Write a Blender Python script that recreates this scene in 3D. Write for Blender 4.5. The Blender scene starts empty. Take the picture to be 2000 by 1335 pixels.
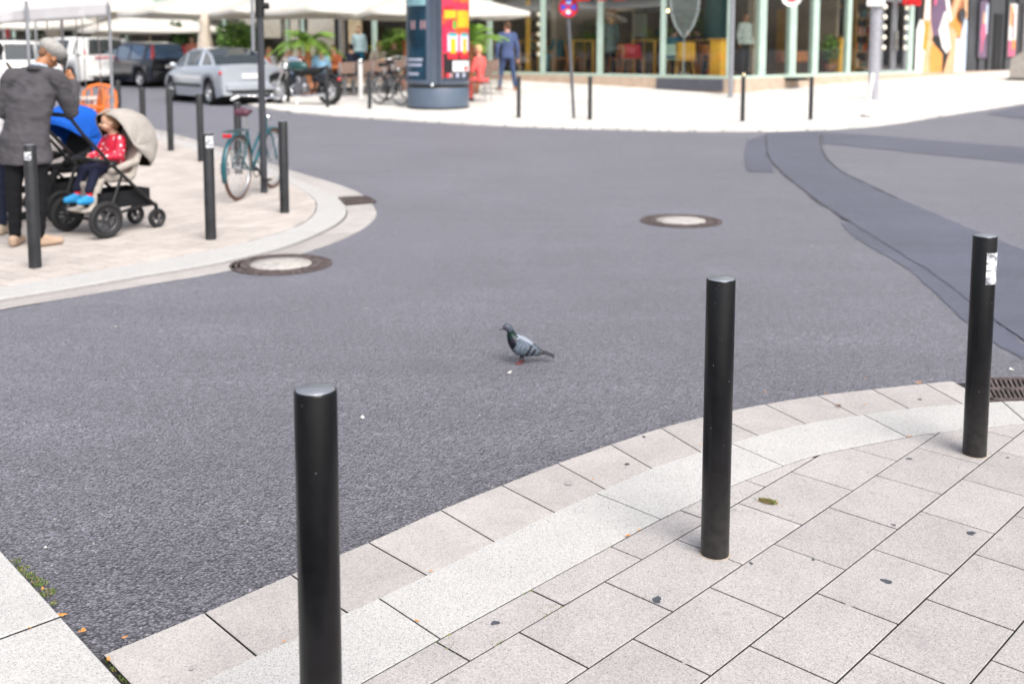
import bpy, bmesh, math, random
from mathutils import Vector, Matrix, noise
R = math.radians
C = bpy.context.scene.collection
sc = bpy.context.scene

# ---------------------------------------------------------------- camera, world, sun, exposure
CAM_H, PITCH, FPX = 1.62, 0.106431, 2056.26
cam_data = bpy.data.cameras.new('camera'); cam = bpy.data.objects.new('camera', cam_data); C.objects.link(cam)
cam.location = (0, 0, CAM_H); cam.rotation_euler = (math.pi / 2 - PITCH, 0, 0)
cam_data.sensor_width = 36; cam_data.lens = FPX / 2000 * 36
cam_data.shift_x = 24.1 / 2000; cam_data.shift_y = -356.07 / 2000
cam_data.clip_end = 800; cam_data.clip_start = 0.05
cam_data.dof.use_dof = True; cam_data.dof.focus_distance = 3.2; cam_data.dof.aperture_fstop = 2.7
sc.camera = cam
w = bpy.data.worlds.new('World'); sc.world = w; w.use_nodes = True
nt = w.node_tree; nt.nodes.clear()
sky = nt.nodes.new('ShaderNodeTexSky'); sky.sky_type = 'NISHITA'; sky.sun_disc = False
SUN_EL, SUN_AZ = 52, 152        # azimuth clockwise from +Y
sky.sun_elevation = R(SUN_EL); sky.sun_rotation = R(SUN_AZ); sky.air_density = 1.0; sky.dust_density = 4.0; sky.ozone_density = 1.0
hs = nt.nodes.new('ShaderNodeHueSaturation'); hs.inputs['Saturation'].default_value = 0.42
bg = nt.nodes.new('ShaderNodeBackground'); bg.inputs[1].default_value = 0.15
out = nt.nodes.new('ShaderNodeOutputWorld')
nt.links.new(sky.outputs[0], hs.inputs['Color']); nt.links.new(hs.outputs[0], bg.inputs[0]); nt.links.new(bg.outputs[0], out.inputs[0])
sl = bpy.data.lights.new('sun', 'SUN'); sl.energy = 1.95; sl.angle = R(38); sl.color = (1, 0.95, 0.88)
so = bpy.data.objects.new('sun', sl); C.objects.link(so)
sd = Vector((math.sin(R(SUN_AZ)) * math.cos(R(SUN_EL)), math.cos(R(SUN_AZ)) * math.cos(R(SUN_EL)), math.sin(R(SUN_EL))))
so.rotation_euler = sd.to_track_quat('Z', 'Y').to_euler()
sc.view_settings.view_transform = 'Standard'; sc.view_settings.look = 'None'
sc.view_settings.exposure = 0.63; sc.view_settings.gamma = 1

# ---------------------------------------------------------------- ground shape and measuring helpers
def sstep(a, b, x):
    t = max(0.0, min(1.0, (x - a) / (b - a))); return t * t * (3 - 2 * t)
def T(x, y):                       # height of the paving; the street climbs gently towards the corner cafe
    if y < 10: z = 0.0
    elif y < 24: z = 0.26 * ((y - 10) / 14) ** 1.5
    else: z = 0.26
    k = sstep(-6, -1, x)
    if y > 24: z += k * (0.058 * min(y - 24, 5) + 0.03 * max(0, min(y - 29, 12)))
    return z
ROAD = -0.03
PX0, PY0 = 975.9, 311.43
cpi, spi = math.cos(PITCH), math.sin(PITCH)
def ray(px, py):
    u = (px - PX0) / FPX; v = -(py - PY0) / FPX
    return Vector((u, cpi + v * spi, -spi + v * cpi))
def on(px, py, dz=0.0):            # point of the ground seen at that spot
    r = ray(px, py); lo, hi = 0.5, 400.0
    f = lambda t: CAM_H + r.z * t - T(r.x * t, r.y * t) - dz
    for _ in range(60):
        m = (lo + hi) / 2
        if f(m) > 0: lo = m
        else: hi = m
    return Vector((r.x * lo, r.y * lo, CAM_H + r.z * lo))
def at(px, py, D):
    r = ray(px, py); t = D / r.y
    return Vector((r.x * t, D, CAM_H + r.z * t))
def gp(px, py, D):                 # ground point below the line of sight at distance D
    p = at(px, py, D); return Vector((p.x, p.y, T(p.x, p.y)))

# ---------------------------------------------------------------- materials
MATS = {}
def nodes(name):
    m = bpy.data.materials.new(name); m.use_nodes = True
    return m, m.node_tree, m.node_tree.nodes['Principled BSDF']
def lin(c):                        # sRGB 0-255 -> linear
    return tuple(((v / 255) / 12.92 if v / 255 <= 0.04045 else ((v / 255 + 0.055) / 1.055) ** 2.4) for v in c) + (1,)
def mat(name, col, rough=0.6, metal=0.0, var=0.12, scale=8, bump=0.0, bscale=60, spec=0.5, coat=0.0, trans=0.0):
    if name in MATS: return MATS[name]
    m, t, b = nodes(name)
    col = tuple(col) + (1,) if len(col) == 3 else col
    tc = t.nodes.new('ShaderNodeTexCoord'); nz = t.nodes.new('ShaderNodeTexNoise'); nz.inputs['Scale'].default_value = scale; nz.inputs['Detail'].default_value = 5
    mp = t.nodes.new('ShaderNodeMapRange'); mp.inputs['From Min'].default_value = 0.3; mp.inputs['From Max'].default_value = 0.7
    mp.inputs['To Min'].default_value = 1 - var; mp.inputs['To Max'].default_value = 1 + var
    mx = t.nodes.new('ShaderNodeVectorMath'); mx.operation = 'SCALE'; mx.inputs[0].default_value = col[:3]
    t.links.new(tc.outputs['Object'], nz.inputs['Vector']); t.links.new(nz.outputs['Fac'], mp.inputs['Value'])
    t.links.new(mp.outputs[0], mx.inputs['Scale']); t.links.new(mx.outputs[0], b.inputs['Base Color'])
    b.inputs['Roughness'].default_value = rough; b.inputs['Metallic'].default_value = metal
    b.inputs['Specular IOR Level'].default_value = spec; b.inputs['Coat Weight'].default_value = coat
    if trans: b.inputs['Transmission Weight'].default_value = trans
    if bump:
        n2 = t.nodes.new('ShaderNodeTexNoise'); n2.inputs['Scale'].default_value = bscale; n2.inputs['Detail'].default_value = 4
        bp = t.nodes.new('ShaderNodeBump'); bp.inputs['Strength'].default_value = bump; bp.inputs['Distance'].default_value = 0.01
        t.links.new(tc.outputs['Object'], n2.inputs['Vector']); t.links.new(n2.outputs['Fac'], bp.inputs['Height']); t.links.new(bp.outputs[0], b.inputs['Normal'])
    MATS[name] = m; return m
def S(name, rgb, **k): return mat(name, lin(rgb), **k)

def stone(name, base, speck_dark, speck_light, isl=0.08, sc1=420, dirt=0.1, grain=0.5, rough=0.75):
    m, t, b = nodes(name); N = t.nodes.new; L = t.links.new
    tc = N('ShaderNodeTexCoord')
    v = N('ShaderNodeTexVoronoi'); v.inputs['Scale'].default_value = sc1; L(tc.outputs['Object'], v.inputs['Vector'])
    sep = N('ShaderNodeSeparateColor'); L(v.outputs['Color'], sep.inputs[0])
    r = N('ShaderNodeValToRGB'); L(sep.outputs[0], r.inputs[0]); e = r.color_ramp.elements
    e[0].position = 0.0; e[0].color = tuple(speck_dark) + (1,)
    e[1].position = 1.0; e[1].color = tuple(speck_light) + (1,)
    for p, c in ((0.10, speck_dark), (0.22, base), (0.78, base)):
        x = e.new(p); x.color = tuple(c) + (1,)
    n = N('ShaderNodeTexNoise'); n.inputs['Scale'].default_value = 5; n.inputs['Detail'].default_value = 7; n.inputs['Roughness'].default_value = 0.65; L(tc.outputs['Object'], n.inputs['Vector'])
    mp = N('ShaderNodeMapRange'); mp.inputs[1].default_value = .3; mp.inputs[2].default_value = .72; mp.inputs[3].default_value = 1 + dirt * .5; mp.inputs[4].default_value = 1 - dirt; L(n.outputs['Fac'], mp.inputs[0])
    n3 = N('ShaderNodeTexNoise'); n3.inputs['Scale'].default_value = 90; n3.inputs['Detail'].default_value = 3; L(tc.outputs['Object'], n3.inputs['Vector'])
    mp3 = N('ShaderNodeMapRange'); mp3.inputs[1].default_value = .3; mp3.inputs[2].default_value = .7; mp3.inputs[3].default_value = .93; mp3.inputs[4].default_value = 1.07; L(n3.outputs['Fac'], mp3.inputs[0])
    g = N('ShaderNodeNewGeometry'); mi = N('ShaderNodeMapRange'); mi.inputs[3].default_value = 1 - isl; mi.inputs[4].default_value = 1 + isl; L(g.outputs['Random Per Island'], mi.inputs[0])
    m1 = N('ShaderNodeMath'); m1.operation = 'MULTIPLY'; L(mp.outputs[0], m1.inputs[0]); L(mi.outputs[0], m1.inputs[1])
    m2 = N('ShaderNodeMath'); m2.operation = 'MULTIPLY'; L(m1.outputs[0], m2.inputs[0]); L(mp3.outputs[0], m2.inputs[1])
    s = N('ShaderNodeVectorMath'); s.operation = 'SCALE'; L(r.outputs[0], s.inputs[0]); L(m2.outputs[0], s.inputs['Scale']); L(s.outputs[0], b.inputs['Base Color'])
    bp = N('ShaderNodeBump'); bp.inputs['Strength'].default_value = grain; bp.inputs['Distance'].default_value = 0.002
    L(v.outputs['Distance'], bp.inputs['Height']); L(bp.outputs[0], b.inputs['Normal'])
    b.inputs['Roughness'].default_value = rough
    MATS[name] = m; return m

def asphalt(name, dark, light, sc1=170, contrast=1.0, patch=0.25, rough=0.62, spec=0.5, sheen=0.0):
    m, t, b = nodes(name); N = t.nodes.new; L = t.links.new
    tc = N('ShaderNodeTexCoord')
    wn = N('ShaderNodeTexNoise'); wn.inputs['Scale'].default_value = 60; wn.inputs['Detail'].default_value = 2; L(tc.outputs['Object'], wn.inputs['Vector'])
    wa = N('ShaderNodeVectorMath'); wa.operation = 'MULTIPLY_ADD'; wa.inputs[1].default_value = (.008, .008, .008); L(wn.outputs['Color'], wa.inputs[0]); L(tc.outputs['Object'], wa.inputs[2])
    v = N('ShaderNodeTexVoronoi'); v.inputs['Scale'].default_value = sc1; v.inputs['Randomness'].default_value = 1; L(wa.outputs[0], v.inputs['Vector'])
    sep = N('ShaderNodeSeparateColor'); L(v.outputs['Color'], sep.inputs[0])
    r = N('ShaderNodeValToRGB'); L(sep.outputs[0], r.inputs[0]); e = r.color_ramp.elements
    mid = tuple((a + c) / 2 for a, c in zip(dark, light))
    e[0].position = 0; e[0].color = tuple(dark) + (1,); e[1].position = 1; e[1].color = tuple(min(1, c * 1.9) for c in light) + (1,)
    for p, c in ((0.3, mid), (0.8, light), (0.97, tuple(c * 1.25 for c in light))):
        x = e.new(p); x.color = tuple(c) + (1,)
    n = N('ShaderNodeTexNoise'); n.inputs['Scale'].default_value = 0.55; n.inputs['Detail'].default_value = 9; n.inputs['Roughness'].default_value = 0.62; L(tc.outputs['Object'], n.inputs['Vector'])
    mp = N('ShaderNodeMapRange'); mp.inputs[1].default_value = .3; mp.inputs[2].default_value = .7; mp.inputs[3].default_value = 1 - patch; mp.inputs[4].default_value = 1 + patch; L(n.outputs['Fac'], mp.inputs[0])
    nb_ = N('ShaderNodeTexNoise'); nb_.inputs['Scale'].default_value = 1.0; nb_.inputs['Detail'].default_value = 6; mpg = N('ShaderNodeMapping'); mpg.inputs['Rotation'].default_value = (0, 0, R(24)); mpg.inputs['Scale'].default_value = (.55, 3.2, 1); L(tc.outputs['Object'], mpg.inputs[0]); L(mpg.outputs[0], nb_.inputs['Vector'])
    mb_ = N('ShaderNodeMapRange'); mb_.inputs[1].default_value = .3; mb_.inputs[2].default_value = .7; mb_.inputs[3].default_value = .78; mb_.inputs[4].default_value = 1.22; L(nb_.outputs['Fac'], mb_.inputs[0])
    mm_ = N('ShaderNodeMath'); mm_.operation = 'MULTIPLY'; L(mp.outputs[0], mm_.inputs[0]); L(mb_.outputs[0], mm_.inputs[1])
    ng = N('ShaderNodeTexNoise'); ng.inputs['Scale'].default_value = 26; ng.inputs['Detail'].default_value = 3; ng.inputs['Roughness'].default_value = .7; L(tc.outputs['Object'], ng.inputs['Vector'])
    mg = N('ShaderNodeMapRange'); mg.inputs[1].default_value = .3; mg.inputs[2].default_value = .7; mg.inputs[3].default_value = 1 - .42 * contrast; mg.inputs[4].default_value = 1 + .42 * contrast; L(ng.outputs['Fac'], mg.inputs[0])
    m3_ = N('ShaderNodeMath'); m3_.operation = 'MULTIPLY'; L(mm_.outputs[0], m3_.inputs[0]); L(mg.outputs[0], m3_.inputs[1]); mp = m3_
    ed = N('ShaderNodeMapRange'); ed.inputs[1].default_value = .30; ed.inputs[2].default_value = .75; ed.inputs[3].default_value = 1.12; ed.inputs[4].default_value = max(.1, 1 - .75 * contrast); L(v.outputs['Distance'], ed.inputs[0])
    em = N('ShaderNodeMath'); em.operation = 'MULTIPLY'; L(ed.outputs[0], em.inputs[0]); L(mp.outputs[0], em.inputs[1])
    s = N('ShaderNodeVectorMath'); s.operation = 'SCALE'; L(r.outputs[0], s.inputs[0]); L(em.outputs[0], s.inputs['Scale']); L(s.outputs[0], b.inputs['Base Color'])
    pw = N('ShaderNodeMath'); pw.operation = 'MULTIPLY_ADD'; pw.inputs[1].default_value = -1.2; L(v.outputs['Distance'], pw.inputs[0]); L(sep.outputs[1], pw.inputs[2])
    bp = N('ShaderNodeBump'); bp.inputs['Strength'].default_value = 0.75 * contrast; bp.inputs['Distance'].default_value = 0.004
    L(pw.outputs[0], bp.inputs['Height']); L(bp.outputs[0], b.inputs['Normal'])
    b.inputs['Roughness'].default_value = rough; b.inputs['Specular IOR Level'].default_value = spec
    b.inputs['Sheen Weight'].default_value = sheen; b.inputs['Sheen Roughness'].default_value = .35; b.inputs['Sheen Tint'].default_value = (.88, .88, 1, 1)
    MATS[name] = m; return m

def glass(name, tint=(0.75, 0.82, 0.8), refl=0.16):
    m = bpy.data.materials.new(name); m.use_nodes = True; t = m.node_tree; t.nodes.clear(); N = t.nodes.new; L = t.links.new
    tr = N('ShaderNodeBsdfTransparent'); tr.inputs[0].default_value = tuple(tint) + (1,)
    gl = N('ShaderNodeBsdfGlossy'); gl.inputs['Roughness'].default_value = 0.02
    fr = N('ShaderNodeLayerWeight'); fr.inputs[0].default_value = 0.25
    ad = N('ShaderNodeMath'); ad.operation = 'MULTIPLY_ADD'; ad.inputs[1].default_value = 0.5; ad.inputs[2].default_value = refl; ad.use_clamp = True; L(fr.outputs['Fresnel'], ad.inputs[0])
    mx = N('ShaderNodeMixShader'); L(ad.outputs[0], mx.inputs[0]); L(tr.outputs[0], mx.inputs[1]); L(gl.outputs[0], mx.inputs[2])
    o = N('ShaderNodeOutputMaterial'); L(mx.outputs[0], o.inputs[0]); MATS[name] = m; return m

# ---------------------------------------------------------------- mesh helpers
class MB:
    def __init__(s): s.v = []; s.f = []; s.m = []; s.sm = []
    def add(s, vs, fs, m=0, smooth=False):
        o = len(s.v); s.v += [tuple(p) for p in vs]
        for f in fs: s.f.append([i + o for i in f]); s.m.append(m); s.sm.append(smooth)
        return s
    def box(s, c, d, rz=0, m=0, M=None, bev=0.0):
        x, y, z = d[0] / 2, d[1] / 2, d[2] / 2
        if bev:
            q = []
            b = min(bev, x * .9, y * .9, z * .9)
            for zz, k in ((-z, b), (-z + b, 0), (z - b, 0), (z, b)):
                xx, yy = x - k, y - k
                q += [(-xx + (b - k), -yy, zz), (xx - (b - k), -yy, zz), (xx, -yy + (b - k), zz), (xx, yy - (b - k), zz), (xx - (b - k), yy, zz), (-xx + (b - k), yy, zz), (-xx, yy - (b - k), zz), (-xx, -yy + (b - k), zz)]
            fs = [list(range(7, -1, -1)), list(range(24, 32))]
            for r in range(3):
                for i in range(8): fs.append([r * 8 + i, r * 8 + (i + 1) % 8, r * 8 + 8 + (i + 1) % 8, r * 8 + 8 + i])
        else:
            q = [(-x, -y, -z), (x, -y, -z), (x, y, -z), (-x, y, -z), (-x, -y, z), (x, -y, z), (x, y, z), (-x, y, z)]
            fs = [[3, 2, 1, 0], [4, 5, 6, 7], [0, 1, 5, 4], [1, 2, 6, 5], [2, 3, 7, 6], [3, 0, 4, 7]]
        A = Matrix.Translation(c) @ (M if M is not None else Matrix.Rotation(rz, 4, 'Z'))
        return s.add([A @ Vector(p) for p in q], fs, m)
    def cyl(s, p0, p1, r0, r1=None, n=16, caps=True, m=0, smooth=True):
        p0, p1 = Vector(p0), Vector(p1); r1 = r0 if r1 is None else r1
        d = (p1 - p0); q = d.to_track_quat('Z', 'Y') if d.length > 1e-9 else Vector((0, 0, 1)).to_track_quat('Z', 'Y')
        vs = []
        for p, r in ((p0, r0), (p1, r1)):
            for i in range(n):
                a = 2 * math.pi * i / n; vs.append(p + q @ Vector((r * math.cos(a), r * math.sin(a), 0)))
        s.add(vs, [[i, (i + 1) % n, n + (i + 1) % n, n + i] for i in range(n)], m, smooth)
        if caps: s.add(vs, [list(range(n - 1, -1, -1)), list(range(n, 2 * n))], m)
        return s
    def tube(s, pts, r, n=8, m=0, closed=False, caps=True):
        pts = [Vector(p) for p in pts]; k = len(pts); rs = r if isinstance(r, (list, tuple)) else [r] * k
        vs = []; up = None
        for i, p in enumerate(pts):
            if closed: d = pts[(i + 1) % k] - pts[i - 1]
            else: d = pts[min(i + 1, k - 1)] - pts[max(i - 1, 0)]
            d.normalize()
            if up is None: up = Vector((0, 0, 1)) if abs(d.z) < .9 else Vector((1, 0, 0))
            a = d.cross(up)
            if a.length < 1e-5: a = d.orthogonal()
            a.normalize(); b = a.cross(d).normalized(); up = b
            for j in range(n):
                t = 2 * math.pi * j / n; vs.append(p + (a * math.cos(t) + b * math.sin(t)) * rs[i])
        fs = []
        for i in range(k if closed else k - 1):
            i2 = (i + 1) % k
            for j in range(n): fs.append([i * n + j, i * n + (j + 1) % n, i2 * n + (j + 1) % n, i2 * n + j])
        s.add(vs, fs, m, True)
        if caps and not closed: s.add(vs[:n], [list(range(n - 1, -1, -1))], m); s.add(vs[-n:], [list(range(n))], m)
        return s
    def ell(s, c, r, M=None, nu=16, nv=10, m=0):
        r = (r, r, r) if isinstance(r, (int, float)) else r; c = Vector(c); vs = []
        M = M.to_3x3() if M is not None else Matrix.Identity(3)
        for j in range(1, nv):
            b = -math.pi / 2 + math.pi * j / nv
            for i in range(nu):
                a = 2 * math.pi * i / nu; vs.append(c + M @ Vector((r[0] * math.cos(b) * math.cos(a), r[1] * math.cos(b) * math.sin(a), r[2] * math.sin(b))))
        vs.append(c + M @ Vector((0, 0, -r[2]))); vs.append(c + M @ Vector((0, 0, r[2]))); k = len(vs)
        fs = [[j * nu + i, j * nu + (i + 1) % nu, (j + 1) * nu + (i + 1) % nu, (j + 1) * nu + i] for j in range(nv - 2) for i in range(nu)]
        fs += [[k - 2, (i + 1) % nu, i] for i in range(nu)] + [[k - 1, (nv - 2) * nu + i, (nv - 2) * nu + (i + 1) % nu] for i in range(nu)]
        return s.add(vs, fs, m, True)
    def cap(s, p0, p1, r0, r1=None, m=0, n=14):      # capsule
        r1 = r0 if r1 is None else r1
        s.ell(p0, r0, nu=n, nv=8, m=m); s.ell(p1, r1, nu=n, nv=8, m=m); return s.cyl(p0, p1, r0, r1, n=n, m=m)
    def lathe(s, prof, c=(0, 0, 0), n=32, m=0, M=None, smooth=True, arc=2 * math.pi, a0=0):
        vs = []; full = abs(arc - 2 * math.pi) < 1e-6; k = n if full else n + 1
        A = Matrix.Translation(c) @ (M if M is not None else Matrix.Identity(4))
        for r, z in prof:
            for i in range(k):
                a = a0 + arc * i / n; vs.append(A @ Vector((r * math.cos(a), r * math.sin(a), z)))
        fs = []
        for j in range(len(prof) - 1):
            for i in range(n):
                i2 = (i + 1) % k; fs.append([j * k + i, j * k + i2, (j + 1) * k + i2, (j + 1) * k + i])
        return s.add(vs, fs, m, smooth)
    def prism(s, pts, z0, z1, m=0, M=None):
        n = len(pts); A = M if M is not None else Matrix.Identity(4)
        vs = [A @ Vector((p[0], p[1], z0)) for p in pts] + [A @ Vector((p[0], p[1], z1)) for p in pts]
        return s.add(vs, [list(range(n - 1, -1, -1)), list(range(n, 2 * n))] + [[i, (i + 1) % n, n + (i + 1) % n, n + i] for i in range(n)], m)
    def build(s, name, mats, parent=None, loc=None, rot=None):
        me = bpy.data.meshes.new(name); me.from_pydata(s.v, [], s.f)
        for x in (mats if isinstance(mats, (list, tuple)) else [mats]): me.materials.append(x)
        me.polygons.foreach_set('material_index', s.m); me.polygons.foreach_set('use_smooth', s.sm); me.update()
        o = bpy.data.objects.new(name, me); C.objects.link(o)
        if parent is not None: o.parent = parent
        if loc is not None: o.location = loc
        if rot is not None: o.rotation_euler = rot
        return o

def fuse(o, voxel=0.012, it=3, fac=0.5):
    """melt overlapping shapes of one object into one continuous surface"""
    a = o.modifiers.new('r', 'REMESH'); a.mode = 'VOXEL'; a.voxel_size = voxel; a.use_smooth_shade = True
    b = o.modifiers.new('s', 'SMOOTH'); b.factor = fac; b.iterations = it
    dg = bpy.context.evaluated_depsgraph_get(); me = bpy.data.meshes.new_from_object(o.evaluated_get(dg))
    mats = list(o.data.materials); o.modifiers.clear(); o.data = me
    if not len(me.materials):
        for x in mats: me.materials.append(x)
    me.polygons.foreach_set('use_smooth', [True] * len(me.polygons)); return o

def crease(o, amp=.006, f=(6, 6, 15)):
    me = o.data; vs = []
    for v in me.vertices:
        p = v.co; q = Vector((p.x * f[0], p.y * f[1], p.z * f[2] + p.x * 5)); k = noise.noise(q) + .5 * noise.noise(q * 2.3 + Vector((7, 3, 1))); k2 = 1 - abs(noise.noise(Vector((p.x * 9 + p.z * 7, p.y * 9, p.z * 8 - p.x * 6)))) * 2.2
        vs.append(p + v.normal * amp * (k + .6 * k2))
    for v, c in zip(me.vertices, vs): v.co = c
    me.update(); return o
def tag(o, label=None, cat=None, group=None, kind=None):
    if label: o['label'] = label
    if cat: o['category'] = cat
    if group: o['group'] = group
    if kind: o['kind'] = kind
    return o
def thing(name, label, cat, loc=(0, 0, 0), rz=0, group=None):
    o = bpy.data.objects.new(name, None); C.objects.link(o); o.location = loc; o.rotation_euler = (0, 0, rz); o.empty_display_size = .2
    return tag(o, label, cat, group)
def kids(o): return [c for c in C.objects if c.parent == o]
def copy_tree(o, loc=None, rz=None, label=None, group=None, parent=None):
    c = o.copy(); C.objects.link(c)
    if parent is not None: c.parent = parent
    if loc is not None: c.location = loc
    if rz is not None: c.rotation_euler = (0, 0, rz)
    if label: c['label'] = label
    if group: c['group'] = group
    for ch in kids(o): copy_tree(ch, parent=c)
    return c
def struct(name, mb, mats):
    o = mb.build(name, mats); o['kind'] = 'structure'; return o
def catmull(P, n=8):
    out = []; P = [Vector(p) for p in P]
    for i in range(len(P) - 1):
        a, b, c, d = P[max(i - 1, 0)], P[i], P[i + 1], P[min(i + 2, len(P) - 1)]
        for k in range(n):
            t = k / n; out.append(0.5 * ((2 * b) + (c - a) * t + (2 * a - 5 * b + 4 * c - d) * t * t + (3 * b - a - 3 * c + d) * t ** 3))
    out.append(P[-1]); return out
def resample(P, n):
    L = [0]
    for i in range(1, len(P)): L.append(L[-1] + (P[i] - P[i - 1]).length)
    o = []; j = 0
    for k in range(n):
        s = L[-1] * k / (n - 1)
        while j < len(P) - 2 and L[j + 1] < s: j += 1
        t = (s - L[j]) / max(1e-9, L[j + 1] - L[j]); o.append(P[j].lerp(P[j + 1], t))
    return o
# ================================================================ GROUND
rnd = random.Random(7)
M_ASPH = asphalt('asphalt', (0.015, 0.014, 0.018), (0.116, 0.111, 0.132), sc1=100, contrast=1.1, patch=.30, rough=.55, spec=.6, sheen=.60)
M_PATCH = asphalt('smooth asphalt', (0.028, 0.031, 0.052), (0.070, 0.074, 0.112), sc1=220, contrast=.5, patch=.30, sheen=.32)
M_PAVER = stone('concrete paver', (0.415, 0.388, 0.382), (0.22, 0.21, 0.212), (0.56, 0.54, 0.535), isl=.085, sc1=430, dirt=.12)
M_GUTTER = stone('gutter slab', (0.43, 0.402, 0.39), (0.26, 0.245, 0.24), (0.53, 0.50, 0.485), isl=.08, sc1=430, dirt=.14)
M_GRANITE = stone('light granite', (0.50, 0.488, 0.478), (0.24, 0.24, 0.245), (0.60, 0.59, 0.585), isl=.03, sc1=440, dirt=.07)
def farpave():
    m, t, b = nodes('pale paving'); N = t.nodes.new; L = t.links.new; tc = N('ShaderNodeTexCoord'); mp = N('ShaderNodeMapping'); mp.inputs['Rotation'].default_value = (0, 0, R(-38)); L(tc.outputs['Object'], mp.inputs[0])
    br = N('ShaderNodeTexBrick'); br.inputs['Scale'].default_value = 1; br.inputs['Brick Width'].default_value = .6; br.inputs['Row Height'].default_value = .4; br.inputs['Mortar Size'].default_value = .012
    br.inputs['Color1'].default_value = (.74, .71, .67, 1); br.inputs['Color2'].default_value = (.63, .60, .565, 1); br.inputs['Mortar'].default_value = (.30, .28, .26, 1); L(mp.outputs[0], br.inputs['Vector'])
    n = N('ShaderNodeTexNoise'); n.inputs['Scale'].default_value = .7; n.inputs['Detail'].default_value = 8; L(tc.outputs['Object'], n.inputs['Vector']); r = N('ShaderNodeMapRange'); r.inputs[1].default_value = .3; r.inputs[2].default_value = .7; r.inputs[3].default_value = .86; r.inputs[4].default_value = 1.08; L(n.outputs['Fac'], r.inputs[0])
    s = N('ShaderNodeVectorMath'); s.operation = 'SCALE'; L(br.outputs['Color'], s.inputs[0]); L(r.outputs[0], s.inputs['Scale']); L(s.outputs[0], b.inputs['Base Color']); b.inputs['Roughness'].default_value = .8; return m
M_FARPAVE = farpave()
M_JOINT = mat('dark joint', (0.018, 0.017, 0.016), rough=.95, var=.3, scale=40)
M_STAIN = mat('gum stain', (0.055, 0.06, 0.075), rough=.7, var=.3, scale=60)
M_STAIN2 = mat('faint stain', (0.335, 0.32, 0.32), rough=.8, var=.2, scale=80)
M_RUST = mat('rusty iron', (0.105, 0.082, 0.080), rough=.75, metal=.2, var=.5, scale=30, bump=.6, bscale=50)
M_CONC = mat('manhole concrete', (0.40, 0.375, 0.355), rough=.9, var=.25, scale=25, bump=.3)

# road sheet, follows the ground
xs = [-260, -120, -60, -40, -30, -24, -20] + [x * .8 for x in range(-22, 33)] + [28, 32, 38, 50, 70, 120, 260]
ys = [-60, -12, -4, 0, 3, 6, 9] + [10 + i * .7 for i in range(0, 45)] + [43, 46, 50, 60, 80, 130, 400]
mb = MB(); vs = [(x, y, T(x, y) + ROAD) for y in ys for x in xs]; nx = len(xs)
mb.add(vs, [[j * nx + i, j * nx + i + 1, (j + 1) * nx + i + 1, (j + 1) * nx + i] for j in range(len(ys) - 1) for i in range(nx - 1)], 0, True)
struct('road', mb, M_ASPH)

def sheet(name, left, right, mtl, dz, nseg=110, across=6, solid=0):
    A = resample(catmull([on(*p, ROAD) for p in left], 6), nseg); B = resample(catmull([on(*p, ROAD) for p in right], 6), nseg)
    mb = MB(); vs = []
    for i, (a, b) in enumerate(zip(A, B)):
        if 0 < i < nseg - 1: a = a + Vector((rnd.uniform(-.008, .008), rnd.uniform(-.01, .01), 0)); b = b + Vector((rnd.uniform(-.010, .010), rnd.uniform(-.01, .01), 0))
        for k in range(across + 1):
            p = a.lerp(b, k / across); vs.append((p.x, p.y, T(p.x, p.y) + ROAD + dz))
    w_ = across + 1
    mb.add(vs, [[i * w_ + k, i * w_ + k + 1, (i + 1) * w_ + k + 1, (i + 1) * w_ + k] for i in range(nseg - 1) for k in range(across)], 0, True)
    return struct(name, mb, mtl)
sheet('road_patch', [(1497, 259), (1499, 299), (1520, 329), (1562, 365), (1610, 401), (1670, 440), (1745, 487), (1822, 535), (1895, 590), (2000, 665), (2110, 740), (2500, 756), (3000, 797)],
      [(1600, 257), (1607, 296), (1640, 332), (1700, 362), (1757, 389), (1820, 416), (1898, 449), (1960, 474), (2060, 510), (2250, 565), (2600, 640), (3000, 700)], M_PATCH, .008)
sheet('road_patch', [(1642, 436), (1670, 464), (1730, 500), (1775, 527), (1808, 556), (1845, 590), (1890, 632), (1945, 672), (2010, 706), (2060, 725)],
      [(1668, 436), (1720, 468), (1790, 512), (1830, 540), (1870, 570), (1915, 605), (1960, 640), (2010, 680), (2060, 700), (2110, 722)], M_PATCH, .004, across=2)
sheet('road_patch', [(1608, 282), (1700, 290), (1790, 299), (2000, 320), (2250, 345)], [(1604, 259), (1700, 264), (1790, 272), (2000, 288), (2250, 306)], M_PATCH, .005, across=3)
sheet('road_patch', [(1459, 275), (1455, 300), (1456, 322), (1462, 336)], [(1500, 262), (1500, 295), (1506, 318), (1512, 338)], M_PATCH, .006, nseg=12, across=3)
sheet('road_patch', [(1928, 224), (2000, 234), (2200, 262)], [(1930, 222), (2000, 206), (2200, 150)], M_PATCH, .006, nseg=14, across=3)  # dark shadow-like triangle, shade laid on as a sheet of patch colour
# cracks filled with tar beside the patch
M_TAR = mat('tar', (0.035, 0.035, 0.045), rough=.5)
for P in ([(1497, 262), (1499, 299), (1520, 329), (1562, 365), (1610, 401), (1658, 431)], [(1603, 262), (1607, 296), (1640, 332), (1700, 362), (1757, 389)]):
    c = resample(catmull([on(*p, ROAD + .012) for p in P], 8), 60); mb = MB(); vs = []
    for i, p in enumerate(c):
        w_ = .004 + .010 * rnd.random(); vs += [(p.x - w_ + rnd.uniform(-.012, .012), p.y, p.z), (p.x + w_, p.y, p.z)]
    mb.add(vs, [[2 * i, 2 * i + 1, 2 * i + 3, 2 * i + 2] for i in range(59)]); struct('road_crack', mb, M_TAR)

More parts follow.
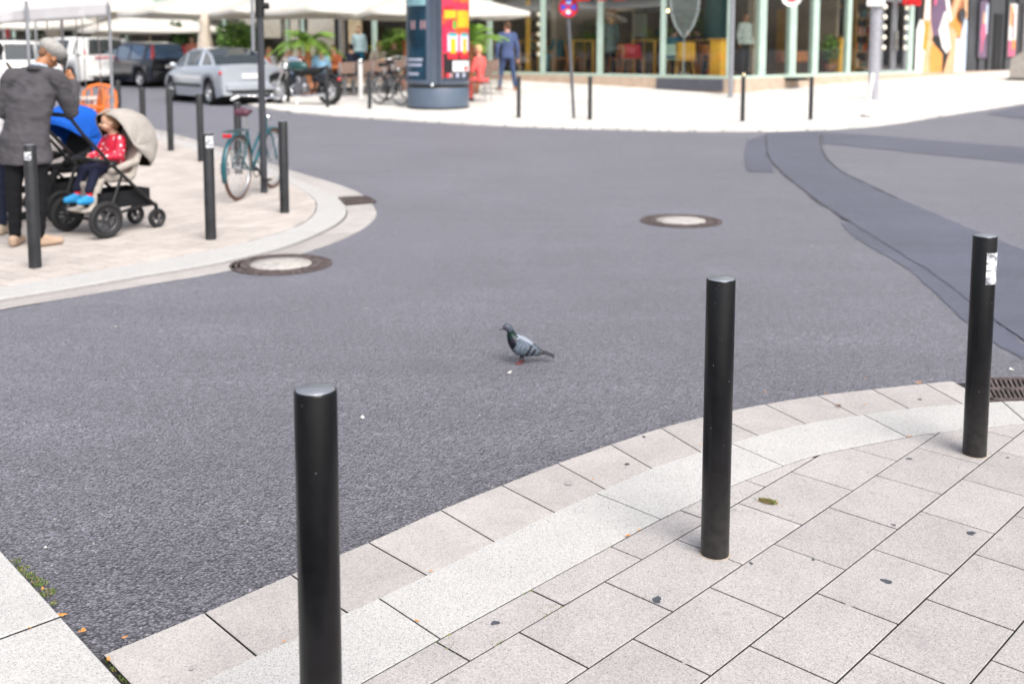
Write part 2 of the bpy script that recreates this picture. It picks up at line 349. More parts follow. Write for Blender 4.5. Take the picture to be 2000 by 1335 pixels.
# --- generic slab with bevelled top edge
def slab(mb, poly, ztop, depth=.03, bev=.0018, m=0, side=1):
    n = len(poly); cx = sum(p[0] for p in poly) / n; cy = sum(p[1] for p in poly) / n
    area = sum(poly[i][0] * poly[(i + 1) % n][1] - poly[(i + 1) % n][0] * poly[i][1] for i in range(n)) / 2
    if abs(area) < 2e-4: return
    if area < 0: poly = poly[::-1]
    ins = []
    for i in range(n):
        a, b, c = Vector(poly[i - 1][:2]), Vector(poly[i][:2]), Vector(poly[(i + 1) % n][:2])
        d1 = (b - a); d2 = (c - b)
        if d1.length < 1e-6 or d2.length < 1e-6: ins.append(b); continue
        n1 = Vector((-d1.y, d1.x)).normalized(); n2 = Vector((-d2.y, d2.x)).normalized(); s_ = n1 + n2
        if s_.length < .2: ins.append(b); continue
        s_ = s_ / s_.length; k = bev / max(.35, s_.dot(n1)); ins.append(b + s_ * k)
    zt = (lambda x, y: ztop(x, y)) if callable(ztop) else (lambda x, y: ztop)
    vs = [(p[0], p[1], zt(p[0], p[1]) - depth) for p in poly] + [(p[0], p[1], zt(p[0], p[1]) - bev) for p in poly] + [(p[0], p[1], zt(p[0], p[1])) for p in ins]
    fs = [list(range(2 * n, 3 * n))]; sf = []
    for r in (0, 1):
        for i in range(n): (sf if r == 0 else fs).append([r * n + i, r * n + (i + 1) % n, (r + 1) * n + (i + 1) % n, (r + 1) * n + i])
    b0 = len(mb.v); mb.add(vs, fs, m)
    for f in sf: mb.f.append([i + b0 for i in f]); mb.m.append(side); mb.sm.append(False)
def clip(poly, a, b):             # keep the side to the right of a->b
    out = []; n = len(poly)
    side = lambda p: (b[0] - a[0]) * (p[1] - a[1]) - (b[1] - a[1]) * (p[0] - a[0])
    for i in range(n):
        p, q = poly[i], poly[(i + 1) % n]; sp_, sq = side(p), side(q)
        if sp_ <= 0: out.append(p)
        if (sp_ < 0 < sq) or (sq < 0 < sp_):
            t = sp_ / (sp_ - sq); out.append((p[0] + (q[0] - p[0]) * t, p[1] + (q[1] - p[1]) * t))
    return out
def curve2d(P, n, dz=0): return [p.to_2d() for p in resample(catmull([on(*q, dz) for q in P], 8), n)]

E1 = curve2d([(200, 1274), (400, 1191), (572, 1116), (722, 1054), (856, 994), (975, 946), (1085, 903), (1190, 866), (1291, 833), (1388, 808), (1497, 786), (1598, 770), (1701, 758), (1804, 747), (1880, 741), (2000, 739), (2150, 742), (2500, 757), (3000, 798)], 220)
E2 = curve2d([(300, 1380), (384, 1335), (506, 1276), (586, 1240), (672, 1198), (800, 1138), (969, 1054), (1085, 998), (1188, 951), (1277, 912), (1433, 862), (1572, 827), (1684, 809), (1775, 797), (1883, 788), (2000, 782), (2150, 786), (2500, 805), (3000, 855)], 220)
E3 = curve2d([(560, 1420), (702, 1335), (800, 1281), (862, 1245), (1038, 1151), (1190, 1068), (1288, 1014), (1370, 976), (1426, 949), (1527, 910), (1606, 886), (1770, 853), (1842, 843), (2000, 827), (2150, 830), (2500, 852), (3000, 910)], 220)
hull = []                          # the inner kerb line never bends inwards
for q in E3:
    while len(hull) > 1 and (hull[-1] - hull[-2]).to_3d().cross((q - hull[-1]).to_3d()).z > 0: hull.pop()
    hull.append(q)
E3 = [p.to_2d() for p in resample([q.to_3d() for q in hull], 240)]
# dark bed below all the slabs
mb = MB(); bedz = -.017
bl = [(-3.5, 1.2)] + [(p.x, p.y) for p in E1] + [(E1[-1].x + .02, -3), (-3.5, -3)]
mb.add([(x, y, bedz) for x, y in bl], [list(range(len(bl)))[::-1]]); struct('pavement_bed', mb, M_JOINT)
def near(cv, P):
    p = on(*P).to_2d(); return min(range(len(cv)), key=lambda i: (cv[i] - p).length)
def band(mb, Ea, Eb, joints, gap, ztop, shrink):
    idx = [(near(Ea, a), near(Eb, b)) for a, b in joints]
    for (a0, b0), (a1, b1) in zip(idx, idx[1:]):
        A = [Ea[i] for i in range(a0, a1 + 1)]; B = [Eb[i] for i in range(b0, b1 + 1)]
        if len(A) < 2 or len(B) < 2: continue
        A = [p.copy() for p in A]; B = [p.copy() for p in B]
        for L_ in (A, B):
            L_[0] += (L_[1] - L_[0]).normalized() * gap / 2; L_[-1] += (L_[-2] - L_[-1]).normalized() * gap / 2
        k = max(len(A), len(B)); A2 = resample([p.to_3d() for p in A], k); B2 = resample([p.to_3d() for p in B], k)
        C_ = [a.lerp(b, shrink) for a, b in zip(A2, B2)]; D_ = [b.lerp(a, shrink) for a, b in zip(A2, B2)]
        slab(mb, [(p.x, p.y) for p in C_] + [(p.x, p.y) for p in reversed(D_)], ztop, m=0)
gut = MB()
gj = [((200, 1274), (300, 1378)), ((400, 1191), (502, 1277)), ((572, 1116), (684, 1191)), ((722, 1054), (835, 1119)), ((856, 994), (969, 1054)), ((975, 946), (1085, 998)), ((1085, 903), (1188, 951)),
      ((1190, 866), (1277, 912)), ((1291, 833), (1375, 880)), ((1388, 808), (1478, 849)), ((1497, 786), (1572, 827)), ((1598, 770), (1683, 810)), ((1701, 758), (1775, 797)), ((1804, 747), (1881, 788)), ((1866, 742), (1934, 785))]
band(gut, E1, E2, gj, .006, -.004, .012)
band(gut, E1, E2, [((2018, 739), (2058, 783)), ((2140, 742), (2190, 788)), ((2250, 745), (2305, 793)), ((2370, 750), (2430, 801)), ((2500, 757), (2565, 810)), ((2640, 767), (2710, 822)), ((2790, 779), (2865, 838)), ((3000, 798), (3000, 855))], .006, -.004, .012)
struct('gutter_paving', gut, [M_GUTTER, M_JOINT])
kb = MB()
kj = [((330, 1360), (560, 1420)), ((742, 1169), (862, 1245)), ((1165, 963), (1288, 1014)), ((1430, 864), (1527, 910)), ((1684, 809), (1771, 853)), ((1960, 784), (2010, 826)), ((2240, 791), (2310, 839)), ((2540, 808), (2630, 864)), ((2860, 838), (2960, 905)), ((3000, 855), (3000, 910))]
band(kb, E2, E3, kj, .005, 0.0, .006)
struct('kerb', kb, [M_GRANITE, M_JOINT])

# paved sidewalk: half-bond rows at 46 degrees, cut along the kerb
ang = R(46.25); du = Vector((math.cos(ang), math.sin(ang))); dn = Vector((-du.y, du.x)); PL, PW = .3853, .2497
pav = MB()
edge = E3[::3] + [E3[-1]]
# pull the cutting edge 3 mm inwards
for row in range(-14, 9):
    o1 = 1.885 + row * PW; o0 = o1 - PW
    for k in range(-14, 22):
        s0 = 2.047 + (PL / 2 if row % 2 else 0) * -1 + k * PL; s1 = s0 + PL; g = .003
        q = [du * s + dn * o for s, o in ((s0 + g, o0 + g * .75), (s1 - g, o0 + g * .75), (s1 - g, o1 - g * .75), (s0 + g, o1 - g * .75))]
        c_ = sum(q, Vector((0, 0))) / 4
        if c_.y < .9 or c_.x < -4 or c_.x > 7 or c_.y > 8: continue
        poly = [(p.x, p.y) for p in q]
        for a, b in zip(edge, edge[1:]):
            d = (b - a).normalized(); nn = Vector((d.y, -d.x)) * .0012
            poly = clip(poly, a + nn, b + nn)
            if len(poly) < 3: break
        if len(poly) >= 3: slab(pav, poly, -.001 + rnd.uniform(-.0004, .0004), side=3)
# gum and stains, thin discs trodden onto the slabs
def blot(px, py, r, m, dz=-.0004):
    p = on(px, py); n = 22; ph = rnd.random() * 6; el = rnd.uniform(.75, 1.25)
    P = []
    for i in range(n):
        a = 2 * math.pi * i / n; rr = r * (1 + .18 * math.sin(2 * a + ph) + .13 * math.sin(3 * a + 2 * ph) + .09 * rnd.uniform(-1, 1)); P.append((p.x + rr * math.cos(a) * el, p.y + rr * math.sin(a), dz))
    P.append((p.x, p.y, dz)); pav.add(P, [[i, (i + 1) % n, n] for i in range(n)], m, True)
for px, py, r in ((1080, 1072, .011), (967, 1215, .012), (1283, 1170, .019), (1278, 982, .008), (1263, 1010, .009), (1225, 905, .011), (1731, 1134, .014), (1896, 1040, .015), (1467, 1099, .008), (1776, 895, .012), (1745, 1024, .008), (1588, 1092, .006), (534, 1301, .007), (1968, 893, .008), (1296, 932, .006), (1640, 790, .008), (1258, 852, .008), (1797, 779, .008)):
    blot(px, py, r, 1)
for px, py, r in ((1025, 1095, .016), (374, 1303, .009), (1433, 995, .012), (1546, 1005, .012), (1854, 1089, .012), (1653, 1092, .011), (1111, 942, .016), (1420, 1197, .014), (1400, 1233, .016), (882, 1328, .016), (1705, 962, .013), (1570, 937, .012), (830, 1273, .010), (1535, 842, .01), (1692, 835, .012), (1800, 1258, .02), (1340, 1290, .012), (1660, 1180, .012), (1952, 1052, .012)):
    blot(px, py, r, 2)
struct('sidewalk', pav, [M_PAVER, M_STAIN, M_STAIN2, M_JOINT])

# loose grit swept against the gutter and scattered on the road
grit = MB()
def pebble(p, r):
    vs = [p + Vector((rnd.uniform(-1, 1), rnd.uniform(-1, 1), 0)).normalized() * 0 + Vector((r * math.cos(a) * rnd.uniform(.6, 1.1), r * math.sin(a) * rnd.uniform(.6, 1.1), 0)) for a in (0, 1.5, 3.1, 4.6)] + [p + Vector((0, 0, r * .7))]
    grit.add(vs, [[0, 1, 4], [1, 2, 4], [2, 3, 4], [3, 0, 4]], rnd.randrange(3), False)
for i in range(1400):
    k = rnd.randrange(len(E1) - 1); q = E1[k].lerp(E1[k + 1], rnd.random()); d = (E1[k + 1] - E1[k]).normalized(); q = q + Vector((-d.y, d.x)) * abs(rnd.gauss(0, .022)); pebble(Vector((q.x, q.y, ROAD + .001)), rnd.uniform(.0012, .0042))
for i in range(260):
    q = on(rnd.uniform(0, 2000), 520 + 780 * rnd.random() ** .8, ROAD + .001); pebble(q, rnd.uniform(.0015, .005))
for i in range(150):
    q = Vector(on(rnd.uniform(700, 2000), rnd.uniform(900, 1330))); pebble(q, rnd.uniform(.001, .0025))
o = grit.build('grit', [mat('grit dark', (.05, .045, .045)), mat('grit grey', (.26, .25, .26)), mat('grit pale', (.5, .46, .42))]); tag(o, 'fine loose grit along the gutter and on the asphalt', 'grit', kind='stuff')
# crossing kerb slabs in the near left corner
lk = MB()
Pn = lambda x, y: tuple(on(x, y, .004).to_2d())
a_, b_, c_ = Vector(Pn(0, 1074)), Vector(Pn(118, 1203)), Vector(Pn(245, 1338)); d_ = (a_ - b_).normalized(); j_ = (Vector(Pn(0, 1246)) - b_).normalized() * 1.1; g = d_ * .005
a2 = b_ + d_ * 1.0; c2 = b_ - d_ * 1.0
slab(lk, [tuple(a2), tuple(b_ + g), tuple(b_ + g + j_), tuple(a2 + j_)], .006, depth=.05, bev=.004)
slab(lk, [tuple(b_ - g), tuple(c2), tuple(c2 + j_), tuple(b_ - g + j_)], .005, depth=.05, bev=.004)
slab(lk, [tuple(a2 + d_ * .006), tuple(a2 + d_ * 1.0), tuple(a2 + d_ * 1.0 + j_), tuple(a2 + d_ * .006 + j_)], .006, depth=.05, bev=.004)
struct('kerb_slabs', lk, [M_GRANITE, M_JOINT])

# --- far pavement and left island, following the ground
def apron(name, front, back, mtl, dz, n=60, across=14, lip=.03):
    A = resample(catmull([on(*p, ROAD) for p in front], 8), n); B = resample([Vector((*p, 0)) for p in back], n); mb = MB(); vs = []
    for a, b in zip(A, B):
        vs.append((a.x, a.y, T(a.x, a.y) + ROAD - .02))
        for k in range(across + 1):
            p = a.lerp(b, (k / across) ** 1.3); vs.append((p.x, p.y, T(p.x, p.y) + dz))
    w_ = across + 2
    mb.add(vs, [[i * w_ + k, i * w_ + k + 1, (i + 1) * w_ + k + 1, (i + 1) * w_ + k] for i in range(n - 1) for k in range(w_ - 1)], 0, False)
    return struct(name, mb, mtl)
FAR_EDGE = [(-150, 147), (0, 151), (200, 157), (310, 163), (390, 177), (437, 193), (518, 213), (660, 228), (845, 240), (1000, 248), (1190, 254), (1400, 258), (1598, 255), (1730, 245), (1850, 226), (2000, 203), (2300, 165)]
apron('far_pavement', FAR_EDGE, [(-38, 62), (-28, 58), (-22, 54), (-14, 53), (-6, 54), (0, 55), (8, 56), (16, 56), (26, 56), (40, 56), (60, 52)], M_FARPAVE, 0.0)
# ================================================================ LEFT ISLAND
I1 = curve2d([(-250, 178), (-50, 205), (150, 232), (300, 253), (340, 262), (440, 291), (568, 333), (664, 362), (712, 383), (733, 407), (734, 425), (710, 447), (656, 473), (576, 499), (445, 529), (296, 555), (100, 588), (0, 605), (-250, 655)], 200, ROAD)
I2 = curve2d([(-250, 183), (-50, 210), (150, 238), (290, 259), (340, 270), (430, 296), (500, 318), (576, 348), (636, 373), (667, 391), (677, 413), (661, 433), (624, 453), (559, 479), (445, 508), (253, 541), (95, 568), (0, 583), (-250, 630)], 200)
I3 = curve2d([(-250, 190), (-50, 216), (150, 246), (280, 266), (340, 282), (420, 305), (480, 325), (540, 346), (585, 368), (612, 387), (618, 402), (612, 418), (590, 436), (539, 456), (462, 477), (340, 502), (266, 514), (95, 540), (0, 558), (-250, 604)], 200)
hull = []
for q in I3:
    while len(hull) > 1 and (hull[-1] - hull[-2]).to_3d().cross((q - hull[-1]).to_3d()).z > 0: hull.pop()
    hull.append(q)
I3 = [p.to_2d() for p in resample([q.to_3d() for q in hull], 200)]
M_ISLP = stone('island paver', (0.50, 0.45, 0.415), (0.40, 0.36, 0.34), (0.54, 0.50, 0.47), isl=.09, sc1=120, dirt=.12)
def ribbon(mb, A, B, seg, za, gap=.006, lip=0.0):
    n = len(A)
    for i0 in range(0, n - 1, seg):
        i1 = min(n - 1, i0 + seg); a = [A[i].copy() for i in range(i0, i1 + 1)]; b = [B[i].copy() for i in range(i0, i1 + 1)]
        for L_ in (a, b):
            d0 = (L_[1] - L_[0]).normalized() * gap / 2; d1 = (L_[-2] - L_[-1]).normalized() * gap / 2; L_[0] += d0; L_[-1] += d1
        c1 = [p.lerp(q, .012) for p, q in zip(a, b)]; c2 = [q.lerp(p, .012) for p, q in zip(a, b)]
        slab(mb, [tuple(p) for p in c1] + [tuple(p) for p in reversed(c2)], za, depth=.05, bev=.005)
mb = MB(); ribbon(mb, I1, I2, 7, lambda x, y: T(x, y) - .024); struct('gutter_paving', mb, [M_GUTTER, M_JOINT])
mb = MB(); ribbon(mb, I2, I3, 14, lambda x, y: T(x, y)); struct('kerb', mb, [M_GRANITE, M_STAIN2])
mb = MB(); P_ = [(p.x, p.y, T(p.x, p.y) - .028) for p in I1[::4]]
k_ = len(P_); vs = P_ + [(-14 - 2 * 0, p[1], T(-14, p[1]) - .028) for p in P_]
mb.add(vs, [[i, i + 1, k_ + i + 1, k_ + i] for i in range(k_ - 1)]); struct('pavement_bed', mb, M_JOINT)
ip = MB(); ang = R(62); du = Vector((math.cos(ang), math.sin(ang))); dn = Vector((-du.y, du.x)); PL2, PW2 = .30, .20
edge = I3[::3]
for row in range(-10, 125):
    for k in range(-40, 62):
        o0 = -2 + row * PW2; s0 = k * PL2 + (PL2 / 2 if row % 2 else 0)
        cc = du * (s0 + PL2 / 2) + dn * (o0 + PW2 / 2)
        if not (-12.5 < cc.x < 0 and 5.6 < cc.y < 23): continue
        g = .004; q = [du * s + dn * o for s, o in ((s0 + g, o0 + g), (s0 + PL2 - g, o0 + g), (s0 + PL2 - g, o0 + PW2 - g), (s0 + g, o0 + PW2 - g))]
        poly = [(p.x, p.y) for p in q]
        for a, b in zip(edge, edge[1:]):
            poly = clip(poly, a, b)
            if len(poly) < 3: break
        if len(poly) >= 3: slab(ip, poly, lambda x, y: T(x, y) - .001, depth=.02)
struct('island_paving', ip, [M_ISLP, M_JOINT])

# ================================================================ MANHOLES AND DRAINS
def manhole(label, px, py, rad, rin, squash=0):
    p = on(px, py, ROAD); t = thing('manhole_cover', label, 'manhole cover', (p.x, p.y, T(p.x, p.y) + ROAD), rnd.random() * 3, 'round manhole covers in the asphalt')
    mb = MB(); mb.lathe([(rad * 1.0, .002), (rad * 1.0, .009), (rad * .955, .010), (rad * .95, .006), (rad * .80, .006), (rad * .795, .013), (rin * 1.06, .013), (rin * 1.02, .008), (rin, .008)], n=64, smooth=False)
    for i in range(40):
        a = 2 * math.pi * i / 40; mb.box((rad * .87 * math.cos(a), rad * .87 * math.sin(a), .009), (rad * .07, rad * .05, .007), rz=a)
    for i in range(8):
        a = 2 * math.pi * i / 8; r_ = (rad * .8 + rin * 1.06) / 2; mb.box((r_ * math.cos(a), r_ * math.sin(a), .014), (.05, .035, .006), rz=a)
    mb.build('iron_ring', M_RUST, t)
    mb = MB(); mb.lathe([(rin * .99, .004), (rin * .98, .013), (rin * .5, .0155), (0.001, .016)], n=48); mb.build('concrete_plate', M_CONC, t)
manhole('rusty round manhole cover with pale concrete centre touching the kerb of the island', 549, 517, .385, .232)
manhole('rusty round manhole cover with pale concrete centre alone in the middle of the road', 1330, 432, .385, .235)
def grate(label, quad, slots, loc=None):
    c = sum(quad, Vector((0, 0, 0))) / 4; t = thing('drain_grate', label, 'drain grate', (c.x, c.y, T(c.x, c.y) + ROAD + .026), 0, 'iron drain grates in the gutters')
    q = [p - c for p in quad]; q = [Vector((p.x, p.y, 0)) for p in q]
    f = MB(); M_ = MB()
    L_ = lambda u, v: q[0].lerp(q[1], u).lerp(q[3].lerp(q[2], u), v)
    for a, b in (((0, 0), (1, 0)), ((1, 0), (1, 1)), ((1, 1), (0, 1)), ((0, 1), (0, 0)), ((0, .5), (1, .5))):
        p0, p1 = L_(*a), L_(*b); d = p1 - p0; f.box((p0 + p1) / 2 + Vector((0, 0, .001)), (d.length + .02, .022, .02), rz=math.atan2(d.y, d.x))
    f.build('frame', M_RUST, t)
    for r in (0, 1):
        for i in range(slots):
            u = (i + .5) / slots; p0, p1 = L_(u, .03 + r * .5), L_(min(1, u + .03), .47 + r * .5); d = p1 - p0
            M_.box((p0 + p1) / 2 - Vector((0, 0, .001)), (d.length, (q[1] - q[0]).length / slots * .5, .018), rz=math.atan2(d.y, d.x))
    M_.build('bars', M_RUST, t)
    pit = MB(); pit.add([L_(0, 0) - Vector((0, 0, .014)), L_(1, 0) - Vector((0, 0, .014)), L_(1, 1) - Vector((0, 0, .014)), L_(0, 1) - Vector((0, 0, .014))], [[0, 1, 2, 3]]); pit.build('pit', M_JOINT, t)
z_ = -.004
grate('dark iron drain grate in the near gutter behind the bollard with the white sticker', [on(1936, 783, z_), on(2046, 781, z_), on(2020, 741, z_), on(1905, 742, z_)], 12)
grate('dark iron drain grate at the rounded tip of the island gutter', [on(672, 403, ROAD), on(733, 398, ROAD), on(715, 388, ROAD), on(663, 391, ROAD)], 8)

# ================================================================ BOLLARDS
M_BOL = mat('anthracite powder coat', (0.0045, 0.0045, 0.0056), rough=.19, var=.25, scale=14, bump=.03, bscale=900, spec=.28)
q_ = M_BOL.node_tree; b_ = q_.nodes['Principled BSDF']; src = b_.inputs['Base Color'].links[0].from_socket; tc_ = q_.nodes.new('ShaderNodeTexCoord'); sx = q_.nodes.new('ShaderNodeSeparateXYZ'); q_.links.new(tc_.outputs['Object'], sx.inputs[0])
n_ = q_.nodes.new('ShaderNodeTexNoise'); n_.inputs['Scale'].default_value = 28; n_.inputs['Detail'].default_value = 6; q_.links.new(tc_.outputs['Object'], n_.inputs['Vector']); mr_ = q_.nodes.new('ShaderNodeMapRange'); mr_.inputs[1].default_value = .02; mr_.inputs[2].default_value = .30; mr_.inputs[3].default_value = .85; mr_.inputs[4].default_value = .06; q_.links.new(sx.outputs[2], mr_.inputs[0])
mu_ = q_.nodes.new('ShaderNodeMath'); mu_.operation = 'MULTIPLY'; q_.links.new(mr_.outputs[0], mu_.inputs[0]); q_.links.new(n_.outputs['Fac'], mu_.inputs[1]); mi_ = q_.nodes.new('ShaderNodeMix'); mi_.data_type = 'RGBA'; q_.links.new(mu_.outputs[0], mi_.inputs[0]); q_.links.new(src, mi_.inputs[6]); mi_.inputs[7].default_value = (.055, .052, .05, 1); q_.links.new(mi_.outputs[2], b_.inputs['Base Color'])   # road dust on the lower shaft
M_BOLD = mat('dusty anthracite', (0.018, 0.019, 0.022), rough=.5, var=.4, scale=9, bump=.15, bscale=400)
M_CAPM = mat('cap metal', (0.30, 0.32, 0.36), rough=.42, metal=.6, var=.12, scale=30)
M_BLACK = mat('black', (0.008, 0.008, 0.009), rough=.6)
M_CHIP = mat('chipped paint', (.16, .16, .17), rough=.7)
M_SEAL = mat('sandy grout', (0.36, 0.30, 0.25), rough=.9, var=.25, scale=60)
def sticker_mat():
    m, t, b = nodes('torn paper sticker'); N = t.nodes.new; L = t.links.new
    tc = N('ShaderNodeTexCoord'); mp = N('ShaderNodeMapping'); mp.inputs['Rotation'].default_value = (.3, .5, .6); mp.inputs['Scale'].default_value = (14, 14, 34); L(tc.outputs['Object'], mp.inputs[0])
    n = N('ShaderNodeTexNoise'); n.inputs['Scale'].default_value = 1; n.inputs['Detail'].default_value = 6; n.inputs['Distortion'].default_value = 1.2; L(mp.outputs[0], n.inputs['Vector'])
    r = N('ShaderNodeValToRGB'); r.color_ramp.elements[0].position = .38; r.color_ramp.elements[0].color = (.14, .15, .18, 1); r.color_ramp.elements[1].position = .55; r.color_ramp.elements[1].color = (.74, .75, .78, 1)
    L(n.outputs['Fac'], r.inputs[0]); L(r.outputs[0], b.inputs['Base Color']); b.inputs['Roughness'].default_value = .55; return m
M_STK = sticker_mat()
def bollard(label, p, h=.90, r=.0455, tilt=(0, 0), group=None, seg=48, sticker=None, dirty=False, top=True):
    t = thing('bollard', label, 'bollard', p, 0, group); t.rotation_euler = (tilt[1], tilt[0], 0)
    mb = MB(); mb.lathe([(r, -.03), (r, .002), (r, h - .004), (r - .0015, h - .001), (r - .004, h)], n=seg)
    if seg > 24:                   # a few chips in the paint
        rr = random.Random(int(p[0] * 1000))
        for i in range(9):
            a = R(-118) + rr.uniform(-1.4, 1.4); z = h * rr.random(); wd = rr.uniform(.0006, .0016); ht = wd * rr.uniform(.5, 3); q = r + .0003
            P4 = [(a - wd / r, z), (a + wd / r * .6, z - ht * .3), (a + wd / r, z + ht), (a - wd / r * .5, z + ht * .8)]; mb.add([(q * math.cos(x), q * math.sin(x), y) for x, y in P4], [[0, 1, 2, 3]], 1)
    mb.build('post', [M_BOLD if dirty else M_BOL, M_CHIP], t)
    mb = MB(); mb.lathe([(r - .0042, h - .001), (r - .0048, h + .0012), (0.0005, h + .0018)], n=seg); mb.build('cap', M_CAPM, t)
    if seg > 24:
        mb = MB(); a = R(-118); mb.cyl((math.cos(a) * (r - .004), math.sin(a) * (r - .004), h - .022), (math.cos(a) * (r + .0008), math.sin(a) * (r + .0008), h - .022), .0042, n=12, m=0); mb.build('cap_screw', M_BLACK, t)
        mb = MB(); mb.lathe([(r + .006, -.0002), (r + .004, .0010), (r - .002, .0016)], n=seg); mb.build('grout_ring', M_SEAL, t)
    if sticker:
        a0, arc, z0, z1, tear = sticker; mb = MB(); vs = []; n = 20; k = 14
        for j in range(k + 1):
            for i in range(n + 1):
                a = a0 + arc * i / n; z = z0 + (z1 - z0) * j / k
                if i == n: a += rnd.uniform(-.06, .03)
                if j == k: z += rnd.uniform(-.004, .003)
                rr = r + .0009 + .0007 * rnd.random() * tear; vs.append((rr * math.cos(a), rr * math.sin(a), z))
        mb.add(vs, [[j * (n + 1) + i, j * (n + 1) + i + 1, (j + 1) * (n + 1) + i + 1, (j + 1) * (n + 1) + i] for j in range(k) for i in range(n)], 0, True); mb.build('sticker', M_STK, t)
    return t
GN = 'black bollards along the near kerb'; GI = 'black bollards round the island'; GF = 'black bollards on the far pavement'
# base of the nearest post lies below the frame; found from its cap
rA = ray(616, 759.5); tA = (CAM_H - .905) / -rA.z
bollard('nearest black bollard with shiny grey cap, its foot below the picture', (rA.x * tA, rA.y * tA, 0), group=GN, h=.905)
bollard('black bollard in the middle of the near pavement with pale dusty cap', on(1396, 1080), group=GN, h=.899)
bollard('black bollard beside the drain grate with a torn white sticker near its top', on(1903, 886), h=.885, group=GN, sticker=(R(-103), R(80), .70, .824, 1))
p_ = on(69, 522); bollard('dark bollard standing in front of the man in the grey jacket', p_, group=GI, seg=24, dirty=True, h=.91, sticker=(R(-125), R(70), .80, .86, 0))
bollard('dark bollard with white sticker at the island kerb right of the pushchair', on(412, 467), group=GI, seg=24, dirty=True, h=.90, sticker=(R(-100), R(100), .78, .88, 1))
bollard('dark bollard in front of the teal bicycle', on(556, 415), group=GI, seg=24, dirty=True)
bollard('slim dark bollard standing before the front wheel of the silver car', on(334, 294), group=GI, seg=20, h=.93, dirty=True)
bollard('dark bollard below the rear wheel of the silver car', on(393, 315), group=GI, seg=20, dirty=True, h=.93)
def by_top(px, py, h=.9):
    r = ray(px, py); t = 1.0
    while CAM_H + r.z * t - T(r.x * t, r.y * t) > h and t < 80: t += .02
    return Vector((r.x * t, r.y * t, T(r.x * t, r.y * t)))
bollard('dark bollard behind the beige hood of the pushchair', by_top(277, 172), group=GI, seg=20, dirty=True)
bollard('dark bollard next to the orange chair', by_top(230, 158), group=GI, seg=20, dirty=True)
bollard('short dark bollard hidden behind the saddle of the teal bicycle', by_top(463, 200), group=GI, seg=20, dirty=True)
for px, py, h_, lab in ((563, 199, .9, 'dark bollard in front of the motorcycle fork'), (640, 210, .95, 'dark bollard in front of the motorcycle rear wheel'),
                        (722, 213, .84, 'dark bollard beside the parked black bicycles'), (1013, 230, .84, 'dark bollard below the man in the blue suit'), (1152, 234, .86, 'dark bollard just right of the leaning no stopping sign'),
                        (1450, 237, .87, 'dark bollard with a bright glint on its head'), (1583, 234, .85, 'dark bollard in front of the green shopfront columns')):
    b_ = bollard(lab, on(px, py, 0), h=h_, r=.042, group=GF, seg=16, dirty=True)
    if px == 1450:
        mb = MB(); mb.ell((0, 0, h_ + .03), (.043, .043, .045)); mb.build('head', mat('polished brass', (.9, .75, .45), rough=.08, metal=1), b_)
# pale leaning post
p0 = on(1690, 228); p1 = at(1704, 147, p0.y)
t = thing('marker_post', 'pale leaning post on the far pavement beside the grey lamp pole', 'post', p0)
mb = MB(); d_ = p1 - p0; mb.cyl((0, 0, 0), d_, .045, .05, n=16); mb.ell(d_, (.05, .05, .05)); mb.build('shaft', mat('white paint', (.75, .75, .74), rough=.4), t)
mb = MB(); mb.cyl((0, 0, -.01), (0, 0, .02), .1, n=20); mb.build('foot', M_BOLD, t)

# ================================================================ POLES AND SIGNS
M_GALV = mat('galvanised steel', (.32, .33, .36), rough=.45, metal=.5, var=.15, scale=12)
M_POLE = mat('dark grey pole', (.045, .048, .058), rough=.4, var=.2, scale=6)
M_WHITE = mat('white enamel', (.78, .78, .78), rough=.35)
M_RED = mat('sign red', (.62, .015, .02), rough=.35); M_BLUE = mat('sign blue', (.02, .06, .48), rough=.35)
def pole(label, px, py, r, h, cat='pole', lean=None, m=M_POLE, name='street_pole', base=True, D=None):
    p = on(px, py) if D is None else gp(px, py, D); t = thing(name, label, cat, p)
    top = Vector((0, 0, h)) if lean is None else lean(p)
    mb = MB(); mb.cyl((0, 0, -.02), top, r, n=24); mb.build('shaft', m, t)
    if base: mb = MB(); mb.lathe([(r + .05, 0), (r + .045, .015), (r, .02)], n=24); mb.build('base_collar', m, t)
    return t, p, top
t, p, top = pole('tall dark grey pole on the island in front of the teal bicycle', 516, 376, .038, 3.6, base=False)
mb = MB(); zb = CAM_H + ray(512, 12).z / ray(512, 12).y * p.y - p.z; mb.cyl((0, 0, zb - .12), (0, 0, zb + .12), .05, n=20); mb.cyl((.02, 0, zb), (.10, 0, zb), .035, n=16); mb.build('clamp', M_BLACK, t)
pole('thin galvanised pole behind the silver car', 497, 186, .045, 4.2, m=M_GALV, base=False, D=27)
